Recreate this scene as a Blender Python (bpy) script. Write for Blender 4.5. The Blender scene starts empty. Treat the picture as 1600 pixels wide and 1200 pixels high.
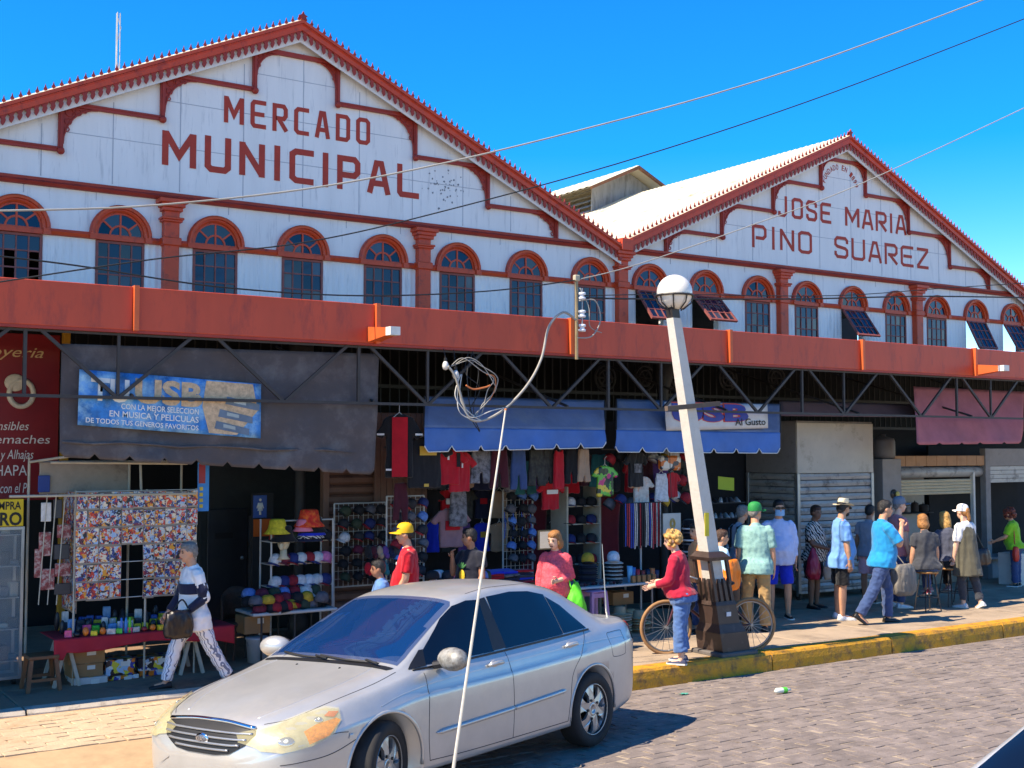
import bpy, bmesh, math, random
from mathutils import Vector, Matrix, noise
from mathutils.geometry import tessellate_polygon
from mathutils.bvhtree import BVHTree
random.seed(7)
SC = bpy.context.scene
COL = SC.collection
R = math.radians
# ------------------------------------------------------------------ camera, sky, sun, exposure
CAMZ = 2.65
F_PX = 1880.0
HEAD = math.atan(F_PX / 2850.0)
PITCH = math.atan(102 / F_PX)
cam = bpy.data.cameras.new('camera')
cam.sensor_width = 36.0
cam.lens = 36.0 * F_PX / 1600.0
cam.clip_start = 0.05
cam.clip_end = 3000
cam_o = bpy.data.objects.new('camera', cam)
cam_o.location = (0, 0, CAMZ)
cam_o.rotation_euler = (math.pi / 2 + PITCH, 0, -HEAD)
COL.objects.link(cam_o)
SC.camera = cam_o
SUN_EL, SUN_AZ = R(50), R(-86)      # light comes from -X, a little from +Y (behind the market front)
sd = Vector((math.sin(SUN_AZ) * math.cos(SUN_EL), math.cos(SUN_AZ) * math.cos(SUN_EL), math.sin(SUN_EL)))
W = bpy.data.worlds.new('World')
SC.world = W
W.use_nodes = True
nt = W.node_tree
nt.nodes.clear()
sky = nt.nodes.new('ShaderNodeTexSky')
sky.sky_type = 'NISHITA'
sky.sun_disc = False
sky.sun_elevation = SUN_EL
sky.sun_rotation = SUN_AZ
sky.altitude = 1800
sky.air_density = 1.0
sky.dust_density = 0.1
sky.ozone_density = 3.0
hs = nt.nodes.new('ShaderNodeHueSaturation')
hs.inputs['Saturation'].default_value = 1.5
hs.inputs['Hue'].default_value = .508
hs.inputs['Value'].default_value = .87
bg = nt.nodes.new('ShaderNodeBackground')
bg.inputs['Strength'].default_value = 0.14
ow = nt.nodes.new('ShaderNodeOutputWorld')
nt.links.new(sky.outputs[0], hs.inputs['Color'])
nt.links.new(hs.outputs[0], bg.inputs[0])
nt.links.new(bg.outputs[0], ow.inputs[0])
sl = bpy.data.lights.new('sun', 'SUN')
sl.energy = 3.5
sl.angle = R(0.5)
sl.color = (1.0, 0.92, 0.80)
so = bpy.data.objects.new('sun', sl)
so.rotation_euler = sd.to_track_quat('Z', 'Y').to_euler()
so.location = (-20, 10, 30)
COL.objects.link(so)
SC.view_settings.view_transform = 'Standard'
SC.view_settings.look = 'None'
SC.view_settings.gamma = 1.0
SC.view_settings.use_curve_mapping = False
SC.view_settings.exposure = 1.45
SC.view_settings.use_white_balance = True          # camera set a little warm, as for open shade
SC.view_settings.white_balance_temperature = 7300
# ------------------------------------------------------------------ pixel -> place (photograph is 1600 x 1200)
_fw = Vector((math.sin(HEAD) * math.cos(PITCH), math.cos(HEAD) * math.cos(PITCH), math.sin(PITCH)))
_rt = Vector((math.cos(HEAD), -math.sin(HEAD), 0))
_up = _rt.cross(_fw)
_C = Vector((0, 0, CAMZ))
SW = 0.17            # pavement height
def ray(x, y): return _fw + _rt * ((x - 800) / F_PX) - _up * ((y - 600) / F_PX)
def onY(x, y, Y):
    d = ray(x, y)
    return _C + d * (Y / d.y)
def onZ(x, y, z=SW):
    d = ray(x, y)
    return _C + d * ((z - CAMZ) / d.z)
def xz(x, y, Y):
    p = onY(x, y, Y)
    return p.x, p.z
def by_head(x, ytop, h, z0=SW):
    dep = (CAMZ - z0 - h) * F_PX / (ytop - 702)
    d = ray(x, ytop)
    p = _C + d * dep
    return Vector((p.x, p.y, z0))
# ------------------------------------------------------------------ materials
def s(r, g, b):
    f = lambda c: ((c / 255 + .055) / 1.055) ** 2.4 if c > 10 else c / 255 / 12.92
    return (f(r), f(g), f(b))
_M = {}
def M(name, col=(.5, .5, .5), rough=.6, metal=0., var=.12, scale=6., bump=0., bscale=40., dirt=None, spec=.5, coat=0., emit=0., alpha=1., trans=0., stretch=None, sheen=0., world=False):
    if name in _M: return _M[name]
    m = bpy.data.materials.new(name)
    m.use_nodes = True
    t = m.node_tree
    b = t.nodes['Principled BSDF']
    b.inputs['Roughness'].default_value = rough
    b.inputs['Metallic'].default_value = metal
    b.inputs['Specular IOR Level'].default_value = spec
    b.inputs['Coat Weight'].default_value = coat
    b.inputs['Coat Roughness'].default_value = .05
    b.inputs['Alpha'].default_value = alpha
    b.inputs['Transmission Weight'].default_value = trans
    b.inputs['Sheen Weight'].default_value = sheen
    m.diffuse_color = (*col, 1)
    b.inputs['Base Color'].default_value = (*col, 1)
    tc = t.nodes.new('ShaderNodeTexCoord')
    src = tc.outputs['Object']
    if world: src = t.nodes.new('ShaderNodeNewGeometry').outputs['Position']
    if stretch:
        mp = t.nodes.new('ShaderNodeMapping')
        mp.inputs['Scale'].default_value = stretch
        t.links.new(src, mp.inputs[0])
        src = mp.outputs[0]
    last = None
    if var > 0:
        n = t.nodes.new('ShaderNodeTexNoise')
        n.inputs['Scale'].default_value = scale
        n.inputs['Detail'].default_value = 6
        n.inputs['Roughness'].default_value = .62
        t.links.new(src, n.inputs['Vector'])
        cr = t.nodes.new('ShaderNodeValToRGB')
        cr.color_ramp.elements[0].position = .3
        cr.color_ramp.elements[1].position = .7
        cr.color_ramp.elements[0].color = (*[c * (1 - var) for c in col], 1)
        cr.color_ramp.elements[1].color = (*[min(1, c * (1 + var)) for c in col], 1)
        t.links.new(n.outputs['Fac'], cr.inputs[0])
        last = cr.outputs[0]
        if dirt:
            dcol, amt, dsc = dirt
            n2 = t.nodes.new('ShaderNodeTexNoise')
            n2.inputs['Scale'].default_value = dsc
            n2.inputs['Detail'].default_value = 8
            n2.inputs['Roughness'].default_value = .7
            t.links.new(src, n2.inputs['Vector'])
            r2 = t.nodes.new('ShaderNodeValToRGB')
            r2.color_ramp.elements[0].position = max(0, .62 - amt * .3)
            r2.color_ramp.elements[1].position = .78 - amt * .2
            t.links.new(n2.outputs['Fac'], r2.inputs[0])
            mx = t.nodes.new('ShaderNodeMix')
            mx.data_type = 'RGBA'
            t.links.new(r2.outputs[0], mx.inputs[0])
            t.links.new(last, mx.inputs[6])
            mx.inputs[7].default_value = (*dcol, 1)
            last = mx.outputs[2]
        t.links.new(last, b.inputs['Base Color'])
    if emit:
        b.inputs['Emission Color'].default_value = (*col, 1)
        b.inputs['Emission Strength'].default_value = emit
    if bump:
        n3 = t.nodes.new('ShaderNodeTexNoise')
        n3.inputs['Scale'].default_value = bscale
        n3.inputs['Detail'].default_value = 5
        t.links.new(src, n3.inputs['Vector'])
        bp = t.nodes.new('ShaderNodeBump')
        bp.inputs['Strength'].default_value = bump
        bp.inputs['Distance'].default_value = .02
        t.links.new(n3.outputs['Fac'], bp.inputs['Height'])
        t.links.new(bp.outputs[0], b.inputs['Normal'])
    _M[name] = m
    return m
def art(name, cols, scale=9., rough=.35, seedmul=37., stretch=None):
    """printed cover art: random coloured cells, different on every object"""
    if name in _M: return _M[name]
    m = bpy.data.materials.new(name)
    m.use_nodes = True
    t = m.node_tree
    b = t.nodes['Principled BSDF']
    b.inputs['Roughness'].default_value = rough
    tc = t.nodes.new('ShaderNodeTexCoord')
    oi = t.nodes.new('ShaderNodeObjectInfo')
    mu = t.nodes.new('ShaderNodeMath'); mu.operation = 'MULTIPLY'; mu.inputs[1].default_value = seedmul
    t.links.new(oi.outputs['Random'], mu.inputs[0])
    ad = t.nodes.new('ShaderNodeVectorMath'); ad.operation = 'ADD'
    t.links.new(tc.outputs['Object'], ad.inputs[0])
    cx = t.nodes.new('ShaderNodeCombineXYZ')
    for i in range(3): t.links.new(mu.outputs[0], cx.inputs[i])
    t.links.new(cx.outputs[0], ad.inputs[1])
    src = ad.outputs[0]
    nz = t.nodes.new('ShaderNodeTexNoise'); nz.inputs['Scale'].default_value = scale * .8; nz.inputs['Detail'].default_value = 3
    t.links.new(src, nz.inputs['Vector'])
    mx = t.nodes.new('ShaderNodeVectorMath'); mx.operation = 'MULTIPLY_ADD'
    t.links.new(nz.outputs['Color'], mx.inputs[0]); mx.inputs[1].default_value = (.12,) * 3
    t.links.new(src, mx.inputs[2])
    vo = t.nodes.new('ShaderNodeTexVoronoi'); vo.inputs['Scale'].default_value = scale
    if stretch:
        mp = t.nodes.new('ShaderNodeMapping'); mp.inputs['Scale'].default_value = stretch
        t.links.new(mx.outputs[0], mp.inputs[0]); t.links.new(mp.outputs[0], vo.inputs['Vector'])
    else: t.links.new(mx.outputs[0], vo.inputs['Vector'])
    sp = t.nodes.new('ShaderNodeSeparateColor')
    t.links.new(vo.outputs['Color'], sp.inputs[0])
    cr = t.nodes.new('ShaderNodeValToRGB'); cr.color_ramp.interpolation = 'CONSTANT'
    while len(cr.color_ramp.elements) < len(cols): cr.color_ramp.elements.new(.5)
    for i, c in enumerate(cols):
        cr.color_ramp.elements[i].position = i / len(cols)
        cr.color_ramp.elements[i].color = (*c, 1)
    t.links.new(sp.outputs[0], cr.inputs[0])
    t.links.new(cr.outputs[0], b.inputs['Base Color'])
    _M[name] = m
    return m
def stripes(name, cols, scale, axis='X', rough=.8, distort=0.):
    """woven or printed stripes across one object axis"""
    if name in _M: return _M[name]
    m = bpy.data.materials.new(name)
    m.use_nodes = True
    t = m.node_tree
    b = t.nodes['Principled BSDF']
    b.inputs['Roughness'].default_value = rough
    tc = t.nodes.new('ShaderNodeTexCoord')
    w = t.nodes.new('ShaderNodeTexWave'); w.bands_direction = axis
    w.inputs['Scale'].default_value = scale; w.inputs['Distortion'].default_value = distort
    w.inputs['Detail'].default_value = 2; w.inputs['Detail Scale'].default_value = 1.5
    t.links.new(tc.outputs['Object'], w.inputs['Vector'])
    cr = t.nodes.new('ShaderNodeValToRGB'); cr.color_ramp.interpolation = 'CONSTANT'
    while len(cr.color_ramp.elements) < len(cols): cr.color_ramp.elements.new(.5)
    for i, (p, c) in enumerate(cols):
        cr.color_ramp.elements[i].position = p
        cr.color_ramp.elements[i].color = (*c, 1)
    t.links.new(w.outputs['Fac'], cr.inputs[0])
    t.links.new(cr.outputs[0], b.inputs['Base Color'])
    _M[name] = m
    return m
# ------------------------------------------------------------------ mesh builder
class MB:
    def __init__(self): self.v, self.f, self.m, self.sm = [], [], [], []; self.cur = 0; self.smooth = False
    def add(self, vs, fs):
        o = len(self.v)
        self.v += [tuple(p) for p in vs]
        for f in fs:
            self.f.append(tuple(i + o for i in f)); self.m.append(self.cur); self.sm.append(self.smooth)
        return self
    def box(self, x0, x1, y0, y1, z0, z1, mat=None):
        vs = [(x, y, z) for z in (z0, z1) for y in (y0, y1) for x in (x0, x1)]
        if mat: vs = [mat @ Vector(p) for p in vs]
        return self.add(vs, [(0, 2, 3, 1), (4, 5, 7, 6), (0, 1, 5, 4), (2, 6, 7, 3), (0, 4, 6, 2), (1, 3, 7, 5)])
    def bbox(self, x0, x1, y0, y1, z0, z1, b=.01, mat=None):
        """box with chamfered edges"""
        X, Y, Z = ((x0, x1), (y0, y1), (z0, z1))
        vs = []; idx = {}
        for i in (0, 1):
            for j in (0, 1):
                for k in (0, 1):
                    sx, sy, sz = (1 - 2 * i) * b, (1 - 2 * j) * b, (1 - 2 * k) * b
                    c = (X[i], Y[j], Z[k])
                    idx[i, j, k] = len(vs)
                    vs += [(c[0], c[1] + sy, c[2] + sz), (c[0] + sx, c[1], c[2] + sz), (c[0] + sx, c[1] + sy, c[2])]
        I = lambda i, j, k, a: idx[i, j, k] + a
        fs = []
        for i in (0, 1):
            q = [I(i, 0, 0, 0), I(i, 1, 0, 0), I(i, 1, 1, 0), I(i, 0, 1, 0)]; fs.append(q if i else q[::-1])
            q = [I(0, i, 0, 1), I(0, i, 1, 1), I(1, i, 1, 1), I(1, i, 0, 1)]; fs.append(q if i else q[::-1])
            q = [I(0, 0, i, 2), I(1, 0, i, 2), I(1, 1, i, 2), I(0, 1, i, 2)]; fs.append(q if i else q[::-1])
        for i in (0, 1):
            for j in (0, 1):
                fs.append([I(i, j, 0, 0), I(i, j, 1, 0), I(i, j, 1, 1), I(i, j, 0, 1)])
                fs.append([I(i, 0, j, 0), I(i, 1, j, 0), I(i, 1, j, 2), I(i, 0, j, 2)])
                fs.append([I(0, i, j, 1), I(1, i, j, 1), I(1, i, j, 2), I(0, i, j, 2)])
                for k in (0, 1): fs.append([I(i, j, k, 0), I(i, j, k, 1), I(i, j, k, 2)])
        if mat: vs = [mat @ Vector(p) for p in vs]
        return self.add(vs, fs)
    def tube(self, pts, r, n=8, caps=True, sq=False):
        pts = [Vector(p) for p in pts]
        rr = r if isinstance(r, (list, tuple)) else [r] * len(pts)
        vs, fs = [], []
        ref = None
        for i, p in enumerate(pts):
            d = (pts[min(i + 1, len(pts) - 1)] - pts[max(i - 1, 0)])
            d = d.normalized() if d.length > 1e-9 else Vector((0, 0, 1))
            if ref is None:
                ref = Vector((0, 0, 1)) if abs(d.z) < .9 else Vector((1, 0, 0))
            a = d.cross(ref)
            a = a.normalized() if a.length > 1e-6 else d.orthogonal().normalized()
            b = d.cross(a).normalized()
            ref = a.cross(d)
            off = math.pi / 4 if n == 4 else 0
            k = math.sqrt(2) if n == 4 else 1
            for j in range(n):
                t = 2 * math.pi * j / n + off
                vs.append(p + (a * math.cos(t) + b * math.sin(t)) * rr[i] * k)
        for i in range(len(pts) - 1):
            for j in range(n):
                fs.append((i * n + j, i * n + (j + 1) % n, (i + 1) * n + (j + 1) % n, (i + 1) * n + j))
        if caps:
            fs.append(tuple(range(n))[::-1]); fs.append(tuple(range((len(pts) - 1) * n, len(pts) * n)))
        return self.add(vs, fs)
    def lathe(self, prof, c=(0, 0, 0), n=20, mat=None, sx=1, sy=1):
        vs, fs = [], []
        for r, z in prof:
            for j in range(n):
                t = 2 * math.pi * j / n
                vs.append(Vector((c[0] + r * math.cos(t) * sx, c[1] + r * math.sin(t) * sy, c[2] + z)))
        for i in range(len(prof) - 1):
            for j in range(n):
                fs.append((i * n + j, i * n + (j + 1) % n, (i + 1) * n + (j + 1) % n, (i + 1) * n + j))
        fs.append(tuple(range(n))[::-1]); fs.append(tuple(range((len(prof) - 1) * n, len(prof) * n)))
        if mat: vs = [mat @ p for p in vs]
        return self.add(vs, fs)
    def ell(self, c, r, n=10, m=7, mat=None):
        vs = []; fs = []
        r = (r, r, r) if not hasattr(r, '__len__') else r
        for i in range(m + 1):
            a = math.pi * i / m
            for j in range(n):
                t = 2 * math.pi * j / n
                vs.append(Vector((r[0] * math.sin(a) * math.cos(t), r[1] * math.sin(a) * math.sin(t), r[2] * math.cos(a))))
        for i in range(m):
            for j in range(n):
                fs.append((i * n + j, (i + 1) * n + j, (i + 1) * n + (j + 1) % n, i * n + (j + 1) % n))
        if mat: vs = [mat @ p for p in vs]
        return self.add([p + Vector(c) for p in vs], fs)
    def prism(self, poly, fn, d0, d1, holes=()):
        """extrude a 2-D polygon: fn(u, v, d) -> point"""
        loops = [list(poly)] + [list(h) for h in holes]
        flat = [p for l in loops for p in l]
        n = len(flat)
        tri = tessellate_polygon([[Vector((p[0], p[1], 0)) for p in l] for l in loops])
        vs = [fn(p[0], p[1], d0) for p in flat] + [fn(p[0], p[1], d1) for p in flat]
        fs = [tuple(t) for t in tri] + [tuple(i + n for i in t[::-1]) for t in tri]
        o = 0
        for l in loops:
            k = len(l)
            for i in range(k):
                a, b = o + i, o + (i + 1) % k
                fs.append((a, b, b + n, a + n))
            o += k
        return self.add(vs, fs)
    def grid(self, fn, nu, nv):
        vs = [fn(i / nu, j / nv) for j in range(nv + 1) for i in range(nu + 1)]
        fs = [(j * (nu + 1) + i, j * (nu + 1) + i + 1, (j + 1) * (nu + 1) + i + 1, (j + 1) * (nu + 1) + i) for j in range(nv) for i in range(nu)]
        return self.add(vs, fs)
    def sheet(self, fn, nu, nv, th=.004):
        """cloth sheet with thickness; fn(u, v, side) side 0/1"""
        o = len(self.v)
        self.grid(lambda u, v: fn(u, v), nu, nv)
        k = (nu + 1) * (nu * 0 + nv + 1)
        me = [Vector(p) for p in self.v[o:o + k]]
        nr = []
        for j in range(nv + 1):
            for i in range(nu + 1):
                a = me[j * (nu + 1) + min(i + 1, nu)] - me[j * (nu + 1) + max(i - 1, 0)]
                b = me[min(j + 1, nv) * (nu + 1) + i] - me[max(j - 1, 0) * (nu + 1) + i]
                c = a.cross(b)
                nr.append(c.normalized() if c.length > 1e-9 else Vector((0, -1, 0)))
        vs = [p - q * th for p, q in zip(me, nr)]
        fs = [(j * (nu + 1) + i, (j + 1) * (nu + 1) + i, (j + 1) * (nu + 1) + i + 1, j * (nu + 1) + i + 1) for j in range(nv) for i in range(nu)]
        o2 = len(self.v)
        self.add(vs, fs)
        rim = [i for i in range(nu + 1)] + [j * (nu + 1) + nu for j in range(1, nv + 1)] + [nv * (nu + 1) + i for i in range(nu - 1, -1, -1)] + [j * (nu + 1) for j in range(nv - 1, 0, -1)]
        for a, b in zip(rim, rim[1:] + rim[:1]):
            self.f.append((o + b, o + a, o2 + a, o2 + b)); self.m.append(self.cur); self.sm.append(self.smooth)
        return self
    def mesh(self, name, mats, smooth=None):
        me = bpy.data.meshes.new(name)
        me.from_pydata([tuple(p) for p in self.v], [], self.f)
        for m in (mats if isinstance(mats, (list, tuple)) else [mats]): me.materials.append(m)
        me.polygons.foreach_set('material_index', self.m)
        me.polygons.foreach_set('use_smooth', [smooth if smooth is not None else x for x in self.sm])
        bm = bmesh.new(); bm.from_mesh(me)
        bmesh.ops.recalc_face_normals(bm, faces=bm.faces)
        bm.to_mesh(me); bm.free()
        me.update()
        return me
def link(name, data, parent=None, loc=None):
    o = bpy.data.objects.new(name, data)
    COL.objects.link(o)
    if parent is not None:
        o.parent = parent
        if parent.type == 'EMPTY' and parent.get('_w'): o.location = -parent.location
    if loc is not None: o.location = loc
    return o
def tag(o, label, cat, group=None):
    o['label'] = label; o['category'] = cat
    if group: o['group'] = group
    return o
def T(name, label, cat, loc=(0, 0, 0), group=None, rz=0, world=True):
    """a thing: an Empty at its base. world=True: its parts are given in world coordinates"""
    o = bpy.data.objects.new(name, None)
    o.empty_display_size = .1
    COL.objects.link(o)
    o.location = loc
    o.rotation_euler = (0, 0, rz)
    if world: o['_w'] = 1
    return tag(o, label, cat, group)
def part(mb, name, mat, parent, smooth=None, loc=None):
    return link(name, mb.mesh(name, mat, smooth), parent, loc)
def thing1(mb, name, mat, label, cat, base, group=None, smooth=None):
    """a thing that is one mesh (world coordinates), origin moved to its base"""
    b = Vector(base)
    mb.v = [tuple(Vector(p) - b) for p in mb.v]
    o = link(name, mb.mesh(name, mat, smooth))
    o.location = b
    return tag(o, label, cat, group)
def struct(mb, name, mat, smooth=None, parent=None):
    o = link(name, mb.mesh(name, mat, smooth), parent)
    if parent is None: o['kind'] = 'structure'
    return o
def smooth_curve(pts, n=8):
    """Catmull-Rom through points"""
    P = [Vector(p) for p in pts]
    out = []
    for i in range(len(P) - 1):
        a, b, c, d = P[max(i - 1, 0)], P[i], P[i + 1], P[min(i + 2, len(P) - 1)]
        for k in range(n):
            t = k / n
            out.append(.5 * ((2 * b) + (c - a) * t + (2 * a - 5 * b + 4 * c - d) * t * t + (3 * b - a - 3 * c + d) * t ** 3))
    out.append(P[-1])
    return out
_WS = bpy.data.scenes.new('workbench')
def apply_mods(ob, others=()):
    """evaluate an object's modifiers in a small scratch scene"""
    for x in (ob, *others): _WS.collection.objects.link(x)
    vl = _WS.view_layers[0]
    vl.update()
    dg = vl.depsgraph
    me = bpy.data.meshes.new_from_object(ob.evaluated_get(dg))
    for x in (ob, *others): _WS.collection.objects.unlink(x)
    return me
ORD = ['first', 'second', 'third', 'fourth', 'fifth', 'sixth', 'seventh', 'eighth', 'ninth', 'tenth', 'eleventh', 'twelfth', 'thirteenth', 'fourteenth', 'fifteenth', 'sixteenth', 'seventeenth', 'eighteenth']
def text_mesh(txt, size=1., ext=.003, shear=0., bold=0.):
    """lettering in the built-in font, flat in XZ facing -Y, origin at the left of the baseline"""
    cu = bpy.data.curves.new('lettering', 'FONT')
    cu.body = txt; cu.size = size; cu.extrude = ext; cu.shear = shear; cu.offset = bold * size
    cu.resolution_u = 3
    o = bpy.data.objects.new('lettering', cu)
    me = apply_mods(o)
    bpy.data.objects.remove(o); bpy.data.curves.remove(cu)
    me.transform(Matrix.Rotation(math.pi / 2, 4, 'X'))
    return me
def put_text(txt, x0, x1, zb, h, Y, mat, parent, rot=0., shear=0., bold=0., name='lettering', ext=.002):
    """text from x0 to x1 (stretched to fit), baseline zb, cap height h, on plane Y"""
    me = text_mesh(txt, 1., 0, shear, bold)
    xs = [v.co.x for v in me.vertices]; zs = [v.co.z for v in me.vertices]
    a, b = min(xs), max(xs); c, d = min(zs), max(zs)
    kx = (x1 - x0) / (b - a); kz = h / .72
    for v in me.vertices:
        dx, dz = (v.co.x - a) * kx, v.co.z * kz
        v.co = (x0 + dx * math.cos(rot) - dz * math.sin(rot), Y, zb + dx * math.sin(rot) + dz * math.cos(rot))
    me.materials.append(mat)
    return link(name, me, parent)
# ------------------------------------------------------------------ ground, road, kerb, pavement
KY = 10.62           # kerb face
def zroad(y): return max(-.035, min(.1, .035 * (9.6 - y)))
m_ground = M('dry_earth', s(120, 108, 92), .95, var=.2, scale=1.5)
m_joint = M('sandy_joint', s(156, 140, 120), .95, var=.2, scale=5, bump=.3, bscale=80)
m_paver = M('concrete_paver', s(124, 112, 105), .88, var=.3, scale=5, bump=.4, bscale=60, dirt=(s(96, 86, 80), .35, .9), world=True)
m_slab = M('pavement_concrete', s(160, 140, 118), .9, var=.14, scale=2.2, bump=.25, bscale=70, dirt=(s(120, 104, 88), .4, 1.7), world=True)
m_yellow = M('worn_yellow_paint', s(214, 150, 28), .75, var=.2, scale=7, bump=.5, bscale=30, dirt=(s(128, 92, 48), .6, 7))
struct(MB().add([(-900, -900, -.3), (900, -900, -.3), (900, 900, -.3), (-900, 900, -.3)], [(0, 1, 2, 3)]), 'ground', m_ground)
CY0 = 12.3
mb = MB()
ys = [-40, 2, 5, 6.6, 6.99] + [7 + i * .4 for i in range(10)] + [KY + .02, CY0]
vs = [(x, y, zroad(y) - .008) for y in ys for x in (-120, 200)]
mb.add(vs, [(2 * i, 2 * i + 1, 2 * i + 3, 2 * i + 2) for i in range(len(ys) - 1)])
road = struct(mb, 'road', m_joint)
XL = 6.2             # left of this the pavement edge steps back and a raised crossing fills the gap
m_tan = M('tan_crossing_paver', s(186, 162, 132), .9, var=.12, scale=4, bump=.35, bscale=60, dirt=(s(160, 128, 96), .35, 2), world=True)
def paver_set(mat, hw, hd, seed):
    out = []
    for k in range(8):
        random.seed(seed + k)
        cs = []
        for sx, sy in ((-1, -1), (0, -1), (1, -1), (1, 1), (0, 1), (-1, 1)):
            cs.append((sx * hw + random.uniform(-.014, .014), sy * hd + random.uniform(-.012, .012)))
        t1 = [random.uniform(-.004, .003) for _ in range(6)]
        vs = [(x, y, -.03) for x, y in cs] + [(x, y, -.004 + t) for (x, y), t in zip(cs, t1)] + [(x * .92, y * .86, t) for (x, y), t in zip(cs, t1)]
        fs = [(12, 13, 16, 17), (13, 14, 15, 16)] + [(i, (i + 1) % 6, 6 + (i + 1) % 6, 6 + i) for i in range(6)] + [(6 + i, 6 + (i + 1) % 6, 12 + (i + 1) % 6, 12 + i) for i in range(6)]
        out.append(MB().add(vs, fs).mesh('paver', mat))
    return out
PVX, PVY = .252, .142
pav_meshes = paver_set(m_paver, PVX / 2 - .005, PVY / 2 - .005, 100)
tan_meshes = paver_set(m_tan, PVX / 2 - .004, PVY / 2 - .004, 200)
def pix(p):
    d = Vector(p) - _C
    dep = d.dot(_fw)
    return (800 + F_PX * d.dot(_rt) / dep, 600 - F_PX * d.dot(_up) / dep, dep) if dep > 1 else (-9e3, 9e3, 1)
cells = []
random.seed(3)
for j in range(44):
    y = KY - .10 - j * PVY
    for i in range(110):
        x = 1.2 + i * PVX + (PVX / 2 if j % 2 else 0) + random.uniform(-.02, .02)
        px, py, dep = pix((x, y, zroad(y)))
        if -60 < px < 1660 and py < 1260 and (x > XL or y < 9.9): cells.append((dep, px, py, x, y))
vis = sorted([c for c in cells if 700 < c[1] < 1600 and c[2] < 1205 and not (c[1] < 1000 and c[2] < 1150)])
single = set(vis[:300])
rest = MB()
for c in cells:
    dep, px, py, x, y = c
    k = random.randrange(8)
    tl = -.035 if y > 7 else 0
    rz = random.uniform(-.09, .09)
    z = zroad(y) + random.uniform(-.004, .003)
    if c in single:
        o = link('paver', pav_meshes[k], road)
        o.location = (x, y, z); o.rotation_euler = (tl, 0, rz)
    else:
        mt = Matrix.Translation((x, y, z)) @ Matrix.Rotation(tl, 4, 'X') @ Matrix.Rotation(rz, 4, 'Z')
        me = pav_meshes[k]
        rest.add([mt @ v.co for v in me.vertices], [tuple(p.vertices) for p in me.polygons])
o = part(rest, 'paver_field', m_paver, road); o['kind'] = 'stuff'
# raised crossing of tan pavers in front of the left stalls, ramped down to the road
CY = 12.16; CZ = .145
q = MB(); q.add([(-60, 9.9, zroad(9.9) - .03), (XL - .01, 9.9, zroad(9.9) - .03), (XL - .01, 10.6, CZ - .014), (-60, 10.6, CZ - .014), (XL - .01, CY, CZ - .014), (-60, CY, CZ - .014), (-60, CY, -.3), (XL - .01, CY, -.3)], [(0, 1, 2, 3), (3, 2, 4, 5), (5, 4, 7, 6)])
cross = struct(q, 'raised_crossing', M('tan_joint', s(176, 146, 110), .95, var=.15))
random.seed(4)
for j in range(11):
    y = 10.65 + (j + .5) * PVY
    if y > CY - .06: break
    for i in range(26):
        x = .4 + i * PVX + (PVX / 2 if j % 2 else 0)
        if x > XL - .15 or pix((x, y, CZ))[1] > 1235 or pix((x, y, CZ))[0] > 560: continue
        o = link('paver', tan_meshes[random.randrange(8)], cross)
        o.location = (x, y, CZ + random.uniform(-.002, .002)); o.rotation_euler = (0, 0, random.uniform(-.05, .05))
# kerb stones, yellow paint, each its own piece
kerb = struct(MB().box(XL + .02, 120, KY + .015, KY + .2, -.2, SW - .03).box(XL + .02, XL + .19, KY + .2, CY, -.2, SW - .03), 'kerb', m_joint)
def kerb_run(x, L, y0, mat, k, face=-.15):
    q = MB(); n = 8
    prof = [(-.012, face), (-.006, .06), (.004, SW - .025), (.028, SW + .004), (.235, SW + .004), (.235, face)]
    vs = []
    for i in range(n + 1):
        t = x + .012 + (L - .024) * i / n
        for a, (py_, pz_) in enumerate(prof):
            jit = .006 * noise.noise(Vector((t * 3, a * 2., k)))
            vs.append((t, y0 + py_ + jit, pz_ + (jit if a in (2, 3) else 0)))
    m_ = len(prof)
    fs = [(i * m_ + a, i * m_ + (a + 1) % m_, (i + 1) * m_ + (a + 1) % m_, (i + 1) * m_ + a) for i in range(n) for a in range(m_)]
    q.add(vs, fs + [tuple(range(m_)), tuple(range(n * m_, (n + 1) * m_))])
    return q
x = XL
random.seed(5)
for k in range(13):
    L = random.choice((1.9, 2.4, 2.2))
    part(kerb_run(x, L, KY, m_yellow, k), 'kerb_stone', m_yellow, kerb, smooth=False)
    x += L
q = kerb_run(-CY, CY - KY - .25, 0, m_yellow, 31); q.v = [(XL + b_, -a_, c_) for a_, b_, c_ in q.v]; part(q, 'kerb_stone', m_yellow, kerb)
m_pale = M('pale_kerb_stone', s(190, 178, 160), .85, var=.12, scale=5, dirt=(s(120, 106, 92), .4, 6))
x = -3.
for k in range(5): part(kerb_run(x, 1.84, CY, m_pale, k + 50), 'kerb_stone', m_pale, kerb); x += 1.84
walk = struct(MB().box(XL + .2, 120, KY + .21, 18, -.2, SW - .012).box(-60, XL + .2, CY + .21, 18, -.2, SW - .012), 'pavement', m_joint)
m_slabd = M('shade_tinted_slab', s(138, 112, 90), .9, var=.15, scale=2.2, bump=.25, bscale=70, dirt=(s(80, 72, 68), .35, 1.7))  # darker pavement copy: shade put into the colour, warmed against its blue cast
random.seed(9)
sx = 1.55
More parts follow.
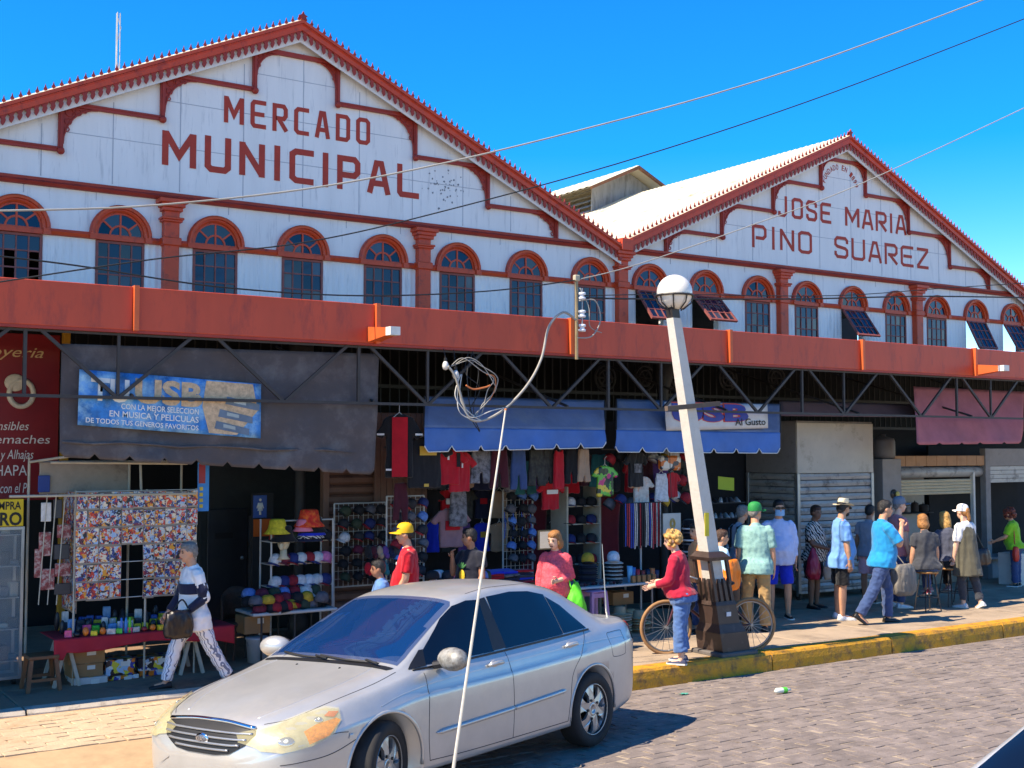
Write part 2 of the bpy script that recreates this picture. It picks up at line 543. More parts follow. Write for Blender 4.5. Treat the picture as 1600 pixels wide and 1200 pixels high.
for j in range(4):
    for i in range(17):
        x0 = -.6 + i * sx
        y0 = KY + .245 + j * 1.2; y1 = y0 + 1.194
        if x0 < XL + .2:
            if x0 + sx > XL + .22 and y0 < CY: x0 = XL + .24
            else:
                y0 = max(y0, CY + .245)
                if y1 - y0 < .1: continue
        t = [random.uniform(-.003, .002) for _ in range(4)]
        a, b, c, d = x0 + .006, -.6 + (i + 1) * sx - .006, y0 + .006, y1
        z = SW
        vs = [(a, c, z - .05), (b, c, z - .05), (b, d, z - .05), (a, d, z - .05), (a, c, z - .008 + t[0]), (b, c, z - .008 + t[1]), (b, d, z - .008 + t[2]), (a, d, z - .008 + t[3])]
        e = .012
        vs += [(a + e, c + e, z + t[0]), (b - e, c + e, z + t[1]), (b - e, d - e, z + t[2]), (a + e, d - e, z + t[3])]
        fs = [(8, 9, 10, 11)] + [(q, (q + 1) % 4, 4 + (q + 1) % 4, 4 + q) for q in range(4)] + [(4 + q, 4 + (q + 1) % 4, 8 + (q + 1) % 4, 8 + q) for q in range(4)]
        part(MB().add(vs, fs), 'slab', m_slabd if x0 < XL and y0 > CY else m_slab, walk)
# ------------------------------------------------------------------ market hall
YW = 15.5
m_white = M('white_painted_sheet', s(232, 228, 222), .6, var=.06, scale=1.6, bump=.2, bscale=9, dirt=(s(190, 188, 186), .24, 6), stretch=(2.2, 1, .22))
m_orange = M('orange_red_paint', s(206, 68, 26), .45, var=.1, scale=4, dirt=(s(140, 44, 30), .3, 7))
m_dkred = M('dark_red_paint', s(158, 46, 30), .55, var=.15, scale=6)
m_letter = M('red_letter_paint', s(178, 52, 28), .6, var=.12, scale=9)
m_sash = M('faded_red_sash', s(140, 74, 66), .6, var=.2, scale=8)
m_pane = M('dark_window_glass', s(24, 32, 52), .06, var=.35, scale=2.5, spec=.6)
_t = m_pane.node_tree                       # random tint per pane, painted in place of varied reflections
_oi = _t.nodes.new('ShaderNodeObjectInfo'); _cr = _t.nodes.new('ShaderNodeValToRGB'); _cr.color_ramp.interpolation = 'CONSTANT'
for _i, (_p, _c) in enumerate(((0, s(22, 30, 50)), (.45, s(34, 44, 64)), (.65, s(14, 18, 28)), (.8, s(58, 66, 82)), (.9, s(92, 86, 78)), (.96, s(26, 36, 60)))):
    if _i > 1: _cr.color_ramp.elements.new(_p)
    _cr.color_ramp.elements[_i].position = _p; _cr.color_ramp.elements[_i].color = (*_c, 1)
_t.links.new(_oi.outputs['Random'], _cr.inputs[0]); _t.links.new(_cr.outputs[0], _t.nodes['Principled BSDF'].inputs['Base Color'])
m_roof = M('cream_roof_sheet', s(208, 198, 172), .55, var=.1, scale=1.2, dirt=(s(150, 120, 84), .25, 2.2))
m_grey = M('grey_corrugated_sheet', s(142, 142, 140), .6, var=.2, scale=2, dirt=(s(96, 92, 86), .4, 3), stretch=(3, 3, .6))
m_dark = M('interior_shade_black', s(30, 29, 30), .9, var=.3, scale=2)  # near-black base colour: interior shade put into the surface
m_seam = M('white_sheet_seam', s(172, 174, 178), .6, var=.1)
hall = T('market_hall', 'white twin gabled market hall with red scalloped trim and arched windows', 'building', (12.34, YW, 0))
XC = (6.61, 17.78)
VAL = (1.0, 12.28, 23.5)
SL = .464
AP = 8.6
WIN = [2.97 + 1.2525 * i for i in range(17)]
SPR = 5.37
def fac(u, v, d): return (u, YW - d, v)
def arch(cx, r, z0, n=14, hw=None):
    return [(cx - r, z0)] + [(cx - r * math.cos(math.pi * i / n), SPR + r * math.sin(math.pi * i / n)) for i in range(n + 1)] + [(cx + r, z0)]
random.seed(21)
PIL = [1.1, 4.85, 8.61, 12.34, 16.06, 19.84, 23.56]
for g in (0, 1):
    xc = XC[g]; x0, x1 = VAL[g], VAL[g + 1]
    zt = lambda x: AP - .1 - SL * abs(x - xc)
    outer = [(x0, 4.4), (x0, zt(x0)), (xc, AP - .1), (x1, zt(x1)), (x1, 4.4)]
    holes = [arch(w, .302, 4.58) for w in WIN if x0 < w < x1]
    q = MB().prism(outer, fac, 0, -.12, holes)
    wall = part(q, 'gable_wall', m_white, hall)
    # standing seams of the sheeting
    q = MB()
    for k in range(13):
        x = x0 + .5 + k * .87
        if x > x1 - .2: continue
        zt_ = min(zt(x) - .25, 9)
        q.box(x - .006, x + .006, YW - .003, YW, 6.03, zt_)
        q.box(x - .2, x - .194, YW - .006, YW, 5.8, 5.9)
    for z in (6.62, 7.22, 7.8):
        hw_ = (AP - .5 - z) / SL
        q.box(xc - hw_, xc + hw_, YW - .002, YW, z - .005, z + .005)
    part(q, 'sheet_seams', m_seam, wall)
    # cornice under the gable
    q = MB()
    q.prism([(0, 5.90), (.05, 5.905), (.07, 5.94), (.045, 5.965), (.05, 6.0), (0, 6.005)], lambda a, b, t: (t, YW - a - .001, b), x0, x1)
    part(q, 'cornice', m_dkred, hall)
    # barge board, lambrequin, cresting and the white board behind, per slope
    for sg in (-1, 1):
        xe = x0 if sg < 0 else x1
        L = abs(xe - xc)
        def bl(t, dz, y): return (xc + sg * t, y, AP + dz - SL * t)
        q = MB()
        for (a, b, y0, y1) in ((0, -.045, 15.27, 15.36), (-.045, -.14, 15.30, 15.36), (-.052, -.062, 15.285, 15.30)):
            vs = [bl(t, dz, y) for t in (0, L) for dz in (a, b) for y in (y0, y1)]
            q.add(vs, [(0, 2, 6, 4), (1, 5, 7, 3), (0, 4, 5, 1), (2, 3, 7, 6), (0, 1, 3, 2), (4, 6, 7, 5)])
        barge = part(q, 'barge_board', m_orange, hall)
        q = MB()
        n = int(L / .094)
        for i in range(n):
            c = (i + .5) * L / n
            w = L / n
            pts = [(-.49 * w, .0), (-.34 * w, -.02), (-.22 * w, -.04), (-.32 * w, -.07), (-.2 * w, -.10), (0, -.125), (.2 * w, -.10), (.32 * w, -.07), (.22 * w, -.04), (.34 * w, -.02), (.49 * w, 0)]
            q.prism(pts, lambda a, b, t, c=c: (xc + sg * (c + a), t, AP - .14 + b - SL * (c + a)), 15.315, 15.332)
        part(q, 'lambrequin', m_dkred, barge)
        q = MB()
        for i in range(n):
            c = (i + .5) * L / n
            pts = [(-.012, 0), (-.012, .018), (-.026, .035), (-.01, .06), (0, .1), (.01, .06), (.026, .035), (.012, .018), (.012, 0)]
            q.prism(pts, lambda a, b, t, c=c: (xc + sg * c + a, t, AP + b - SL * c), 15.30, 15.315)
        part(q, 'cresting', m_dkred, barge)
        q = MB()
        vs = [bl(t, dz, y) for t in (0, L) for dz in (-.1, -.29) for y in (15.365, 15.385)]
        q.add(vs, [(0, 2, 6, 4), (1, 5, 7, 3), (0, 4, 5, 1), (2, 3, 7, 6), (0, 1, 3, 2), (4, 6, 7, 5)])
        part(q, 'valance_backing', m_white, barge)
        # soffit and roof sheet (corrugated)
        q = MB()
        vs = [bl(t, -.06, y) for t in (0, L) for y in (15.36, YW + .1)] + [bl(t, -.03, y) for t in (0, L) for y in (15.36, YW + .1)]
        q.add(vs, [(0, 1, 3, 2), (4, 6, 7, 5), (0, 2, 6, 4), (1, 5, 7, 3), (0, 4, 5, 1), (2, 3, 7, 6)])
        part(q, 'soffit', m_white, hall)
        q = MB()
        N = 230
        vs = []
        for i in range(N + 1):
            y = 15.28 + 17 * i / N
            dz = (.028 if i % 2 else 0.0)
            for t in (0, L * .5, L):
                vs.append(bl(t, dz + .004, y))
        q.add(vs, [(i * 3 + a, i * 3 + a + 1, i * 3 + a + 4, i * 3 + a + 3) for i in range(N) for a in (0, 1)])
        q.add([bl(t, -.02, y) for t in (0, L) for y in (15.28, 32.04)], [(0, 1, 3, 2)])
        part(q, 'roof', m_roof, hall)
    # spear at the top
    q = MB()
    q.prism([(-.03, 0), (-.03, .05), (-.065, .09), (-.02, .13), (0, .2), (.02, .13), (.065, .09), (.03, .05), (.03, 0)], lambda a, b, t: (xc + a, t, AP + b * .6), 15.27, 15.30)
    part(q, 'spear_finial', m_dkred, hall)
    # stepped moulding with spandrel brackets
    OFF = [.62, 1.88, 3.15, 4.44]
    ZL = [8.14, 7.565, 6.97, 6.385]
    th = .03
    q = MB()
    q.box(xc - .62 - th, xc + .62 + th, YW - .05, YW - .002, 8.14 - th, 8.14 + th)
    part(q, 'step_moulding', m_dkred, wall)
    for k in range(4):
        zb = ZL[k + 1] if k < 3 else 6.005
        for sg in (-1, 1):
            q = MB()
            x = xc + sg * OFF[k]
            if k: # horizontal run towards the previous post
                xa, xb = sorted((xc + sg * (OFF[k - 1] + th * 1.2), x + sg * th))
                q.box(xa, xb, YW - .05, YW - .002, ZL[k] - th, ZL[k] + th)
                q.box(xa, xb, YW - .062, YW - .05, ZL[k] + .004, ZL[k] + .018)
            q.box(x - th, x + th, YW - .048, YW - .001, zb - .02, ZL[k] - th - .001)
            q.box(x - .012, x + .012, YW - .06, YW - .048, zb, ZL[k] - th - .001)
            if k < 3: q.ell((x, YW - .05, zb - .02), .05, 10, 6)
            mo = part(q, 'step_moulding', m_dkred, wall)
            # spandrel: concave quarter
            sw_, sh_ = (.42, .48) if k else (.3, .34)
            pts = [(0, 0), (sw_, 0)] + [(sw_ - sw_ * math.sin(a), -sh_ + sh_ * math.cos(a)) for a in [math.pi / 2 * i / 8 for i in range(1, 8)]] + [(0, -sh_)]
            q = MB()
            if k == 3: pts = [(a, b * .85) for a, b in pts]
            q.prism(pts, lambda a, b, t: (x - sg * (a + th), YW - t, ZL[k] - th + b), .004, .025)
            kk_ = 1. if k else .68
            for (ca, cb, cr_) in [(x_ * kk_, y_ * kk_, z_ * kk_) for x_, y_, z_ in ((.075, -.075, .05), (.18, -.06, .04), (.06, -.19, .04), (.045, -.29, .028), (.26, -.035, .022))]:
                q.tube([(x - sg * (ca + th + cr_ * math.cos(t)), YW - .03, ZL[k] - th + cb + cr_ * math.sin(t)) for t in [i * .7854 for i in range(9)]], .008, 5, False)
            pr = [(x - sg * (a + th), YW - .03, ZL[k] - th + b) for a, b in pts[1:]]
            q.tube(pr, .012, 5)
            part(q, 'spandrel_bracket', m_dkred, mo)
# pilasters with capitals
for i, x in enumerate(PIL):
    q = MB()
    q.bbox(x - .1, x + .1, YW - .13, YW - .001, 4.42, 5.89, .012)
    q.bbox(x - .125, x + .125, YW - .15, YW - .002, 5.29, 5.40, .012)
    p = part(q, 'pilaster', m_orange, hall)
    q = MB()
    for (z0, z1, e) in ((5.6, 5.63, .03), (5.63, 5.66, .045), (5.74, 5.79, .03), (5.79, 5.84, .055), (5.84, 5.895, .085)):
        q.bbox(x - .1 - e, x + .1 + e, YW - .135 - e, YW - .003, z0, z1, .006)
    part(q, 'capital', m_orange, p)
    if i == 3:
        q = MB(); q.bbox(x - .12, x + .12, YW - .24, YW - .003, 5.897, 6.1, .01)
        part(q, 'valley_block', m_orange, p)
# windows
q = MB(); q.smooth = False
prof = [(.302, 0), (.302, .03), (.325, .045), (.34, .045), (.345, .075), (.375, .08), (.392, .06), (.392, .001)]
n = 18
vs = []
for i in range(n + 1):
    a = math.pi * i / n
    for r, d in prof: vs.append((-r * math.cos(a), -d, r * math.sin(a)))
k = len(prof)
q.add(vs, [(i * k + j, i * k + j + 1, (i + 1) * k + j + 1, (i + 1) * k + j) for i in range(n) for j in range(k - 1)])
q.box(-.392, -.302, -.075, -.001, -.07, -.0005); q.box(.302, .392, -.075, -.001, -.07, -.0005)
q.box(-.301, .301, -.05, .03, -.07, -.012)
win_me = q.mesh('window', m_orange)
q = MB()   # fan bars
t = .012
q.box(-t, t, -.015, .02, 0, .295)
for a in (40, 140):
    q.tube([(.12 * math.cos(R(a)), 0, .12 * math.sin(R(a))), (.29 * math.cos(R(a)), 0, .29 * math.sin(R(a)))], .012, 4)
for r in (.13, .29):
    q.tube([(r * math.cos(math.pi * i / 12), 0, r * math.sin(math.pi * i / 12)) for i in range(13)], .013, 4)
q.box(-.3, .3, -.015, .02, -.011, .012)
fan_me = q.mesh('fanlight_bars', m_orange)
q = MB()   # sash: frame + bars, hinge line at z = 0 (top)
SH, SWD = .64, .29
for x in (-SWD, SWD): q.box(x - .016, x + .016, -.02, .02, -SH, 0)
for z in (-.016, -SH + .016): q.box(-SWD + .0165, SWD - .0165, -.019, .019, z - .016, z + .016)
for i in (1, 2, 3):
    x = -SWD + 2 * SWD * i / 4
    q.box(x - .009, x + .009, -.015, .015, -SH + .033, -.033)
for i in (1, 2):
    z = -SH * i / 3
    q.box(-SWD + .017, SWD - .017, -.012, .012, z - .009, z + .009)
sash_me = q.mesh('sash', m_sash)
pane_me = MB().box(-.066, .066, -.003, .003, -.097, .097).mesh('pane', m_pane)
def sector(a0, a1, r0, r1):
    n = 5
    o = [(r1 * math.cos(R(a0 + (a1 - a0) * i / n)), r1 * math.sin(R(a0 + (a1 - a0) * i / n))) for i in range(n + 1)]
    if r0 > 0: o += [(r0 * math.cos(R(a1 + (a0 - a1) * i / n)), r0 * math.sin(R(a1 + (a0 - a1) * i / n))) for i in range(n + 1)]
    else: o += [(0, 0)]
    return MB().prism(o, lambda a, b, d: (a, d, b), -.003, .003).mesh('fan_pane', m_pane)
fan_panes = [sector(0, 40, .13, .285), sector(40, 90, .13, .285), sector(90, 140, .13, .285), sector(140, 180, .13, .285), sector(0, 90, 0, .125), sector(90, 180, 0, .125)]
OPEN = {8: 38, 9: 44, 12: 36, 15: 26, 16: 30}
random.seed(31)
for i, w in enumerate(WIN):
    wo = link('window', win_me, hall)
    wo.location = Vector((w, YW, SPR)) - hall.location
    link('fanlight_bars', fan_me, wo, (0, .01, 0))
    for fm in fan_panes:
        o = link('pane', fm, wo, (0, .012, 0)); o.rotation_euler = (random.uniform(-.03, .03), 0, random.uniform(-.03, .03))
    ang = R(-OPEN.get(i, 0))
    so_ = link('sash', sash_me, wo, (0, .005 if ang == 0 else -.03, -.075)); so_.rotation_euler = (ang, 0, 0)
    rm = Matrix.Rotation(ang, 4, 'X')
    for a in range(4):
        for b in range(3):
            if i == 0 and (a, b) in ((3, 1), (3, 2), (1, 2), (1, 1)): continue      # broken panes
            lp = Vector((-SWD + 2 * SWD * (a + .5) / 4, 0, -SH * (b + .5) / 3))
            o = link('pane', pane_me, wo, so_.location + (rm @ lp))
            o.rotation_euler = (ang + random.uniform(-.02, .02), 0, random.uniform(-.035, .035))
# string band between windows
edges = sorted([(w - .392, w + .392) for w in WIN] + [(p - .125, p + .125) for p in PIL])
cur = VAL[0]
for a, b in edges + [(VAL[2], VAL[2])]:
    if a - cur > .03:
        q = MB(); q.prism([(0.001, 5.30), (.05, 5.305), (.065, 5.345), (.05, 5.38), (0.001, 5.385)], lambda u, v, t: (t, YW - u, v), cur, a)
        part(q, 'string_band', m_orange, hall)
    cur = max(cur, b)
# ribbed apron sheets between the windows, below the band
cur = VAL[0]
for w in WIN + [VAL[2] + .3]:
    q = MB()
    a, b = cur, w - .31
    nn = max(2, int((b - a) / .045))
    vs = []
    for i in range(nn + 1):
        x = a + (b - a) * i / nn
        d = .012 if i % 2 else .003
        vs += [(x, YW - d, 4.42), (x, YW - d, 5.298)]
    if b > a: q.add(vs, [(2 * i, 2 * i + 2, 2 * i + 3, 2 * i + 1) for i in range(nn)])
    cur = w + .31
    if q.f: part(q, 'ribbed_apron', m_white, hall)
# inner wall, rear wall and floor added to keep light out of the hall
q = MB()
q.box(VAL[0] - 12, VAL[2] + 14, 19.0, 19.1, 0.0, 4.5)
part(q, 'light_block_wall', m_dark, hall)
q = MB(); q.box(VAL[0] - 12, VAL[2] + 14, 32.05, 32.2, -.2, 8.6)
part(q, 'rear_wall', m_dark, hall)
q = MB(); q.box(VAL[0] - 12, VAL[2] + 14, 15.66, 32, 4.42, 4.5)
part(q, 'light_block_floor', m_dark, hall)
# ridge monitor on the right roof
xm, y0, y1 = XC[1], 22.0, 31.5
q = MB()
q.prism([(-1.05, 8.0), (-1.05, 8.72), (0, 9.2), (1.05, 8.72), (1.05, 8.0)], lambda a, b, t: (xm + a, t, b), y0, y0 + .04)
q.box(xm + 1.0, xm + 1.05, y0 + .05, y1, 8.0, 8.7)
mon = part(q, 'ridge_monitor', m_grey, hall)
for sg in (-1, 1):
    q = MB()
    N = 80
    vs = []
    for i in range(N + 1):
        y = y0 - .45 + (y1 - y0 + .45) * i / N
        for tt in (0, 1.45): vs.append((xm + sg * tt, y, 9.27 - SL * tt + (.02 if i % 2 else 0)))
    q.add(vs, [(2 * i, 2 * i + 1, 2 * i + 3, 2 * i + 2) for i in range(N)])
    q.add([(xm + sg * tt, y, 9.25 - SL * tt) for tt in (0, 1.45) for y in (y0 - .45, y1)], [(0, 1, 3, 2)])
    part(q, 'monitor_roof', m_roof, mon)
for k in range(6):
    q = MB(); z = 8.02 + k * .115
    q.add([(xm - 1.1, y0 + .05, z), (xm - 1.1, y1, z), (xm - .98, y1, z + .09), (xm - .98, y0 + .05, z + .09)], [(0, 1, 2, 3)])
    part(q, 'louvre', m_grey, mon)
q = MB()
q.tube([(xm - 1.4, y0 - .43, 8.58), (xm, y0 - .43, 9.22)], .03, 4); q.tube([(xm + 1.4, y0 - .43, 8.58), (xm, y0 - .43, 9.22)], .03, 4)
part(q, 'eave_batten', M('rusty_timber', s(130, 84, 56), .8, var=.3, scale=9), mon)
# ---- painted lettering
FONT = {
 'A': [[(0, 0), (.36, 1), (.64, 1), (1, 0)], [(.16, .27), (.84, .27)]],
 'C': [[(1, 1), (.2, 1), (0, .9), (0, .1), (.2, 0), (1, 0)]],
 'D': [[(0, 0), (0, 1), (.82, 1), (1, .9), (1, .1), (.82, 0), (0, 0)]],
 'O': [[(.2, 0), (0, .1), (0, .9), (.2, 1), (.8, 1), (1, .9), (1, .1), (.8, 0), (.2, 0)]],
 'E': [[(1, 1), (.15, 1), (0, .9), (0, .1), (.15, 0), (1, 0)], [(.25, .5), (.85, .5)]],
 'R': [[(0, 0), (0, 1), (.82, 1), (1, .87), (1, .6), (.82, .47), (.3, .47)], [(.45, .4), (.97, .03)]],
 'P': [[(0, 0), (0, 1), (.82, 1), (1, .87), (1, .55), (.82, .42), (.3, .42)]],
 'M': [[(0, .04), (0, .96)], [(.07, .93), (.5, .3), (.93, .93)], [(1, .04), (1, .96)]],
 'N': [[(0, .04), (0, .96)], [(.07, .92), (.93, .08)], [(1, .04), (1, .96)]],
 'U': [[(0, 1), (0, .1), (.16, 0), (.84, 0), (1, .1), (1, 1)]],
 'I': [[(.5, 0), (.5, 1)]], 'L': [[(0, 1), (0, .08), (.1, 0), (1, 0)]],
 'J': [[(.85, 1), (.85, .15), (.65, 0), (.12, 0), (.12, .12)]],
 'S': [[(1, .8), (1, .88), (.84, 1), (.16, 1), (0, .87), (0, .64), (.16, .54), (.84, .46), (1, .36), (1, .13), (.84, 0), (.16, 0), (0, .13), (0, .2)]],
 'Z': [[(.05, 1), (.95, 1)], [(.93, .9), (.07, .1)], [(.05, 0), (.95, 0)]],
}
def letter(ch, x0, x1, z0, z1, t, parent):
    q = MB()
    for k, pl in enumerate(FONT[ch]):
        P2 = [Vector((x0 + t / 2 + (x1 - x0 - t) * a, z0 + t / 2 + (z1 - z0 - t) * b)) for a, b in pl]
        if ch == 'I': P2 = [Vector(((x0 + x1) / 2, p.y)) for p in P2]
        cl = (P2[0] - P2[-1]).length < 1e-6
        if cl: P2 = P2[:-1]
        n = len(P2); L_, R_ = [], []
        for i, p in enumerate(P2):
            d0 = (p - P2[i - 1]).normalized() if (i or cl) else None
            d1 = (P2[(i + 1) % n] - p).normalized() if (i < n - 1 or cl) else None
            if d0 is None: d0 = d1; p = p - d1 * t * .5
            elif d1 is None: d1 = d0; p = p + d0 * t * .5
            nn = Vector((-d0.y - d1.y, d0.x + d1.x)).normalized()
            c = max(.45, nn.dot(Vector((-d0.y, d0.x))))
            L_.append(p + nn * t / 2 / c); R_.append(p - nn * t / 2 / c)
        vs = [fac(p.x, p.y, .006 + .001 * k) for p in L_ + R_] + [fac(p.x, p.y, .001) for p in L_ + R_]
        fs = []
        for i in range(n if cl else n - 1):
            j = (i + 1) % n
            fs += [(i, j, n + j, n + i), (i, j, 2 * n + j, 2 * n + i), (n + i, n + j, 3 * n + j, 3 * n + i)]
        q.add(vs, fs)
    part(q, 'letter', m_letter, parent)
walls = [o for o in COL.objects if o.name.startswith('gable_wall')]
def word(txt, x0, x1, z0, z1, t, parent, gap=.28):
    wd = {'I': .35, 'M': 1.25, ' ': .75}
    ws = [wd.get(c, 1.) for c in txt]
    unit = (x1 - x0) / (sum(ws) + gap * (len(txt) - 1))
    x = x0
    for c, w in zip(txt, ws):
        if c != ' ': letter(c, x, x + w * unit, z0, z1, t, parent)
        x += (w + gap) * unit
word('MERCADO', 5.57, 7.76, 7.04, 7.43, .06, walls[0], .42)
word('MUNICIPAL', 4.74, 8.57, 6.35, 6.84, .085, walls[0], .32)
word('JOSE', 16.02, 17.45, 6.90, 7.29, .06, walls[1], .3)
word('MARIA', 17.84, 19.62, 6.90, 7.29, .06, walls[1], .24)
word('PINO', 15.38, 16.92, 6.27, 6.69, .06, walls[1], .3)
word('SUAREZ', 17.53, 20.3, 6.27, 6.69, .06, walls[1], .25)
arcs = 'FUNDADO EN 1899'
for i, ch in enumerate(arcs):
    if ch == ' ': continue
    a = R(158 - 136 * i / (len(arcs) - 1)); rr = .44
    cx, cz = XC[1] - .06 + rr * math.cos(a), 7.53 + rr * math.sin(a)
    rot = a - math.pi / 2
    put_text(ch, cx - .035 * math.cos(rot), cx - .035 * math.cos(rot) + .062, cz - .035 * math.sin(rot), .105, YW - .006, m_letter, walls[1], rot, bold=.01, name='letter')
# flaked paint patch right of the lettering
q = MB(); random.seed(44)
for k in range(46):
    x, z = 9.05 + random.gauss(0, .16), 6.55 + random.gauss(0, .12)
    r_ = random.uniform(.008, .022)
    q.prism([(x + r_ * math.cos(a) * random.uniform(.5, 1.2), z + r_ * math.sin(a) * random.uniform(.5, 1.2)) for a in (0, 1.1, 2.1, 3.2, 4.3, 5.3)], fac, .001, .003 + .00003 * k)
o = part(q, 'flaked_paint', M('bare_grey_metal', s(120, 122, 126), .6), walls[0]); o['kind'] = 'stuff'
# ------------------------------------------------------------------ street canopy
YF = 12.45
m_fascia = M('red_fascia_paint', s(190, 68, 38), .5, var=.12, scale=1.6, bump=.15, bscale=4, dirt=(s(150, 54, 40), .35, 3.5), stretch=(1.6, 1, .5))
m_steel = M('grey_truss_steel', s(52, 47, 45), .6, var=.2, scale=8)
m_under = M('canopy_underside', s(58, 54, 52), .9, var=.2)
m_rib = M('sunlit_rib_tint', s(204, 92, 44), .5, var=.1)  # fascia paint shifted towards orange: sunlight put into the colour
can = T('street_canopy', 'long red fascia canopy on steel trusses above the stalls', 'canopy', (9, YF, 3.18))
RIB = [3.56 + 2.775 * k for k in range(-5, 10)]
for k in range(len(RIB) - 1):
    q = MB(); q.bbox(RIB[k] + .026, RIB[k + 1] - .026, YF, YF + .04, 3.875, 4.325, .006)
    part(q, 'fascia_panel', m_fascia, can)
for k, x in enumerate(RIB):
    q = MB(); q.box(x - .0255, x + .0255, YF - .05, YF + .042, 3.868, 4.335)
    part(q, 'fascia_rib', m_rib, can)
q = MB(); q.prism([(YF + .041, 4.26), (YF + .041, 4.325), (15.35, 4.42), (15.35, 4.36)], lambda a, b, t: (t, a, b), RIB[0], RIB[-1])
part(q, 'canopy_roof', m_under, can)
q = MB(); q.box(RIB[0], RIB[-1], YF + .005, YF + .12, 3.845, 3.874)
part(q, 'lower_lip', m_dkred, can)
for x in RIB:
    q = MB(); q.tube([(x, YF + .06, 4.1), (x, 15.45, 4.25)], .035, 4); part(q, 'rafter', m_steel, can)
    q = MB(); q.tube([(x, YF + .06, 3.2), (x, 15.45, 4.05)], .018, 6); part(q, 'stay', m_steel, can)
q = MB(); q.tube([(RIB[0], YF + .07, 3.18), (RIB[-1], YF + .07, 3.18)], .016, 4); part(q, 'bottom_chord', m_steel, can)
q = MB(); q.tube([(RIB[0], YF + .07, 3.83), (RIB[-1], YF + .07, 3.83)], .012, 4); part(q, 'top_chord', m_steel, can)
xb = xz(184, 617, YF + .07)[0]
step = xz(444, 624, YF + .07)[0] - xb
for k in range(-8, 16):
    x = xb + k * step
    if x > RIB[-1] - 1 or x < RIB[0]: continue
    for sg in (-1, 1):
        q = MB(); q.tube([(x + sg * .02, YF + .07, 3.19), (x + sg * step * .46, YF + .07, 3.9)], .017, 4); part(q, 'truss_diagonal', m_steel, can)
    if k % 2 == 0:
        q = MB(); q.tube([(x, YF + .072, 3.2), (x, YF + .072, 3.9)], .015, 4); part(q, 'truss_post', m_steel, can)
    else:
        q = MB(); q.tube([(x + step * .5, YF + .072, 3.19), (x + step * .5, YF + .072, 3.9)], .017, 4); part(q, 'truss_post', m_steel, can)
for x in (RIB[6] - .12, RIB[10] + .02):
    q = MB()
    vs = [(x, YF - .002, 3.885), (x + .16, YF - .002, 3.885), (x + .16, YF - .002, 4.06), (x, YF - .002, 4.06), (x + .02, YF - .42, 3.93), (x + .14, YF - .42, 3.93), (x + .14, YF - .42, 4.02), (x + .02, YF - .42, 4.02)]
    q.add(vs, [(0, 1, 2, 3), (4, 7, 6, 5), (0, 4, 5, 1), (2, 6, 7, 3), (0, 3, 7, 4), (1, 5, 6, 2)])
    sp = part(q, 'rain_spout', m_rib, can)
    q = MB(); q.box(x + .018, x + .142, YF - .54, YF - .421, 3.928, 4.022)
    part(q, 'spout_tip', M('white_sheet_tip', s(214, 210, 200), .6), sp)
# iron screen of the old front, seen between canopy and awnings
m_iron = M('black_cast_iron', s(40, 38, 38), .6, var=.2)
scr = T('iron_screen', 'dark cast iron screen with ring brackets under the canopy roof', 'screen', (11, 15.3, 3.2))
q = MB()
for z in (3.05, 3.55, 4.3): q.box(VAL[0], VAL[2], 15.28, 15.32, z - .025, z + .025)
part(q, 'rail', m_iron, scr)
q = MB()
for k in range(150):
    x = VAL[0] + .1 + k * .15
    q.box(x - .008, x + .008, 15.29, 15.31, 3.076, 4.274)
o = part(q, 'bars', m_iron, scr)
for px in (948, 1010, 1060, 1140, 1215):
    x, z = xz(px, 596, 15.2)
    q = MB()
    for r_ in (.2, .13):
        q.tube([(x + r_ * math.cos(a), 15.24, z + .06 + r_ * math.sin(a)) for a in [i * math.pi / 8 for i in range(17)]], .022, 6, False)
    for a in range(6):
        q.tube([(x, 15.24, z + .06), (x + .2 * math.cos(a * 1.047), 15.24, z + .06 + .2 * math.sin(a * 1.047))], .014, 5)
    part(q, 'ring_bracket', m_iron, scr)
for px in (1036, 470):
    x, z = xz(px, 640, 14.6)
    col = T('iron_column', 'ornate dark cast iron column between the two blue awnings' if px > 900 else 'dark iron column half hidden behind the grey tarpaulin', 'column', (x, 14.6, SW))
    q = MB(); q.smooth = True
    q.lathe([(.14, 0), (.14, .3), (.1, .36), (.075, .5), (.07, 2.2), (.1, 2.3), (.075, 2.36), (.07, 2.9), (.12, 3.0), (.08, 3.1), (.09, 3.4), (.16, 3.6), (.16, 4.15)], (x, 14.6, SW), 14)
    part(q, 'shaft', m_iron, col)
    q = MB()
    for a in range(8):
        q.ell((x + .09 * math.cos(a * .785), 14.6 + .09 * math.sin(a * .785), SW + 2.7 + (a % 2) * .12), (.03, .03, .06), 6, 4)
    part(q, 'ornament', m_iron, col)
# ------------------------------------------------------------------ cars
def interp(tab, x):
    """monotone-ish cubic through (x, v) table"""
    tab = sorted(tab)
    if x <= tab[0][0]: return tab[0][1]
    if x >= tab[-1][0]: return tab[-1][1]
    for i in range(len(tab) - 1):
        if tab[i][0] <= x <= tab[i + 1][0]: break
    x0, y0 = tab[i]; x1, y1 = tab[i + 1]
    h = x1 - x0; d = (y1 - y0) / h
    def sl(k):
        if k <= 0 or k >= len(tab) - 1: return d if (k in (i, i + 1)) else 0
        a = (tab[k][1] - tab[k - 1][1]) / (tab[k][0] - tab[k - 1][0]); b = (tab[k + 1][1] - tab[k][1]) / (tab[k + 1][0] - tab[k][0])
        return 0 if a * b <= 0 else 2 * a * b / (a + b)
    m0, m1 = sl(i), sl(i + 1)
    t = (x - x0) / h
    return (2 * t ** 3 - 3 * t * t + 1) * y0 + (t ** 3 - 2 * t * t + t) * h * m0 + (-2 * t ** 3 + 3 * t * t) * y1 + (t ** 3 - t * t) * h * m1
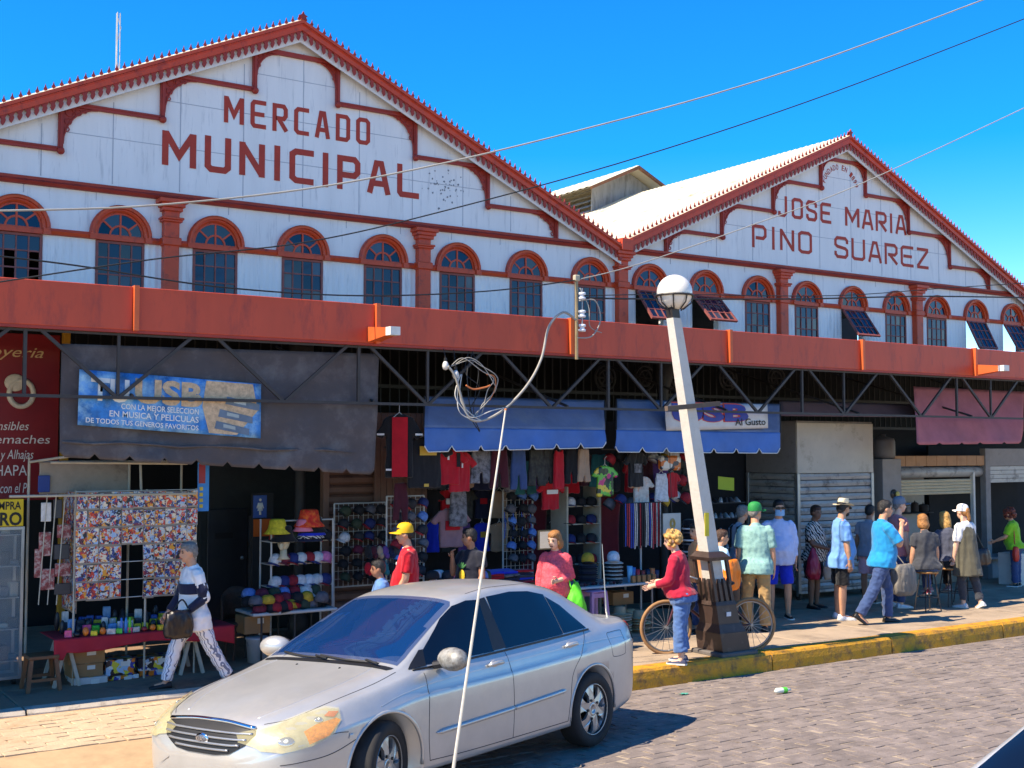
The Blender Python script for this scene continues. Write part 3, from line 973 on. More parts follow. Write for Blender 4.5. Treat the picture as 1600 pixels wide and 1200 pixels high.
TOP = [(2.215, .50), (2.20, .585), (2.16, .655), (2.08, .715), (1.95, .765), (1.7, .835), (1.35, .905), (1.13, .945), (1.05, .962), (.82, 1.085), (.6, 1.195), (.35, 1.315), (.18, 1.385), (0, 1.425), (-.35, 1.455), (-.75, 1.45), (-1.05, 1.41), (-1.25, 1.35), (-1.5, 1.225), (-1.75, 1.09), (-1.86, 1.055), (-2.05, 1.045), (-2.17, 1.02), (-2.22, .95), (-2.25, .80), (-2.27, .62)]
BELT = [(2.215, .48), (2.18, .56), (2.1, .635), (1.95, .70), (1.7, .775), (1.3, .84), (.95, .895), (.4, .915), (0, .925), (-.6, .945), (-1.2, .965), (-1.6, .985), (-2.0, .985), (-2.17, .95), (-2.22, .88), (-2.25, .76), (-2.27, .60)]
WMAX = [(2.215, .36), (2.20, .47), (2.16, .60), (2.1, .685), (2.0, .75), (1.85, .805), (1.6, .845), (1.3, .86), (.6, .868), (0, .87), (-.8, .868), (-1.3, .862), (-1.7, .845), (-1.95, .81), (-2.1, .765), (-2.2, .69), (-2.25, .57), (-2.27, .42)]
WBELT = [(2.215, .33), (2.20, .43), (2.16, .54), (2.1, .60), (1.95, .67), (1.7, .73), (1.3, .775), (.95, .80), (0, .812), (-.9, .80), (-1.4, .775), (-1.8, .74), (-2.1, .70), (-2.2, .63), (-2.25, .50), (-2.27, .38)]
ZBOT = [(2.215, .40), (2.20, .30), (2.16, .24), (2.0, .205), (1.7, .20), (-1.6, .22), (-1.95, .26), (-2.15, .31), (-2.23, .36), (-2.27, .44)]
WROOF = [(2.215, .24), (2.1, .45), (1.95, .54), (1.3, .64), (1.05, .69), (.6, .635), (.2, .575), (-.3, .555), (-1.0, .545), (-1.3, .555), (-1.6, .60), (-1.85, .64), (-2.1, .62), (-2.22, .50), (-2.27, .3)]
DROOF = [(2.215, .015), (1.95, .03), (1.0, .03), (.9, .04), (.6, .055), (.1, .065), (-.6, .07), (-1.2, .065), (-1.6, .05), (-1.85, .03), (-2.27, .02)]
def section(x):
    zt, zb_, w, wb, z0, wr, dr = (interp(t, x) for t in (TOP, BELT, WMAX, WBELT, ZBOT, WROOF, DROOF))
    zb_ = min(zb_, zt - .012)
    zm = z0 + (zb_ - z0) * .74          # widest line
    zr = max(zt - dr, zb_ + .006)
    pts = [(0, z0 + .0), (w - .16, z0), (w - .055, z0 + .012), (w - .025, z0 + .05), (w - .006, z0 + (zm - z0) * .5), (w, zm), (w - .014, zm + (zb_ - zm) * .3), (w - (w - wb) * .6, zb_ - (zb_ - zm) * .25), (wb, zb_), (wb - (wb - wr) * .33, zb_ + (zr - zb_) * .36), (wb - (wb - wr) * .7, zb_ + (zr - zb_) * .74), (wr, zr), (wr * .86, zr + dr * .52), (wr * .55, zt - dr * .13), (0, zt)]
    return pts
def dens(pts, n=3):
    out = smooth_curve([(a, b, 0) for a, b in pts], n)
    return [(p.x, p.y) for p in out]
def car_body_mesh():
    xs = []
    a = 2.215
    while a > 2.0: xs.append(a); a -= .018
    while a > -1.95: xs.append(a); a -= .045
    while a > -2.27: xs.append(a); a -= .018
    xs.append(-2.27)
    q = MB(); q.smooth = True
    rings = []
    for x in xs:
        half = dens(section(x))
        # plan curvature: the nose and tail tops lean back a little
        ring = [(x, y, z) for y, z in half] + [(x, -y, z) for y, z in half[-2:0:-1]]
        rings.append(ring)
    n = len(rings[0])
    vs = [p for r_ in rings for p in r_]
    fs = [(i * n + j, i * n + (j + 1) % n, (i + 1) * n + (j + 1) % n, (i + 1) * n + j) for i in range(len(rings) - 1) for j in range(n)]
    fs += [tuple(range(n)), tuple(range((len(rings) - 1) * n, len(rings) * n))]
    q.add(vs, fs)
    return q

AXF, AXR = 1.305, -1.305
WR = .315
SIDE_WIN_F = [(.88, .945), (.02, .955), (-.02, 1.03), (-.075, 1.34), (.08, 1.345), (.24, 1.315), (.42, 1.235), (.63, 1.11), (.78, 1.02)]
SIDE_WIN_R = [(-.13, .96), (-.955, .985), (-.955, 1.1), (-.955, 1.312), (-.75, 1.355), (-.5, 1.37), (-.17, 1.355), (-.14, 1.15)]
SIDE_WIN_Q = [(-.965, .99), (-1.34, 1.0), (-1.28, 1.06), (-1.12, 1.21), (-.965, 1.295)]
def mirror_poly(p): return p
def carve(me, polys_side, polys_top):
    """delete body faces inside window outlines"""
    bm = bmesh.new(); bm.from_mesh(me)
    def inside(p, poly):
        c = False; n = len(poly)
        for i in range(n):
            a, b = poly[i], poly[i - 1]
            if (a[1] > p[1]) != (b[1] > p[1]) and p[0] < (b[0] - a[0]) * (p[1] - a[1]) / (b[1] - a[1]) + a[0]: c = not c
        return c
    kill = []
    for f in bm.faces:
        c = f.calc_center_median()
        if f.normal.z < -.3: continue
        if abs(c.y) > .5 and c.z > .9 and any(inside((c.x, c.z), p) for p in polys_side): kill.append(f)
        elif c.z > .95 and any(inside((c.x, c.y), p) for p in polys_top): kill.append(f)
    bmesh.ops.delete(bm, geom=kill, context='FACES')
    bm.to_mesh(me); bm.free()
def panel(bvh, poly, axis, sign, off, step=.03, ring=None):
    """a panel lying on the body: 2-D outline (side view x,z / top view x,y / front view y,z) cast onto it"""
    bm = bmesh.new()
    vs = [bm.verts.new((a, b, 0)) for a, b in poly]
    bm.faces.new(vs)
    if ring:
        bmesh.ops.inset_region(bm, faces=bm.faces[:], thickness=ring, use_even_offset=True)
        bm.faces.ensure_lookup_table()
        cx = max(bm.faces, key=lambda f: len(f.verts))
        bmesh.ops.delete(bm, geom=[cx], context='FACES_ONLY')
    mn = [min(p[i] for p in poly) for i in (0, 1)]; mx = [max(p[i] for p in poly) for i in (0, 1)]
    for i in (0, 1):
        t = mn[i] + step
        while t < mx[i]:
            no = [0, 0, 0]; no[i] = 1; co = [0, 0, 0]; co[i] = t
            bmesh.ops.bisect_plane(bm, geom=bm.verts[:] + bm.edges[:] + bm.faces[:], plane_co=co, plane_no=no)
            t += step
    for v in bm.verts:
        a, b = v.co.x, v.co.y
        if axis == 'side': o_, d_ = Vector((a, sign * 2, b)), Vector((0, -sign, 0))
        elif axis == 'top': o_, d_ = Vector((a, b, 3)), Vector((0, 0, -1))
        else: o_, d_ = Vector((sign * 4, a, b)), Vector((-sign, 0, 0))
        h = bvh.ray_cast(o_, d_)
        if h[0] is None:
            h = bvh.find_nearest(o_ + d_ * (1.2 if axis == 'side' else 1.8))
        nrm = h[1] if h[1].dot(-d_) > 0 else -h[1]
        v.co = h[0] + nrm * off
    bmesh.ops.triangulate(bm, faces=[f for f in bm.faces if len(f.verts) > 4])
    ret = bmesh.ops.solidify(bm, geom=bm.faces[:], thickness=.002) if False else None
    me = bpy.data.meshes.new('panel')
    bm.to_mesh(me); bm.free()
    for p in me.polygons: p.use_smooth = True
    return me
def strip(bvh, pts, axis, sign, r, off=.0, n=6, flat=False, step=8):
    """a thin bead laid along a line on the body"""
    out = []
    for p in smooth_curve([(a, b, 0) for a, b in pts], step):
        a, b = p.x, p.y
        if axis == 'side': o_, d_ = Vector((a, sign * 2, b)), Vector((0, -sign, 0))
        elif axis == 'top': o_, d_ = Vector((a, b, 3)), Vector((0, 0, -1))
        else: o_, d_ = Vector((sign * 4, a, b)), Vector((-sign, 0, 0))
        h = bvh.ray_cast(o_, d_)
        if h[0] is None: continue
        nrm = h[1] if h[1].dot(-d_) > 0 else -h[1]
        out.append(h[0] + nrm * off)
    return out
CAR_N = [0]
def make_car(label, loc, rz, paint, scale=1., tilt=(0, 0), detailed=True, steer=0., group=None):
    root = T('sedan_car', label, 'car', loc, group, rz, world=False)
    root.scale = (scale,) * 3
    root.rotation_euler = (tilt[0], tilt[1], rz)
    m_glass = M('sky_tinted_car_glass', s(14, 56, 108), .03, var=.0, spec=1., trans=.0, alpha=.6)  # blue base colour stands in for sky reflected in the windscreen
    m_side = M('dark_tinted_side_glass', s(10, 13, 22), .03, var=0, spec=.7)
    m_seal = M('black_rubber_seal', s(20, 20, 22), .5, var=.1)
    m_seamc = M('panel_gap', s(52, 54, 58), .7, var=0)
    m_tyre = M('tyre_rubber', s(34, 33, 33), .85, var=.25, scale=12)
    m_alloy = M('alloy_silver', s(168, 170, 172), .32, .75, var=.08)
    m_chrome = M('chrome', s(215, 217, 222), .08, 1., var=0)
    m_black = M('black_grille_plastic', s(14, 14, 15), .5, var=.1)
    m_int = M('grey_seat_fabric', s(120, 122, 128), .9, var=.1)
    q = car_body_mesh()
    tmp = link('body_tmp', q.mesh('body', paint, True))
    cutters = []
    for ax in (AXF, AXR):
        for sg in (-1, 1):
            c = MB()
            Rr = .365
            prof = [(ax + Rr * math.cos(t), WR + .01 + Rr * math.sin(t) * (1.0)) for t in [2 * math.pi * i / 40 for i in range(40)]]
            c.prism(prof, lambda a, b, d: (a, d, b), sg * .58, sg * 1.2)
            co = link('cut', c.mesh('cut', M('wheel_well', s(22, 21, 21), .95, var=.1)))
            md = tmp.modifiers.new('b', 'BOOLEAN'); md.operation = 'DIFFERENCE'; md.object = co; md.solver = 'EXACT'
            cutters.append(co)
    full = BVHTree.FromPolygons(q.v, q.f)
    me = apply_mods(tmp, cutters)
    me.name = 'body'
    for co in cutters: bpy.data.objects.remove(co)
    bpy.data.objects.remove(tmp)
    WS = [(1.0, -.67), (1.0, .67), (.90, .665), (.6, .61), (.25, .55), (.20, .51), (.20, -.51), (.25, -.55), (.6, -.61), (.90, -.665)]
    RS = [(-1.13, -.47), (-1.13, .47), (-1.45, .53), (-1.72, .58), (-1.72, -.58), (-1.45, -.53)]
    shrink = lambda p, k: [(a + (sum(x for x, _ in p) / len(p) - a) * k, b + (sum(y for _, y in p) / len(p) - b) * k) for a, b in p]
    carve(me, [shrink(SIDE_WIN_F, .09), shrink(SIDE_WIN_R, .09), shrink(SIDE_WIN_Q, .2)], [shrink(WS, .07), shrink(RS, .09)])
    for p in me.polygons: p.use_smooth = p.material_index == 0
    body = link('body', me, root)
    body.data.materials.clear() if False else None
    def pan(name, poly, axis, sign, off, mat, parent=root, step=.03, ring=None):
        m_ = panel(full, poly, axis, sign, off, step, ring)
        m_.materials.append(mat)
        return link(name, m_, parent)
    def bead(name, pts, axis, sign, r, off, mat, parent=root, n=6, step=8):
        o_ = strip(full, pts, axis, sign, r, off, n, False, step)
        if len(o_) < 2: return None
        b_ = MB(); b_.smooth = True
        b_.tube(o_, r, n)
        return part(b_, name, mat, parent)
    w = pan('windscreen', WS, 'top', 1, .003, m_glass, step=.05)
    pan('seal', WS, 'top', 1, .0045, m_seal, w, .05, ring=.022)
    w = pan('rear_window', RS, 'top', 1, .003, m_side, step=.05)
    pan('seal', RS, 'top', 1, .0045, m_seal, w, .05, ring=.02)
    for sg in (1, -1):
        for nm, pl in (('front_side_window', SIDE_WIN_F), ('rear_side_window', SIDE_WIN_R), ('quarter_window', SIDE_WIN_Q)):
            w = pan(nm, pl, 'side', sg, .003, m_side)
            pan('seal', pl, 'side', sg, .0045, m_seal, w, .04, ring=.016)
        # pillar film between the side windows
        pan('pillar_trim', [(.03, .96), (-.14, .965), (-.15, 1.352), (-.06, 1.342)], 'side', sg, .0035, m_seal)
        # mirror triangle
        pan('mirror_base', [(.97, .93), (.80, .94), (.74, 1.045), (.78, 1.045)], 'side', sg, .005, m_seal)
        bead('window_trim', [(.94, .925), (.4, .935), (0, .945), (-.6, .963), (-1.0, .975), (-1.36, .985)], 'side', sg, .009, .001, m_seal)
        # doors: gap lines
        bead('door_gap', [(.86, .90), (.875, .7), (.88, .45), (.86, .285)], 'side', sg, .004, -.0015, m_seamc, n=5)
        bead('door_gap', [(-.105, .95), (-.13, .7), (-.135, .45), (-.13, .28)], 'side', sg, .004, -.0015, m_seamc, n=5)
        bead('door_gap', [(-1.30, 1.0), (-1.13, .82), (-.97, .66), (-.93, .45), (-.9, .28)], 'side', sg, .004, -.0015, m_seamc, n=5)
        bead('sill_gap', [(.86, .285), (.3, .275), (-.9, .28)], 'side', sg, .004, -.0015, m_seamc, n=5)
        bead('fender_gap', [(1.67, .62), (1.78, .625), (1.95, .60)], 'side', sg, .0035, -.001, m_seamc, n=5)
        bead('character_line', [(1.35, .735), (1.1, .79), (.7, .83), (0, .855), (-.7, .875), (-1.3, .885), (-1.9, .88)], 'side', sg, .003, -.0015, paint)
        bead('side_moulding', [(.80, .475), (.4, .49), (0, .50), (-.12, .505)], 'side', sg, [.004] + [.019] * 60, .0, paint) if False else None
        for a, b in (((.80, .47), (-.125, .505)), ((-.145, .506), (-.86, .54))):
            o_ = strip(full, [a, ((a[0] + b[0]) / 2, (a[1] + b[1]) / 2), b], 'side', sg, .02, .004, 6, False, 10)
            rr = [.019] * len(o_)
            if a[0] > .5: rr[0], rr[1] = .004, .013
            if b[0] < -.5: rr[-1], rr[-2] = .004, .013
            b_ = MB(); b_.smooth = True; b_.tube(o_, rr, 8)
            part(b_, 'side_moulding', paint, root)
        # wheel arch lips
        for ax in (AXF, AXR):
            pts = [(ax + .37 * math.cos(t), WR + .01 + .37 * math.sin(t)) for t in [R(-8 + 196 * i / 24) for i in range(25)]]
            o_ = strip(full, pts, 'side', sg, .01, -.006, 6, False, 1)
            b_ = MB(); b_.smooth = True; b_.tube(o_, .014, 8)
            part(b_, 'wheel_arch_lip', paint, root)
        for hx, hz in ((.07, .865), (-.98, .89)):
            h = full.ray_cast(Vector((hx, sg * 2, hz)), Vector((0, -sg, 0)))
            p, nn = h[0], h[1] if h[1].y * sg > 0 else -h[1]
            b_ = MB(); b_.smooth = True
            b_.ell(p + nn * -.004, (.05, .012, .036), 12, 6)
            cup = part(b_, 'handle_cup', paint, root)
            b_ = MB(); b_.smooth = True
            b_.tube([p + Vector((.085, 0, -.004)) + nn * .008, p + Vector((.06, 0, 0)) + nn * .03, p + Vector((0, 0, .004)) + nn * .035, p + Vector((-.06, 0, .002)) + nn * .032, p + Vector((-.10, 0, .0)) + nn * .012], [.011, .016, .017, .017, .012], 8)
            part(b_, 'door_handle', paint, root)
        # mirror
        b_ = MB(); b_.smooth = True
        mt = Matrix.Rotation(R(-12 * sg), 4, 'Z')
        b_.ell((.70, sg * .945, .985), (.09, .145, .085), 16, 10, mt)
        mi = part(b_, 'wing_mirror', M('dusty_mirror_shell', s(150, 148, 142), .55, .3, var=.25, scale=14, dirt=(s(96, 90, 82), .6, 18)) if sg > 0 else paint, root)
        b_ = MB(); b_.tube([(.74, sg * .80, .94), (.73, sg * .88, .955)], .03, 8); b_.ell((.655, sg * .945, .985), (.055, .135, .075), 14, 8, mt)
        part(b_, 'mirror_glass', m_seal, mi)
        # headlight
        HL = [(1.66, .735), (1.74, .765), (1.88, .752), (2.03, .70), (2.10, .66), (2.13, .575), (2.08, .525), (1.95, .535), (1.78, .585), (1.69, .645)]
        hp = [(1.68, .765), (1.74, .775), (1.86, .75), (2.0, .71), (2.11, .672), (2.165, .64), (2.185, .59), (2.17, .55), (2.11, .54), (1.95, .57), (1.8, .62), (1.71, .69)]
        m_bez = M('headlamp_bezel', s(186, 178, 150), .3, .35, var=.2, scale=18)
        hl = pan('headlight', hp, 'side', sg, .003, m_bez, step=.025)
        pan('headlight_rim', hp, 'side', sg, .009, m_seamc, hl, .03, ring=.007)
        for hx, hz, rx, rz_ in ((2.07, .605, .055, .034), (1.84, .715, .03, .024)):
            h = full.ray_cast(Vector((hx, sg * 2, hz)), Vector((0, -sg, 0)))
            nn = h[1] if h[1].y * sg > 0 else -h[1]
            tx = Vector((0, 0, 1)).cross(nn).normalized(); mt = Matrix((tx, nn, nn.cross(tx) * -1)).transposed().to_4x4()
            b_ = MB(); b_.smooth = True; b_.ell(h[0] + nn * .002, (rx, .012, rz_), 18, 10, mt); part(b_, 'lamp_bowl', m_chrome, hl)
            b_ = MB(); b_.smooth = True; b_.ell(h[0] + nn * .013, (rx * .3, .006, rz_ * .4), 12, 8, mt); part(b_, 'lamp_bulb', M('lamp_bulb_glass', s(226, 222, 200), .1, var=0), hl)
        pan('indicator_lens', [(1.705, .70), (1.73, .715), (1.87, .69), (1.96, .655), (1.96, .58), (1.82, .622)], 'side', sg, .007, M('amber_lens', s(232, 124, 14), .15, var=.45, scale=55, coat=1.), hl, .03)
        pan('red_reflector', [(1.69, .75), (1.75, .755), (1.80, .73), (1.74, .72)], 'side', sg, .007, M('red_orange_lens', s(190, 70, 40), .2, var=.2, scale=30, coat=1.), hl, .03)
        pan('lens_cover', hp, 'side', sg, .016, M('yellowed_clear_lens', s(214, 202, 150), .06, 0, var=.1, scale=10, spec=.8, alpha=.3), hl, .03)
        # side marker on the bumper corner
        pan('side_marker', [(1.60, .60), (1.66, .61), (1.67, .575), (1.61, .565)], 'side', sg, .006, paint)
        # tail lamp
        tl = pan('tail_lamp', [(-2.06, .99), (-2.17, .985), (-2.235, .90), (-2.25, .78), (-2.24, .70), (-2.19, .72), (-2.13, .83)], 'side', sg, .006, M('red_tail_lens', s(160, 24, 22), .12, var=.2, scale=20, coat=1.), step=.03)
        # fuel flap
        if sg > 0:
            bead('fuel_flap_gap', [(-1.62, .93), (-1.86, .93), (-1.88, .90), (-1.88, .75), (-1.85, .72), (-1.66, .72), (-1.62, .76), (-1.60, .9), (-1.62, .93)], 'side', sg, .003, -.001, m_seamc, n=5)
        # fog lamp recess / bumper crease
        bead('bumper_gap', [(1.61, .56), (1.8, .50), (2.0, .475), (2.12, .465)], 'side', sg, .004, -.001, m_seamc, n=5)
        # bonnet gap
        bead('bonnet_gap', [(1.06, sg * .71), (1.3, sg * .70), (1.7, sg * .655), (1.95, sg * .58), (2.07, sg * .46)], 'top', 1, .0045, -.002, m_seamc, n=5)
        bead('bonnet_crease', [(1.0, sg * .5), (1.4, sg * .52), (1.8, sg * .46), (2.04, sg * .36)], 'top', 1, .012, -.008, paint)
        bead('roof_gutter', [(.0, sg * .5), (-.4, sg * .49), (-1.0, sg * .475)], 'top', 1, .006, -.003, m_seamc, n=5)
    # grille, emblem, number plate, lower intake
    GR = [(-.44, .665), (-.30, .683), (0, .69), (.30, .683), (.44, .665), (.455, .64), (.40, .575), (.27, .512), (.15, .498), (-.15, .498), (-.27, .512), (-.40, .575), (-.455, .64)]
    gr = pan('grille', GR, 'front', 1, .008, m_black, step=.03)
    pan('grille_surround', GR, 'front', 1, .012, m_chrome, gr, .04, ring=.014)
    for k, z in enumerate((.535, .570, .605, .64)):
        hw_ = (.27, .36, .41, .44)[k]
        o_ = strip(full, [(-hw_, z), (-hw_ / 2, z - .004), (0, z - .005), (hw_ / 2, z - .004), (hw_, z)], 'front', 1, .01, .014, 6, False, 5)
        b_ = MB(); b_.smooth = True; b_.tube(o_, .0085, 6); part(b_, 'grille_bar', m_alloy, gr)
    o_ = strip(full, [(-.43, .672), (-.2, .69), (0, .693), (.2, .69), (.43, .672)], 'front', 1, .01, .01, 6, False, 5)
    b_ = MB(); b_.smooth = True; b_.tube(o_, .016, 8); part(b_, 'chrome_strip', m_chrome, gr)
    h = full.ray_cast(Vector((4, 0, .592)), Vector((-1, 0, 0)))
    p = h[0]
    b_ = MB(); b_.smooth = True; b_.ell((p.x + .014, 0, .592), (.012, .068, .036), 20, 8); em = part(b_, 'emblem', m_chrome, root)
    b_ = MB(); b_.smooth = True; b_.ell((p.x + .0175, 0, .592), (.0105, .058, .028), 20, 8); part(b_, 'emblem_field', M('emblem_grey', s(110, 112, 118), .3, .5, var=0), em)
    tm = text_mesh('KIA', .045, .001, 0, .004)
    tm.transform(Matrix.Rotation(math.pi / 2, 4, 'Z')); tm.transform(Matrix.Translation((p.x + .0295, -.046, .576)))
    tm.materials.append(m_chrome); link('emblem_lettering', tm, em)
    b_ = MB(); b_.bbox(p.x - .02, p.x + .012, -.16, .16, .36, .455, .006); part(b_, 'number_plate', M('plain_plate', s(196, 192, 182), .5, var=.1), root)
    pan('lower_intake', [(-.42, .335), (.42, .335), (.36, .27), (-.36, .27)], 'front', 1, .005, m_black, step=.05)
    # wipers, washer jets, cabin
    for (a, b, c, d) in ((1.03, .50, 1.0, -.10), (1.03, -.02, .98, -.52)):
        o_ = strip(full, [(a, b), ((a + c) / 2 + .02, (b + d) / 2), (c, d)], 'top', 1, .01, .014, 6, False, 5)
        b_ = MB(); b_.tube(o_, .009, 6)
        o2 = strip(full, [(1.065, b + .05), (a, b - .1)], 'top', 1, .01, .03, 6, False, 5); b_.tube(o2, .008, 6)
        part(b_, 'wiper', m_seal, root)
    pan('cowl_grille', [(1.085, -.64), (1.085, .64), (1.035, .67), (1.035, -.67)], 'top', 1, .004, m_seal, step=.06)
    for y in (.25, -.2):
        h = full.ray_cast(Vector((1.16, y, 3)), Vector((0, 0, -1)))
        b_ = MB(); b_.ell(h[0], (.012, .009, .008), 8, 5); part(b_, 'washer_jet', m_seal, root)
    for y in (.36, -.36):
        b_ = MB(); b_.smooth = True
        b_.ell((-.10, y, .62), (.28, .25, .12), 14, 8)
        b_.ell((-.36, y, .86), (.13, .25, .34), 14, 10, Matrix.Rotation(R(-14), 4, 'Y'))
        se = part(b_, 'seat', m_int, root)
        b_ = MB(); b_.smooth = True; b_.ell((-.44, y, 1.22), (.06, .13, .09), 12, 8); part(b_, 'headrest', m_int, se)
    b_ = MB(); b_.smooth = True; b_.ell((-1.15, 0, .85), (.14, .6, .3), 14, 8); part(b_, 'rear_bench', m_int, root)
    b_ = MB(); b_.smooth = True
    b_.ell((.80, 0, .80), (.28, .70, .13), 24, 10); b_.ell((.68, .36, .90), (.16, .22, .07), 14, 8)
    part(b_, 'dashboard', M('dark_dash', s(88, 92, 98), .9, var=.1), root)
    b_ = MB(); b_.smooth = True
    mt = Matrix.Translation((.38, .36, .92)) @ Matrix.Rotation(R(62), 4, 'Y')
    b_.tube([mt @ Vector((.18 * math.cos(t), .18 * math.sin(t), 0)) for t in [i * math.pi / 10 for i in range(21)]], .014, 8, False)
    b_.tube([mt @ Vector((-.17, 0, 0)), mt @ Vector((.17, 0, 0))], .016, 6)
    part(b_, 'steering_wheel', m_seal, root)
    b_ = MB(); b_.box(-1.7, .95, -.68, .68, .34, .40); part(b_, 'floor_pan', m_seal, root)
    # wheels
    for ax in (AXF, AXR):
        for sg in (1, -1):
            wr = T('wheel_tmp', '', '', (ax, sg * .755, WR), world=False)
            for kk in ('label', 'category'): del wr[kk]
            b_ = MB(); b_.smooth = True
            pf = [(.205, -.085), (.25, -.10), (.295, -.098), (.312, -.075), (.315, -.03), (.315, .03), (.312, .075), (.295, .098), (.25, .10), (.205, .085)]
            n = 48
            vs = [(r_ * math.cos(2 * math.pi * j / n), y, r_ * math.sin(2 * math.pi * j / n)) for r_, y in pf for j in range(n)]
            b_.add(vs, [(i * n + j, i * n + (j + 1) % n, ((i + 1) % len(pf)) * n + (j + 1) % n, ((i + 1) % len(pf)) * n + j) for i in range(len(pf)) for j in range(n)])
            ty = link('wheel', b_.mesh('wheel', m_tyre), root, (ax, sg * .752, WR))
            ty.rotation_euler = (0, 0, (steer if ax > 0 else 0))
            bpy.data.objects.remove(wr)
            b_ = MB(); b_.smooth = True
            # rim: outer ring, dish, six fat spokes
            yo = sg
            prf = [(.208, .088), (.214, .092), (.21, .07), (.19, .05), (.185, -.06)]
            vs = [(r_ * math.cos(2 * math.pi * j / n), yo * y, r_ * math.sin(2 * math.pi * j / n)) for r_, y in prf for j in range(n)]
            b_.add(vs, [(i * n + j, i * n + (j + 1) % n, (i + 1) * n + (j + 1) % n, (i + 1) * n + j) for i in range(len(prf) - 1) for j in range(n)])
            for k in range(6):
                a0 = k * math.pi / 3 + .3
                pl = [(.05, -.045), (.09, -.036), (.13, -.036), (.165, -.052), (.197, -.075), (.202, 0), (.197, .075), (.165, .052), (.13, .036), (.09, .036), (.05, .045)]
                ca, sa = math.cos(a0), math.sin(a0)
                fn = lambda u, v, d: ((u * ca - v * sa), yo * (d + .018 * (1 - ((u - .11) / .1) ** 2) * .8), (u * sa + v * ca))
                b_.smooth = False
                b_.prism(pl, fn, .045, .068)
            b_.smooth = True
            b_.add([(r_ * math.cos(2 * math.pi * j / 24), yo * y, r_ * math.sin(2 * math.pi * j / 24)) for r_, y in ((.062, .05), (.062, .075), (.05, .08), (.032, .082), (.03, .076), (.0, .077)) for j in range(24)], [(i * 24 + j, i * 24 + (j + 1) % 24, (i + 1) * 24 + (j + 1) % 24, (i + 1) * 24 + j) for i in range(5) for j in range(24)])
            part(b_, 'rim', m_alloy, ty)
            b_ = MB()
            b_.add([(r_ * math.cos(2 * math.pi * j / 24), yo * y, r_ * math.sin(2 * math.pi * j / 24)) for r_, y in ((.0, .015), (.187, .012), (.187, -.06)) for j in range(24)], [(i * 24 + j, i * 24 + (j + 1) % 24, (i + 1) * 24 + (j + 1) % 24, (i + 1) * 24 + j) for i in range(2) for j in range(24)])
            part(b_, 'brake_disc', m_black, ty)
            for k in range(5):
                b_ = MB()
                a0 = k * 2 * math.pi / 5
                b_.tube([(.08 * math.cos(a0), yo * .06, .08 * math.sin(a0)), (.08 * math.cos(a0), yo * .088, .08 * math.sin(a0))], .012, 6)
                part(b_, 'wheel_nut', m_black, ty)
    # short roof aerial at the boot lid
    if detailed: b_ = MB(); b_.tube([(-1.95, .60, 1.03), (-1.93, .60, 1.09), (-1.90, .60, 1.70)], [.012, .008, .003], 6); part(b_, 'aerial', M('steel_aerial', s(180, 180, 176), .4, .6, var=0), root)
    return root
m_silver = M('dusty_silver_paint', s(182, 181, 178), .33, .45, var=.08, scale=3, coat=.5, bump=.035, bscale=2.2, dirt=(s(192, 188, 180), .3, 2.4))
CARP = (4.969, 8.908, 3.486)
car = make_car('dusty silver four door sedan with yellowed headlights in front of the market', (CARP[0], CARP[1], zroad(CARP[1])), CARP[2], m_silver, 1.023, tilt=(.047, -.017), steer=R(18))
# ------------------------------------------------------------------ people
def remesh(mb, vox, mats, name, it=2, wr=0., wscale=9., wstretch=(1, 1, .6)):
    me0 = mb.mesh('tmp', mats, True)
    ob = link('tmp', me0)
    md = ob.modifiers.new('r', 'REMESH'); md.mode = 'VOXEL'; md.voxel_size = vox; md.use_smooth_shade = True
    if it:
        sm = ob.modifiers.new('s', 'SMOOTH'); sm.factor = .5; sm.iterations = it
    me = apply_mods(ob)
    bpy.data.objects.remove(ob); bpy.data.meshes.remove(me0)
    me.name = name
    if wr:
        nn = [v.normal.copy() for v in me.vertices]
        sd_ = random.uniform(0, 50)
        for v, q in zip(me.vertices, nn):
            c = Vector((v.co.x * wstretch[0], v.co.y * wstretch[1], v.co.z * wstretch[2])) * wscale + Vector((sd_,) * 3)
            d = noise.noise(c) * .7 + .9 * (.35 - abs(noise.noise(c * 1.3 + Vector((7, 3, 1))))) + .4 * noise.noise(c * 2.6)
            v.co += q * (d * wr)
    me.materials.clear()
    for m in (mats if isinstance(mats, (list, tuple)) else [mats]): me.materials.append(m)
    for p in me.polygons: p.use_smooth = True; p.material_index = 0
    return me
def join_mb(me, mb):
    """append loose tubes (fingers) to a mesh"""
    bm = bmesh.new(); bm.from_mesh(me)
    m2 = mb.mesh('t', me.materials[0], True)
    bm.from_mesh(m2); bm.to_mesh(me); bm.free()
    bpy.data.meshes.remove(m2)
    for p in me.polygons: p.use_smooth = True
SKIN = {'tan': M('skin_tan', s(198, 144, 112), .55, var=.08, scale=20), 'brown': M('skin_brown', s(166, 114, 86), .55, var=.08, scale=20), 'light': M('skin_light', s(220, 172, 144), .55, var=.08, scale=20), 'dark': M('skin_dark', s(126, 88, 68), .55, var=.08, scale=20)}
HAIRC = {'black': M('hair_black', s(28, 24, 23), .5, var=.4, scale=40, bump=.6, bscale=120), 'grey': M('hair_grey', s(120, 116, 112), .6, var=.35, scale=40, bump=.6, bscale=120), 'brown': M('hair_brown', s(66, 42, 30), .5, var=.4, scale=40, bump=.6, bscale=120), 'blond': M('hair_blond', s(196, 150, 82), .5, var=.4, scale=30, bump=.7, bscale=90), 'red': M('hair_auburn', s(112, 48, 32), .5, var=.4, scale=30, bump=.7, bscale=90), 'amber': M('hair_amber', s(158, 106, 56), .5, var=.4, scale=30, bump=.7, bscale=90)}
def clothm(name, col, var=.14, rough=.85, bump=.25): return M(name, col, rough, var=var, scale=7, bump=bump, bscale=16, sheen=.2, spec=.25)
m_eye = M('dark_eyes', s(26, 20, 18), .3, var=0)
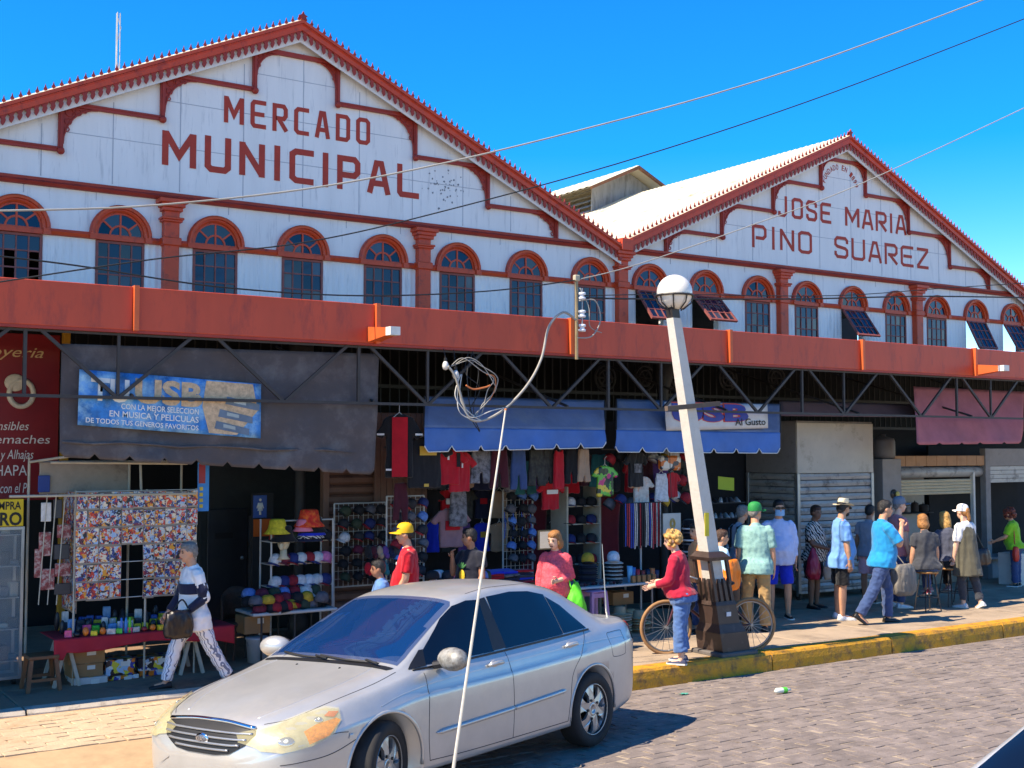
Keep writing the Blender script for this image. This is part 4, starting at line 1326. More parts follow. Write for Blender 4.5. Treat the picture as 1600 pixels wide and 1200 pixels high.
m_lip = M('lips', s(140, 74, 66), .5, var=0)
def V(*a): return Vector(a)
def person(label, loc, face, h=1.65, skin='tan', hair=('short', 'black'), top=None, bottom=None, shoes=None, pose={}, sleeve=.5, leg=1., fat=1., bust=0., hat=None, extra=None, vox=.013, hem=-.13, seat=None, female=False, topwr=.015):
    r0 = T('person', label, 'person', loc, None, R(face), world=False)
    g = lambda k, d: pose.get(k, d)
    lean = Matrix.Rotation(R(g('lean', 2)), 3, 'Y') @ Matrix.Rotation(R(g('side', 0)), 3, 'X') @ Matrix.Rotation(R(g('twist', 0)), 3, 'Z')
    hipj = .052 * h; thl, shl = .245 * h, .237 * h
    dl = {}
    for sd_, sg in (('l', 1), ('r', -1)):
        td = V(*g('th_' + sd_, (0.02, sg * .03, -1))).normalized(); sh_ = V(*g('sh_' + sd_, (-.03, 0, -1))).normalized()
        k = V(0, sg * hipj, 0) + td * thl
        dl[sd_] = (V(0, sg * hipj, 0), k, k + sh_ * shl)
    low = min(dl['l'][2].z, dl['r'][2].z)
    hz = .042 * h - low if seat is None else seat + .07
    hip = V(0, 0, hz)
    L = {k: [p + hip for p in v] for k, v in dl.items()}
    sp = .33 * h                      # hip to neck base
    S = lambda x, y, t: hip + lean @ V(x, y, t * sp)
    # torso rings: t, half width, half depth, forward shift
    ff = fat * 1.07
    rings = [(-.16, .088 * ff, .070 * ff, 0), (0, .096 * ff, .075 * ff, .002), (.2, .088 * ff, .072 * ff, .008 * ff + (ff - 1) * .1), (.42, .092 * (1 + (ff - 1) * .7), .070 * (1 + (ff - 1) * .8), .008 + (ff - 1) * .06), (.62, .100, .068 * (1 + bust), .008 + bust * .03), (.8, .104, .056, 0), (.92, .082, .045, -.004), (1.0, .045, .036, -.004)]
    if female: rings = [(t, a * (1.06 if t < .1 else .93), b, c) for t, a, b, c in rings]
    def torso(q, infl, t0, t1, flare=0.):
        rr = []
        ts = [t0 + (t1 - t0) * i / 9 for i in range(10)]
        for t in ts:
            a = interp([(x[0], x[1]) for x in rings], t); b = interp([(x[0], x[2]) for x in rings], t); c = interp([(x[0], x[3]) for x in rings], t)
            e = infl + flare * max(0, (.3 - t))
            rr.append([S(c * h + (b * h + e) * math.cos(u), (a * h + e) * math.sin(u), t) for u in [2 * math.pi * j / 20 for j in range(20)]])
        q.add([p for r_ in rr for p in r_], [(i * 20 + j, i * 20 + (j + 1) % 20, (i + 1) * 20 + (j + 1) % 20, (i + 1) * 20 + j) for i in range(9) for j in range(20)] + [tuple(range(20)), tuple(range(180, 200))])
    # arms
    shw = (.092 if female else .104) * h
    A = {}
    for sd_, sg in (('l', 1), ('r', -1)):
        sj = S(0, sg * shw, .86)
        ud = V(*g('ua_' + sd_, (.04, sg * .16, -1))).normalized(); fd = V(*g('fa_' + sd_, (.22, sg * .05, -1))).normalized()
        e = sj + ud * .168 * h; w = e + fd * .142 * h
        A[sd_] = (sj, e, w, fd)
    # head
    hm = Matrix.Translation(S(.012 * h, 0, 1.0) + lean @ V(g('hx', .012) * h, 0, .098 * h)) @ Matrix.Rotation(R(g('yaw', 0)), 4, 'Z') @ Matrix.Rotation(R(g('nod', 5)), 4, 'Y')
    hh = h * (1 if h > 1.45 else 1.1)
    q = MB()
    H = lambda c, r_, n=12, m_=8: q.add([hm @ (V(*c) * hh + V(x * r_[0], y * r_[1], z * r_[2]) * hh) for x, y, z in SPH[0]], SPH[1])
    H((-.004, 0, .012), (.056, .045, .055)); H((.014, 0, -.026), (.04, .036, .042)); H((.030, 0, -.052), (.018, .02, .015))
    H((.055, 0, -.012), (.011, .0085, .014)); H((.048, 0, .004), (.008, .006, .016))
    for sg in (1, -1): H((-.002, sg * .045, -.006), (.012, .006, .018))
    q.tube([S(-.004 * h, 0, .92), hm @ V(-.008 * hh, 0, -.035 * hh)], [.036 * h, .031 * h], 12)
    torso(q, -.012, -.1, 1.0)
    fing = MB()
    for sd_, sg in (('l', 1), ('r', -1)):
        sj, e, w, fd = A[sd_]
        q.tube([sj, sj.lerp(e, .5), e], [(.034 if not sleeve else .027) * h, (.032 if sleeve < .3 else .028) * h, .027 * h], 12); q.ell(sj, (.034 if not sleeve else .026) * h, 10, 7); q.ell(e, .0245 * h, 10, 7)
        q.tube([e, e.lerp(w, .35), w], [.027 * h, .027 * h, .0175 * h], 12)
        # hand
        side = fd.cross(V(0, sg, 0)); side = side.normalized() if side.length > .1 else V(1, 0, 0)
        thv = V(*g('thumb_' + sd_, tuple(side))) if False else side
        pn = fd.cross(side).normalized()
        pc = w + fd * .028 * h
        q.ell(w + fd * .012 * h, .017 * h, 8, 6)
        ax = Matrix((side, pn, fd)).transposed()
        q.add([pc + ax @ V(x * .024 * h, y * .0115 * h, z * .033 * h) for x, y, z in SPH[0]], SPH[1])
        curl = g('curl_' + sd_, .35)
        for k in range(4):
            b0 = pc + side * ((1.5 - k) * .0115 * h) + fd * .024 * h
            ln = (.037, .043, .041, .032)[k] * h
            d1 = (fd + pn * -sg * curl * .6).normalized(); d2 = (fd + pn * -sg * curl * 1.8).normalized()
            p1 = b0 + d1 * ln * .5; fing.tube([b0, p1, p1 + d2 * ln * .5], [.0055 * h, .0052 * h, .0042 * h], 6)
        b0 = pc + side * .018 * h - fd * .008 * h
        p1 = b0 + (side * .8 + fd * .7).normalized() * .024 * h
        fing.tube([b0, p1, p1 + (side * .25 + fd).normalized() * .02 * h], [.0068 * h, .006 * h, .005 * h], 6)
        # legs
        hj, k, a = L[sd_]
        q.tube([hj, hj.lerp(k, .5), k], [.05 * h * min(ff, 1.12), .044 * h, .034 * h], 12); q.ell(k, .0335 * h, 10, 7)
        q.tube([k, k.lerp(a, .35), a], [.033 * h, .0335 * h, .021 * h], 12); q.ell(a, .022 * h, 8, 6)
        fd_ = V(*g('foot_' + sd_, (1, sg * .15, 0))).normalized()
        q.tube([a + V(0, 0, -.018 * h), a + V(0, 0, -.026 * h) + fd_ * .08 * h], [.022 * h, .014 * h], 8)
    me = remesh(q, vox, SKIN[skin], 'body', 1)
    join_mb(me, fing)
    link('body', me, r0)
    # face
    q = MB()
    for sg in (1, -1):
        q.add([hm @ (V(.0455 + x * .006, sg * .0185 + y * .0085, .004 + z * .0042) * hh) for x, y, z in SPH[0]], SPH[1])
        q.add([hm @ (V(.0485 + x * .005, sg * .019 + y * .0125, .0165 + z * .003) * hh) for x, y, z in SPH[0]], SPH[1])
    part(q, 'eyes', m_eye, r0, True)
    q = MB(); q.add([hm @ (V(.0495 + x * .006, y * .015, -.036 + z * .0042) * hh) for x, y, z in SPH[0]], SPH[1]); part(q, 'mouth', m_lip, r0, True)
    # hair
    st, hc = hair
    q = MB()
    def HH(c, r_): q.add([hm @ (V(c[0] + x * r_[0], c[1] + y * r_[1], c[2] + z * r_[2]) * hh) for x, y, z in SPH[0]], SPH[1])
    if st in ('short', 'bun', 'long', 'bob', 'curly', 'pony'):
        HH((-.012, 0, .02), (.058, .050, .056)); HH((.005, 0, .044), (.046, .044, .03)); HH((-.036, 0, -.005), (.03, .043, .04))
    if st == 'bald': HH((-.030, 0, -.002), (.034, .047, .032)); HH((-.012, .04, .0), (.026, .010, .022)); HH((-.012, -.04, .0), (.026, .010, .022))
    if st == 'bun': HH((-.075, 0, .03), (.028, .03, .028))
    if st == 'pony': HH((-.07, 0, .01), (.022, .022, .03)); HH((-.078, 0, -.05), (.018, .02, .05))
    if st == 'bob': HH((-.03, 0, -.035), (.042, .054, .055)); HH((-.01, .04, -.02), (.03, .016, .05)); HH((-.01, -.04, -.02), (.03, .016, .05))
    if st == 'long': HH((-.04, 0, -.06), (.03, .05, .085)); HH((-.015, .042, -.03), (.03, .014, .06)); HH((-.015, -.042, -.03), (.03, .014, .06))
    if st == 'curly':
        random.seed(len(label))
        for k in range(70):
            u, v = random.uniform(0, 6.283), random.uniform(-.75, 1)
            rr = .066
            c = (-.012 + rr * math.cos(u) * math.sqrt(1 - v * v), rr * math.sin(u) * math.sqrt(1 - v * v), .01 + .068 * v)
            if c[0] > .034 and c[2] < .045: continue
            HH(c, (random.uniform(.012, .02),) * 3)
    if q.v:
        part_me = remesh(q, vox * (.75 if st != 'curly' else .55), HAIRC[hc], 'hair', 1 if st != 'curly' else 0, .004 if st != 'curly' else .003, 40, (1, 1, 1))
        link('hair', part_me, r0)
    # top
    if top:
        q = MB()
        torso(q, .020, hem, .965, .055 if hem < -.05 else .02)
        for sd_, sg in (('l', 1), ('r', -1)):
            sj, e, w, fd = A[sd_]
            if sleeve > 0:
                q.ell(sj + V(0, -sg * .008 * h, -.004 * h), .043 * h, 10, 7)
                if sleeve <= 1:
                    q.tube([sj, sj.lerp(e, sleeve)], [.043 * h, .045 * h], 14)
                else:
                    q.tube([sj, sj.lerp(e, .5), e], [.042 * h, .039 * h, .035 * h], 14); q.ell(e, .035 * h, 10, 7)
                    q.tube([e, e.lerp(w, min(1, sleeve - 1))], [.035 * h, .027 * h], 14)
        q.tube([S(-.004 * h, 0, .93), S(.002 * h, 0, 1.03)], [.05 * h, .038 * h], 14)
        link('top', remesh(q, vox, top, 'top', 2, topwr, 8, (1, 1, .8)), r0)
    # bottom
    if bottom:
        q = MB()
        torso(q, .009, -.17, .06)
        for sd_, sg in (('l', 1), ('r', -1)):
            hj, k, a = L[sd_]
            q.ell(hj, .056 * h * min(ff, 1.15), 10, 7)
            if leg <= 1:
                end = hj.lerp(k, leg)
                q.tube([hj, hj.lerp(end, .5), end], [.059 * h * min(ff, 1.15), .057 * h, .057 * h], 14)
            else:
                q.tube([hj, hj.lerp(k, .5), k], [.058 * h * min(ff, 1.15), .054 * h, .046 * h], 14); q.ell(k, .046 * h, 10, 7)
                wd = g('flare', .040)
                q.tube([k, k.lerp(a, (leg - 1) * .5), k.lerp(a, leg - 1)], [.046 * h, (.045 + wd) / 2 * h, wd * h], 14)
        if pose.get('skirt'):
            z1 = L['l'][1].z * .4 + hip.z * .6 if leg < .8 else L['l'][1].z + .02
            q.lathe([(.10 * h, z1), (.112 * h, (z1 + hip.z) / 2), (.105 * h, hip.z)], (0, 0, 0), 18, sy=1.0, sx=.85)
        link('trousers' if leg > 1.3 else ('shorts' if not pose.get('skirt') else 'skirt'), remesh(q, vox, bottom, 'trousers', 2, .014, 10, (1, 1, 1.3)), r0)
    # shoes
    if shoes:
        for sd_, sg in (('l', 1), ('r', -1)):
            a = L[sd_][2]
            fd_ = V(*g('foot_' + sd_, (1, sg * .15, 0))).normalized()
            up_ = (V(0, 0, 1) - fd_ * fd_.z).normalized(); lt = up_.cross(fd_)
            q = MB()
            prof = [(-.038, .024, .034), (-.03, .027, .05), (0, .026, .048), (.03, .026, .036), (.065, .029, .026), (.095, .026, .019), (.112, .014, .013)]
            n = 14
            for k_, (u, wd, ht) in enumerate(prof):
                for j in range(n):
                    t = 2 * math.pi * j / n
                    z = math.sin(t); z = max(z, -.0)
                    base = a - up_ * .042 * h
                    q.v.append(tuple(base + fd_ * u * h + lt * wd * h * math.cos(t) + up_ * (ht * h * z if z > 0 else -.0)))
            for k_ in range(len(prof) - 1):
                for j in range(n): q.f.append((k_ * n + j, k_ * n + (j + 1) % n, (k_ + 1) * n + (j + 1) % n, (k_ + 1) * n + j)); q.m.append(0); q.sm.append(True)
            for ff_ in (tuple(range(n)), tuple(range((len(prof) - 1) * n, len(prof) * n))): q.f.append(ff_); q.m.append(0); q.sm.append(False)
            so_ = part(q, 'shoe', shoes[0], r0, True)
            if len(shoes) > 1:
                q = MB()
                pl = [(-.042, .018), (-.03, .028), (.03, .028), (.07, .032), (.1, .028), (.117, .012)]
                pl = pl + [(u, -w_) for u, w_ in pl[::-1]]
                q.prism(pl, lambda u, w_, d: tuple(a - up_ * .042 * h + fd_ * u * h + lt * w_ * h + up_ * d), -.003, .016)
                part(q, 'sole', shoes[1], so_)
    # hats
    if hat:
        kind, hm_, hm2 = hat
        q = MB(); q.smooth = True
        P = lambda p: hm @ (V(*p) * hh)
        if kind == 'cap':
            tl = Matrix.Rotation(R(-6), 4, 'Y')
            dome = [(.061, .0), (.0615, .02), (.058, .045), (.047, .062), (.026, .072), (.001, .075)]
            n = 20
            vs = [P((tl @ V(-.008 + r_ * math.cos(2 * math.pi * j / n), r_ * .86 * math.sin(2 * math.pi * j / n), .012 + z))) for r_, z in dome for j in range(n)]
            q.add(vs, [(i * n + j, i * n + (j + 1) % n, (i + 1) * n + (j + 1) % n, (i + 1) * n + j) for i in range(len(dome) - 1) for j in range(n)])
            c = part(q, 'cap', hm_, r0)
            q = MB(); q.smooth = True
            rot = pose.get('brim', 0)
            rz_ = Matrix.Rotation(R(rot), 4, 'Z')
            q.sheet(lambda u, v: P(rz_ @ (tl @ V(.03 + v * .062 * math.sqrt(max(0, 1 - (2 * u - 1) ** 2)) + .018 * (1 - (2 * u - 1) ** 2), (2 * u - 1) * .05, .020 - .012 * (2 * u - 1) ** 2 - v * .006))), 12, 4, .004)
            part(q, 'visor', hm2 or hm_, c)
        elif kind == 'straw':
            q.lathe([(.054, .0), (.053, .03), (.05, .05), (.04, .062), (.02, .058), (.001, .052)], (0, 0, 0), 22)
            q.v = [tuple(P((x - .006, y * .84, z + .024))) for x, y, z in q.v]
            c = part(q, 'straw_hat', hm_, r0)
            q = MB(); q.smooth = True
            n = 26
            vs = []
            for r_ in (.052, .072, .092):
                for j in range(n):
                    t = 2 * math.pi * j / n
                    vs.append(P((-.006 + r_ * math.cos(t) * 1.06, r_ * math.sin(t) * .92, .028 + (abs(math.sin(t)) ** 3) * (r_ - .052) * .55 - (r_ - .052) * .15)))
            q.add(vs, [(i * n + j, i * n + (j + 1) % n, (i + 1) * n + (j + 1) % n, (i + 1) * n + j) for i in (0, 1) for j in range(n)])
            part(q, 'hat_brim', hm_, c)
            q = MB(); q.lathe([(.0555, .0), (.0555, .014)], (0, 0, 0), 22); q.v = [tuple(P((x - .006, y * .85, z + .028))) for x, y, z in q.v]
            part(q, 'hat_band', hm2, c)
    if extra:
        for e in extra:
            if e == 'mask':
                q = MB(); q.smooth = True
                q.sheet(lambda u, v: hm @ (V(.0655 * math.cos((u - .5) * 2.0) - .006, .048 * math.sin((u - .5) * 2.2), -.062 + .055 * v + .0) * hh), 10, 6, .002)
                part(q, 'face_mask', M('blue_face_mask', s(134, 176, 208), .8, var=.05), r0)
            if e == 'sunglasses':
                q = MB()
                q.box(.046 * hh, .056 * hh, -.042 * hh, .042 * hh, -.004 * hh, .014 * hh); q.v = [tuple(hm @ V(*p)) for p in q.v]
                part(q, 'sunglasses', m_eye, r0)
            if e == 'beard':
                q = MB(); q.add([hm @ (V(.024 + x * .032, y * .036, -.046 + z * .026) * hh) for x, y, z in SPH[0]], SPH[1]); part(q, 'beard', HAIRC['black'], r0, True)
    return r0, dict(A=A, L=L, hm=hm, S=S, hip=hip, hh=hh)
def _sph(n=14, m=10):
    vs, fs = [], []
    for i in range(m + 1):
        a = math.pi * i / m
        for j in range(n):
            t = 2 * math.pi * j / n
            vs.append((math.sin(a) * math.cos(t), math.sin(a) * math.sin(t), math.cos(a)))
    for i in range(m):
        for j in range(n): fs.append((i * n + j, (i + 1) * n + j, (i + 1) * n + (j + 1) % n, i * n + (j + 1) % n))
    return vs, fs
SPH = _sph()
def wpt(root, p): return root.matrix_basis @ Vector(p) if False else Matrix.Translation(root.location) @ Matrix.Rotation(root.rotation_euler.z, 4, 'Z') @ Vector(p)
def bag(label, pos, size, mat, strap=None, name='hand_bag', cat='bag', rz=0., soft=.02, strapmat=None, strap_r=.009, shape='box'):
    """soft bag hanging at pos (world, top centre); size (len, thick, high); strap = world points"""
    q = MB()
    l, t, hgt = size
    mt = Matrix.Translation(pos) @ Matrix.Rotation(rz, 4, 'Z')
    prof = [(0, .34, .28), (.08, .42, .42), (.3, .47, .5), (.6, .5, .5), (.85, .48, .46), (.96, .42, .36), (1, .3, .25)] if shape == 'box' else [(0, .08, .1), (.12, .16, .2), (.3, .3, .34), (.55, .43, .46), (.8, .5, .5), (.95, .4, .4), (1, .25, .25)]
    n = 20
    vs = []
    for f, a, b in prof:
        for j in range(n):
            u = 2 * math.pi * j / n
            cx, cy = math.cos(u), math.sin(u)
            k = (abs(cx) ** 3 + abs(cy) ** 3) ** (-1 / 3) if shape == 'box' else 1
            vs.append(mt @ V(cx * k * a * l, cy * k * b * t, -hgt * f))
    q.add(vs, [(i * n + j, i * n + (j + 1) % n, (i + 1) * n + (j + 1) % n, (i + 1) * n + j) for i in range(len(prof) - 1) for j in range(n)] + [tuple(range(n)), tuple(range((len(prof) - 1) * n, len(prof) * n))])
    me = remesh(q, .012, mat, 'body', 1, soft, 8, (1.4, 1.4, .5))
    r0 = T(name, label, cat, pos - V(0, 0, hgt), world=True)
    link('bag_body', me, r0)
    if strap:
        q = MB(); q.tube(smooth_curve(strap, 6), strap_r, 6); part(q, 'strap', strapmat or mat, r0, True)
    return r0
# ------------------------------------------------------------------ who stands where
c_white = clothm('white_shirt', s(226, 224, 222)); c_navy = clothm('navy_cloth', s(26, 32, 58)); c_black = clothm('black_cloth', s(24, 24, 27)); c_red = clothm('red_polo', s(178, 14, 34)); c_jean = clothm('blue_denim', s(74, 106, 154)); c_dkjean = clothm('dark_denim', s(56, 76, 116)); c_tan = clothm('khaki_cotton', s(168, 134, 88)); c_royal = clothm('royal_blue_shorts', s(14, 50, 190)); c_lblue = clothm('light_blue_shirt', s(104, 152, 206)); c_turq = clothm('turquoise_polo', s(12, 134, 188)); c_grey = clothm('grey_tee', s(140, 146, 158)); c_olive = clothm('olive_vest', s(86, 82, 68)); c_lime = clothm('lime_green_top', s(132, 196, 42)); c_crim = clothm('crimson_sweater', s(168, 24, 52)); c_mint = M('mint_print_shirt', s(132, 172, 164), .85, var=.1, dirt=(s(92, 134, 134), .35, 26), bump=.2, bscale=16); c_pink = M('coral_knit_top', s(226, 84, 96), .9, var=.3, scale=34, bump=.5, bscale=40); c_lav = clothm('pale_lavender_shirt', s(186, 196, 228)); c_pinks = clothm('faded_pink_shirt', s(186, 116, 118)); c_char = clothm('charcoal_cloth', s(58, 60, 66))
m_shoeb = M('black_shoe', s(22, 21, 22), .5, var=.2); m_shoew = M('white_trainer', s(220, 220, 222), .6, var=.08); m_sole = M('white_sole', s(212, 210, 204), .7, var=.05); m_shoen = M('navy_canvas_shoe', s(54, 58, 84), .8, var=.1)
m_zebra = stripes('zebra_print', [(0, s(206, 196, 186)), (.55, s(34, 30, 32))], 9, 'DIAGONAL', distort=6)
m_pin = stripes('pinstripe_cotton', [(0, s(222, 222, 226)), (.82, s(110, 118, 140))], 15, 'Y', distort=0)
FACECAM = 236
DN = (.03, .14, -1); DNr = (.03, -.14, -1)
PEOPLE = {}
def stand(px, pytop, Y):          # a spot on the pavement on plane Y and the height that fits the photograph
    p = onY(px, pytop, Y)
    return V(p.x, Y, SW), p.z - SW
def add(key, *a, **k): PEOPLE[key] = person(*a, **k); return PEOPLE[key]
# walker with pinstripe trousers
p0 = onZ(303, 1072)
r, j = add('walker', 'grey haired person in white shirt and pinstripe trousers striding past the disc stall', p0, 182, 1.53, 'tan', ('short', 'grey'), [c_white], [m_pin], [m_shoeb], dict(lean=4, th_r=(.52, -.02, -1), sh_r=(.28, 0, -1), th_l=(-.42, .03, -1), sh_l=(-.62, 0, -1), foot_l=(.75, .1, -.62), ua_l=(-.25, .2, -1), fa_l=(.75, -.1, -.55), ua_r=(.25, -.2, -1), fa_r=(.6, .1, -.75), yaw=0, flare=.04), sleeve=1.35, leg=1.97, hem=-.3, female=True, vox=.011)
S_ = j['S']
q = MB(); q.smooth = True     # broad navy band across the chest and sleeves
def ringpts(t, e):
    return [S_((.008 + .004) * 1.53 + (.072 * 1.53 + e) * math.cos(u), (.098 * 1.53 + e) * math.sin(u), t) for u in [2 * math.pi * i / 24 for i in range(24)]]
rr = [ringpts(.46, .018), ringpts(.56, .022), ringpts(.68, .022)]
q.add([p for x in rr for p in x], [(i * 24 + a, i * 24 + (a + 1) % 24, (i + 1) * 24 + (a + 1) % 24, (i + 1) * 24 + a) for i in (0, 1) for a in range(24)])
for sd_ in 'lr':
    sj, e, w, fd = j['A'][sd_]
    q.tube([sj.lerp(e, .42), sj.lerp(e, .98)], [.064, .058], 16); q.tube([e, e.lerp(w, .9)], [.054, .042], 14); q.ell(e, .056, 12, 8)
q.tube([S_(-.1, .03, .8), S_(.0, .1, .93), S_(.1, .02, .72)], .016, 6)
part(q, 'navy_band', c_navy, r)
hand = wpt(r, j['A']['l'][2])
bag('large black leather bag carried by the walker in pinstripe trousers', hand + V(-.10, -.03, .02), (.32, .14, .28), M('black_leather', s(30, 24, 24), .4, var=.3, scale=9), [hand + V(-.2, 0, -.08), hand + V(-.06, .02, .12), hand + V(.02, 0, .0)], rz=.2)
# behind the car
hp, ph = stand(640, 824, 12.2)
r, j = add('redpolo', 'man in yellow cap and red polo shirt looking at the cap racks', hp, 152, ph, 'tan', ('short', 'black'), [c_red], [c_dkjean], [m_shoeb], dict(yaw=12, nod=8, ua_l=(.12, .2, -1), fa_l=(.5, 0, -.9)), sleeve=.75, leg=1.95, fat=1.18, hat=('cap', M('yellow_cap', s(226, 172, 18), .7), None))
q = MB(); q.tube([j['S'](0, .045, .98), j['S'](.055, .02, 1.0), j['S'](.055, -.02, 1.0), j['S'](0, -.045, .98)], .012, 6); part(q, 'collar_trim', c_white, r)
q = MB(); q.ell(j['S'](.135, .07, .68), (.008, .012, .02), 8, 6); part(q, 'chest_emblem', c_white, r)
add('boy', 'dark haired boy whose head shows above the car roof', V(onY(597, 884, 12.0).x, 12.0, SW), 158, 1.22, 'brown', ('short', 'black'), [clothm('sky_tee', s(90, 130, 180))], [c_dkjean], [m_shoew, m_sole], dict(yaw=5), sleeve=.6, leg=1.9)
hp, ph = stand(738, 829, 12.35)
r, j = add('pineapple', 'woman in black pineapple tee raising a hand to her mouth', hp, 196, ph, 'brown', ('short', 'black'), [clothm('black_navy_tee', s(26, 28, 40))], [c_dkjean], [m_shoeb], dict(yaw=-42, ua_r=(.42, -.25, -.9), fa_r=(.35, .25, 1), ua_l=(.1, .24, -1), fa_l=(.4, -.1, -.6), curl_r=1.2), sleeve=.55, leg=1.9, fat=1.24, bust=.25, female=True)
q = MB(); q.smooth = True; q.ell(j['S'](.196, .02, .40), (.014, .05, .08), 12, 8); pn = part(q, 'pineapple_print', M('print_yellow', s(214, 176, 40), .8, var=.3, scale=60), r)
q = MB()
for a in (-50, -20, 0, 20, 50): q.ell(j['S'](.198, .02, .40) + V(0, .05 * math.sin(R(a)), .10 + .03 * math.cos(R(a))), (.006, .012, .04), 6, 5, Matrix.Rotation(R(-a), 4, 'X'))
part(q, 'pineapple_leaves', M('print_green', s(52, 110, 60), .8), pn)
hp, ph = stand(868, 834, 12.05)
r, j = add('coral', 'woman in coral pink knit top holding a green shopping bag', hp, 222, ph, 'light', ('bob', 'amber'), [c_pink], [c_jean], [m_shoew], dict(yaw=-22, nod=14, ua_l=(.05, .3, -1), fa_l=(.65, -.5, -.12), ua_r=(-.05, -.28, -1), fa_r=(.1, -.05, -1)), sleeve=1.75, leg=1.9, fat=1.22, bust=.3, female=True, extra=['sunglasses'] if False else None)
hand = wpt(r, j['A']['l'][2])
elb = wpt(r, j['A']['l'][1])
bag('lime green cloth shopping bag hanging from the coral clad woman', elb.lerp(hand, .3) + V(.06, -.08, -.05), (.30, .18, .50), M('green_bag', s(84, 204, 40), .6, var=.12, bump=.4, bscale=9), [elb.lerp(hand, .3) + V(.0, -.07, -.12), elb.lerp(hand, .35) + V(.02, 0, .05), elb.lerp(hand, .3) + V(.12, -.07, -.12)], name='shopping_bag', shape='sack', rz=-.4)
# woman in crimson sweater holding the bicycle
p0 = onZ(1068, 1036)
r, j = add('crimson', 'woman with blond curls in crimson sweater and rolled jeans holding the bicycle', p0, 122, 1.50, 'light', ('curly', 'blond'), [c_crim], [c_jean], [m_shoen, m_sole], dict(lean=9, th_l=(.05, .10, -1), sh_l=(-.08, 0, -1), th_r=(.16, -.08, -1), sh_r=(-.05, 0, -1), ua_l=(.15, .25, -1), fa_l=(.85, -.1, -.28), ua_r=(.2, -.25, -1), fa_r=(.85, .1, -.2), yaw=25, nod=14, flare=.056), sleeve=1.8, leg=1.78, fat=1.26, female=True, hem=-.02, vox=.011)
# two women behind the lamp post
hp, ph = stand(1092, 822, 12.35)
add('post_a', 'dark haired woman peering past the left side of the lamp post', hp, 168, ph, 'tan', ('pony', 'black'), [clothm('peach_top', s(226, 150, 96))], [c_dkjean], [m_shoeb], dict(yaw=10), sleeve=.6, leg=1.9, female=True)
hp, ph = stand(1123, 832, 12.1)
r, j = add('post_b', 'woman with tied brown hair and pale blue top right of the lamp post', hp, -12, ph, 'tan', ('bun', 'brown'), [clothm('pale_blue_top', s(170, 206, 226))], [c_dkjean], [m_shoew, m_sole], dict(yaw=-20), sleeve=1.3, leg=1.9, female=True)
bag('bright orange bag on the shoulder of the woman behind the lamp post', wpt(r, (.02, .05, 1.0)) + V(.05, -.2, 0), (.28, .14, .40), M('orange_bag', s(232, 120, 22), .5, var=.1), [wpt(r, (.0, .1, 1.05)) + V(0, -.12, 0), wpt(r, (0, .1, 1.28)) + V(0, -.04, 0), wpt(r, (-.05, .1, 1.0)) + V(0, -.12, 0)], name='shoulder_bag')
# the queue at the shutters
hp, ph = stand(1155, 793, 13.0)
r, j = add('greyhair', 'grey haired man with sunglasses on his head and a dark backpack strap', hp, -8, ph, 'tan', ('short', 'grey'), [c_grey], [clothm('blue_grey_shorts', s(92, 104, 124))], [m_shoeb], dict(yaw=10), sleeve=.6, leg=.95, extra=['beard'] if False else None)
q = MB(); q.tube([j['S'](-.12, .06, .35), j['S'](-.11, .08, .9), j['S'](.0, .1, 1.0), j['S'](.1, .08, .8), j['S'](.05, .14, .3)], .02, 6); q.tube([j['S'](-.12, -.06, .35), j['S'](-.11, -.08, .9), j['S'](.0, -.1, 1.0), j['S'](.1, -.08, .8), j['S'](.05, -.14, .3)], .02, 6); part(q, 'backpack_straps', c_black, r)
p0 = onZ(1182, 986)
add('greencap', 'man in green cap, mint print shirt and khaki trousers seen from behind', p0, 42, 1.70, 'tan', ('short', 'grey'), [c_mint], [c_tan], [m_shoeb], dict(yaw=-35, ua_r=(.06, -.16, -1), fa_r=(.16, -.06, -1), ua_l=(.02, .16, -1), brim=-8, flare=.046, th_l=(0, .07, -1), th_r=(0, -.07, -1)), sleeve=.85, leg=1.97, fat=1.16, hem=-.2, hat=('cap', M('green_cap', s(16, 132, 62), .7), None), vox=.011)
p0 = onZ(1218, 966)
add('masked', 'man with blue face mask, white long sleeved shirt and royal blue shorts', p0, 232, 1.70, 'tan', ('short', 'black'), [c_lav], [c_royal], [m_shoeb, m_sole], dict(yaw=10, ua_l=(-.02, .2, -1), fa_l=(.1, 0, -1), ua_r=(-.1, -.25, -1), fa_r=(.3, .2, -1), th_l=(0, .09, -1), th_r=(0, -.07, -1)), sleeve=1.72, leg=.92, fat=1.22, hem=-.16, extra=['mask', 'sunglasses'])
p0 = onZ(1272, 950)
r, j = add('zebra', 'older woman in black and white patterned blouse with a red carrier bag', p0, 285, 1.57, 'dark', ('short', 'brown'), [m_zebra], [c_black], [m_shoeb], dict(yaw=-18, ua_r=(.25, -.15, -1), fa_r=(.75, .35, -.25), ua_l=(.2, .15, -1), fa_l=(.7, -.3, -.3), skirt=True), sleeve=.8, leg=.9, fat=1.15, bust=.25, female=True, hem=-.15)
p1 = onZ(1272, 950); zz = p1 + V(-.19, -.17, .95)
bag('translucent red plastic carrier bag of the patterned blouse woman', zz, (.30, .2, .48), M('red_carrier', s(164, 40, 64), .35, var=.2, bump=.5, bscale=12), [zz + V(.0, 0, -.08), zz + V(.05, .08, .06), zz + V(.1, .15, .04)], name='carrier_bag', shape='sack', rz=.3)
bag('beige cloth handbag beside the patterned blouse woman', p1 + V(.12, -.22, .72), (.24, .1, .26), M('beige_bag', s(176, 158, 140), .8, var=.1), [p1 + V(.05, -.2, .66), p1 + V(.0, -.1, 1.02), p1 + V(.18, -.15, .66)])
p0 = onZ(1314, 967)
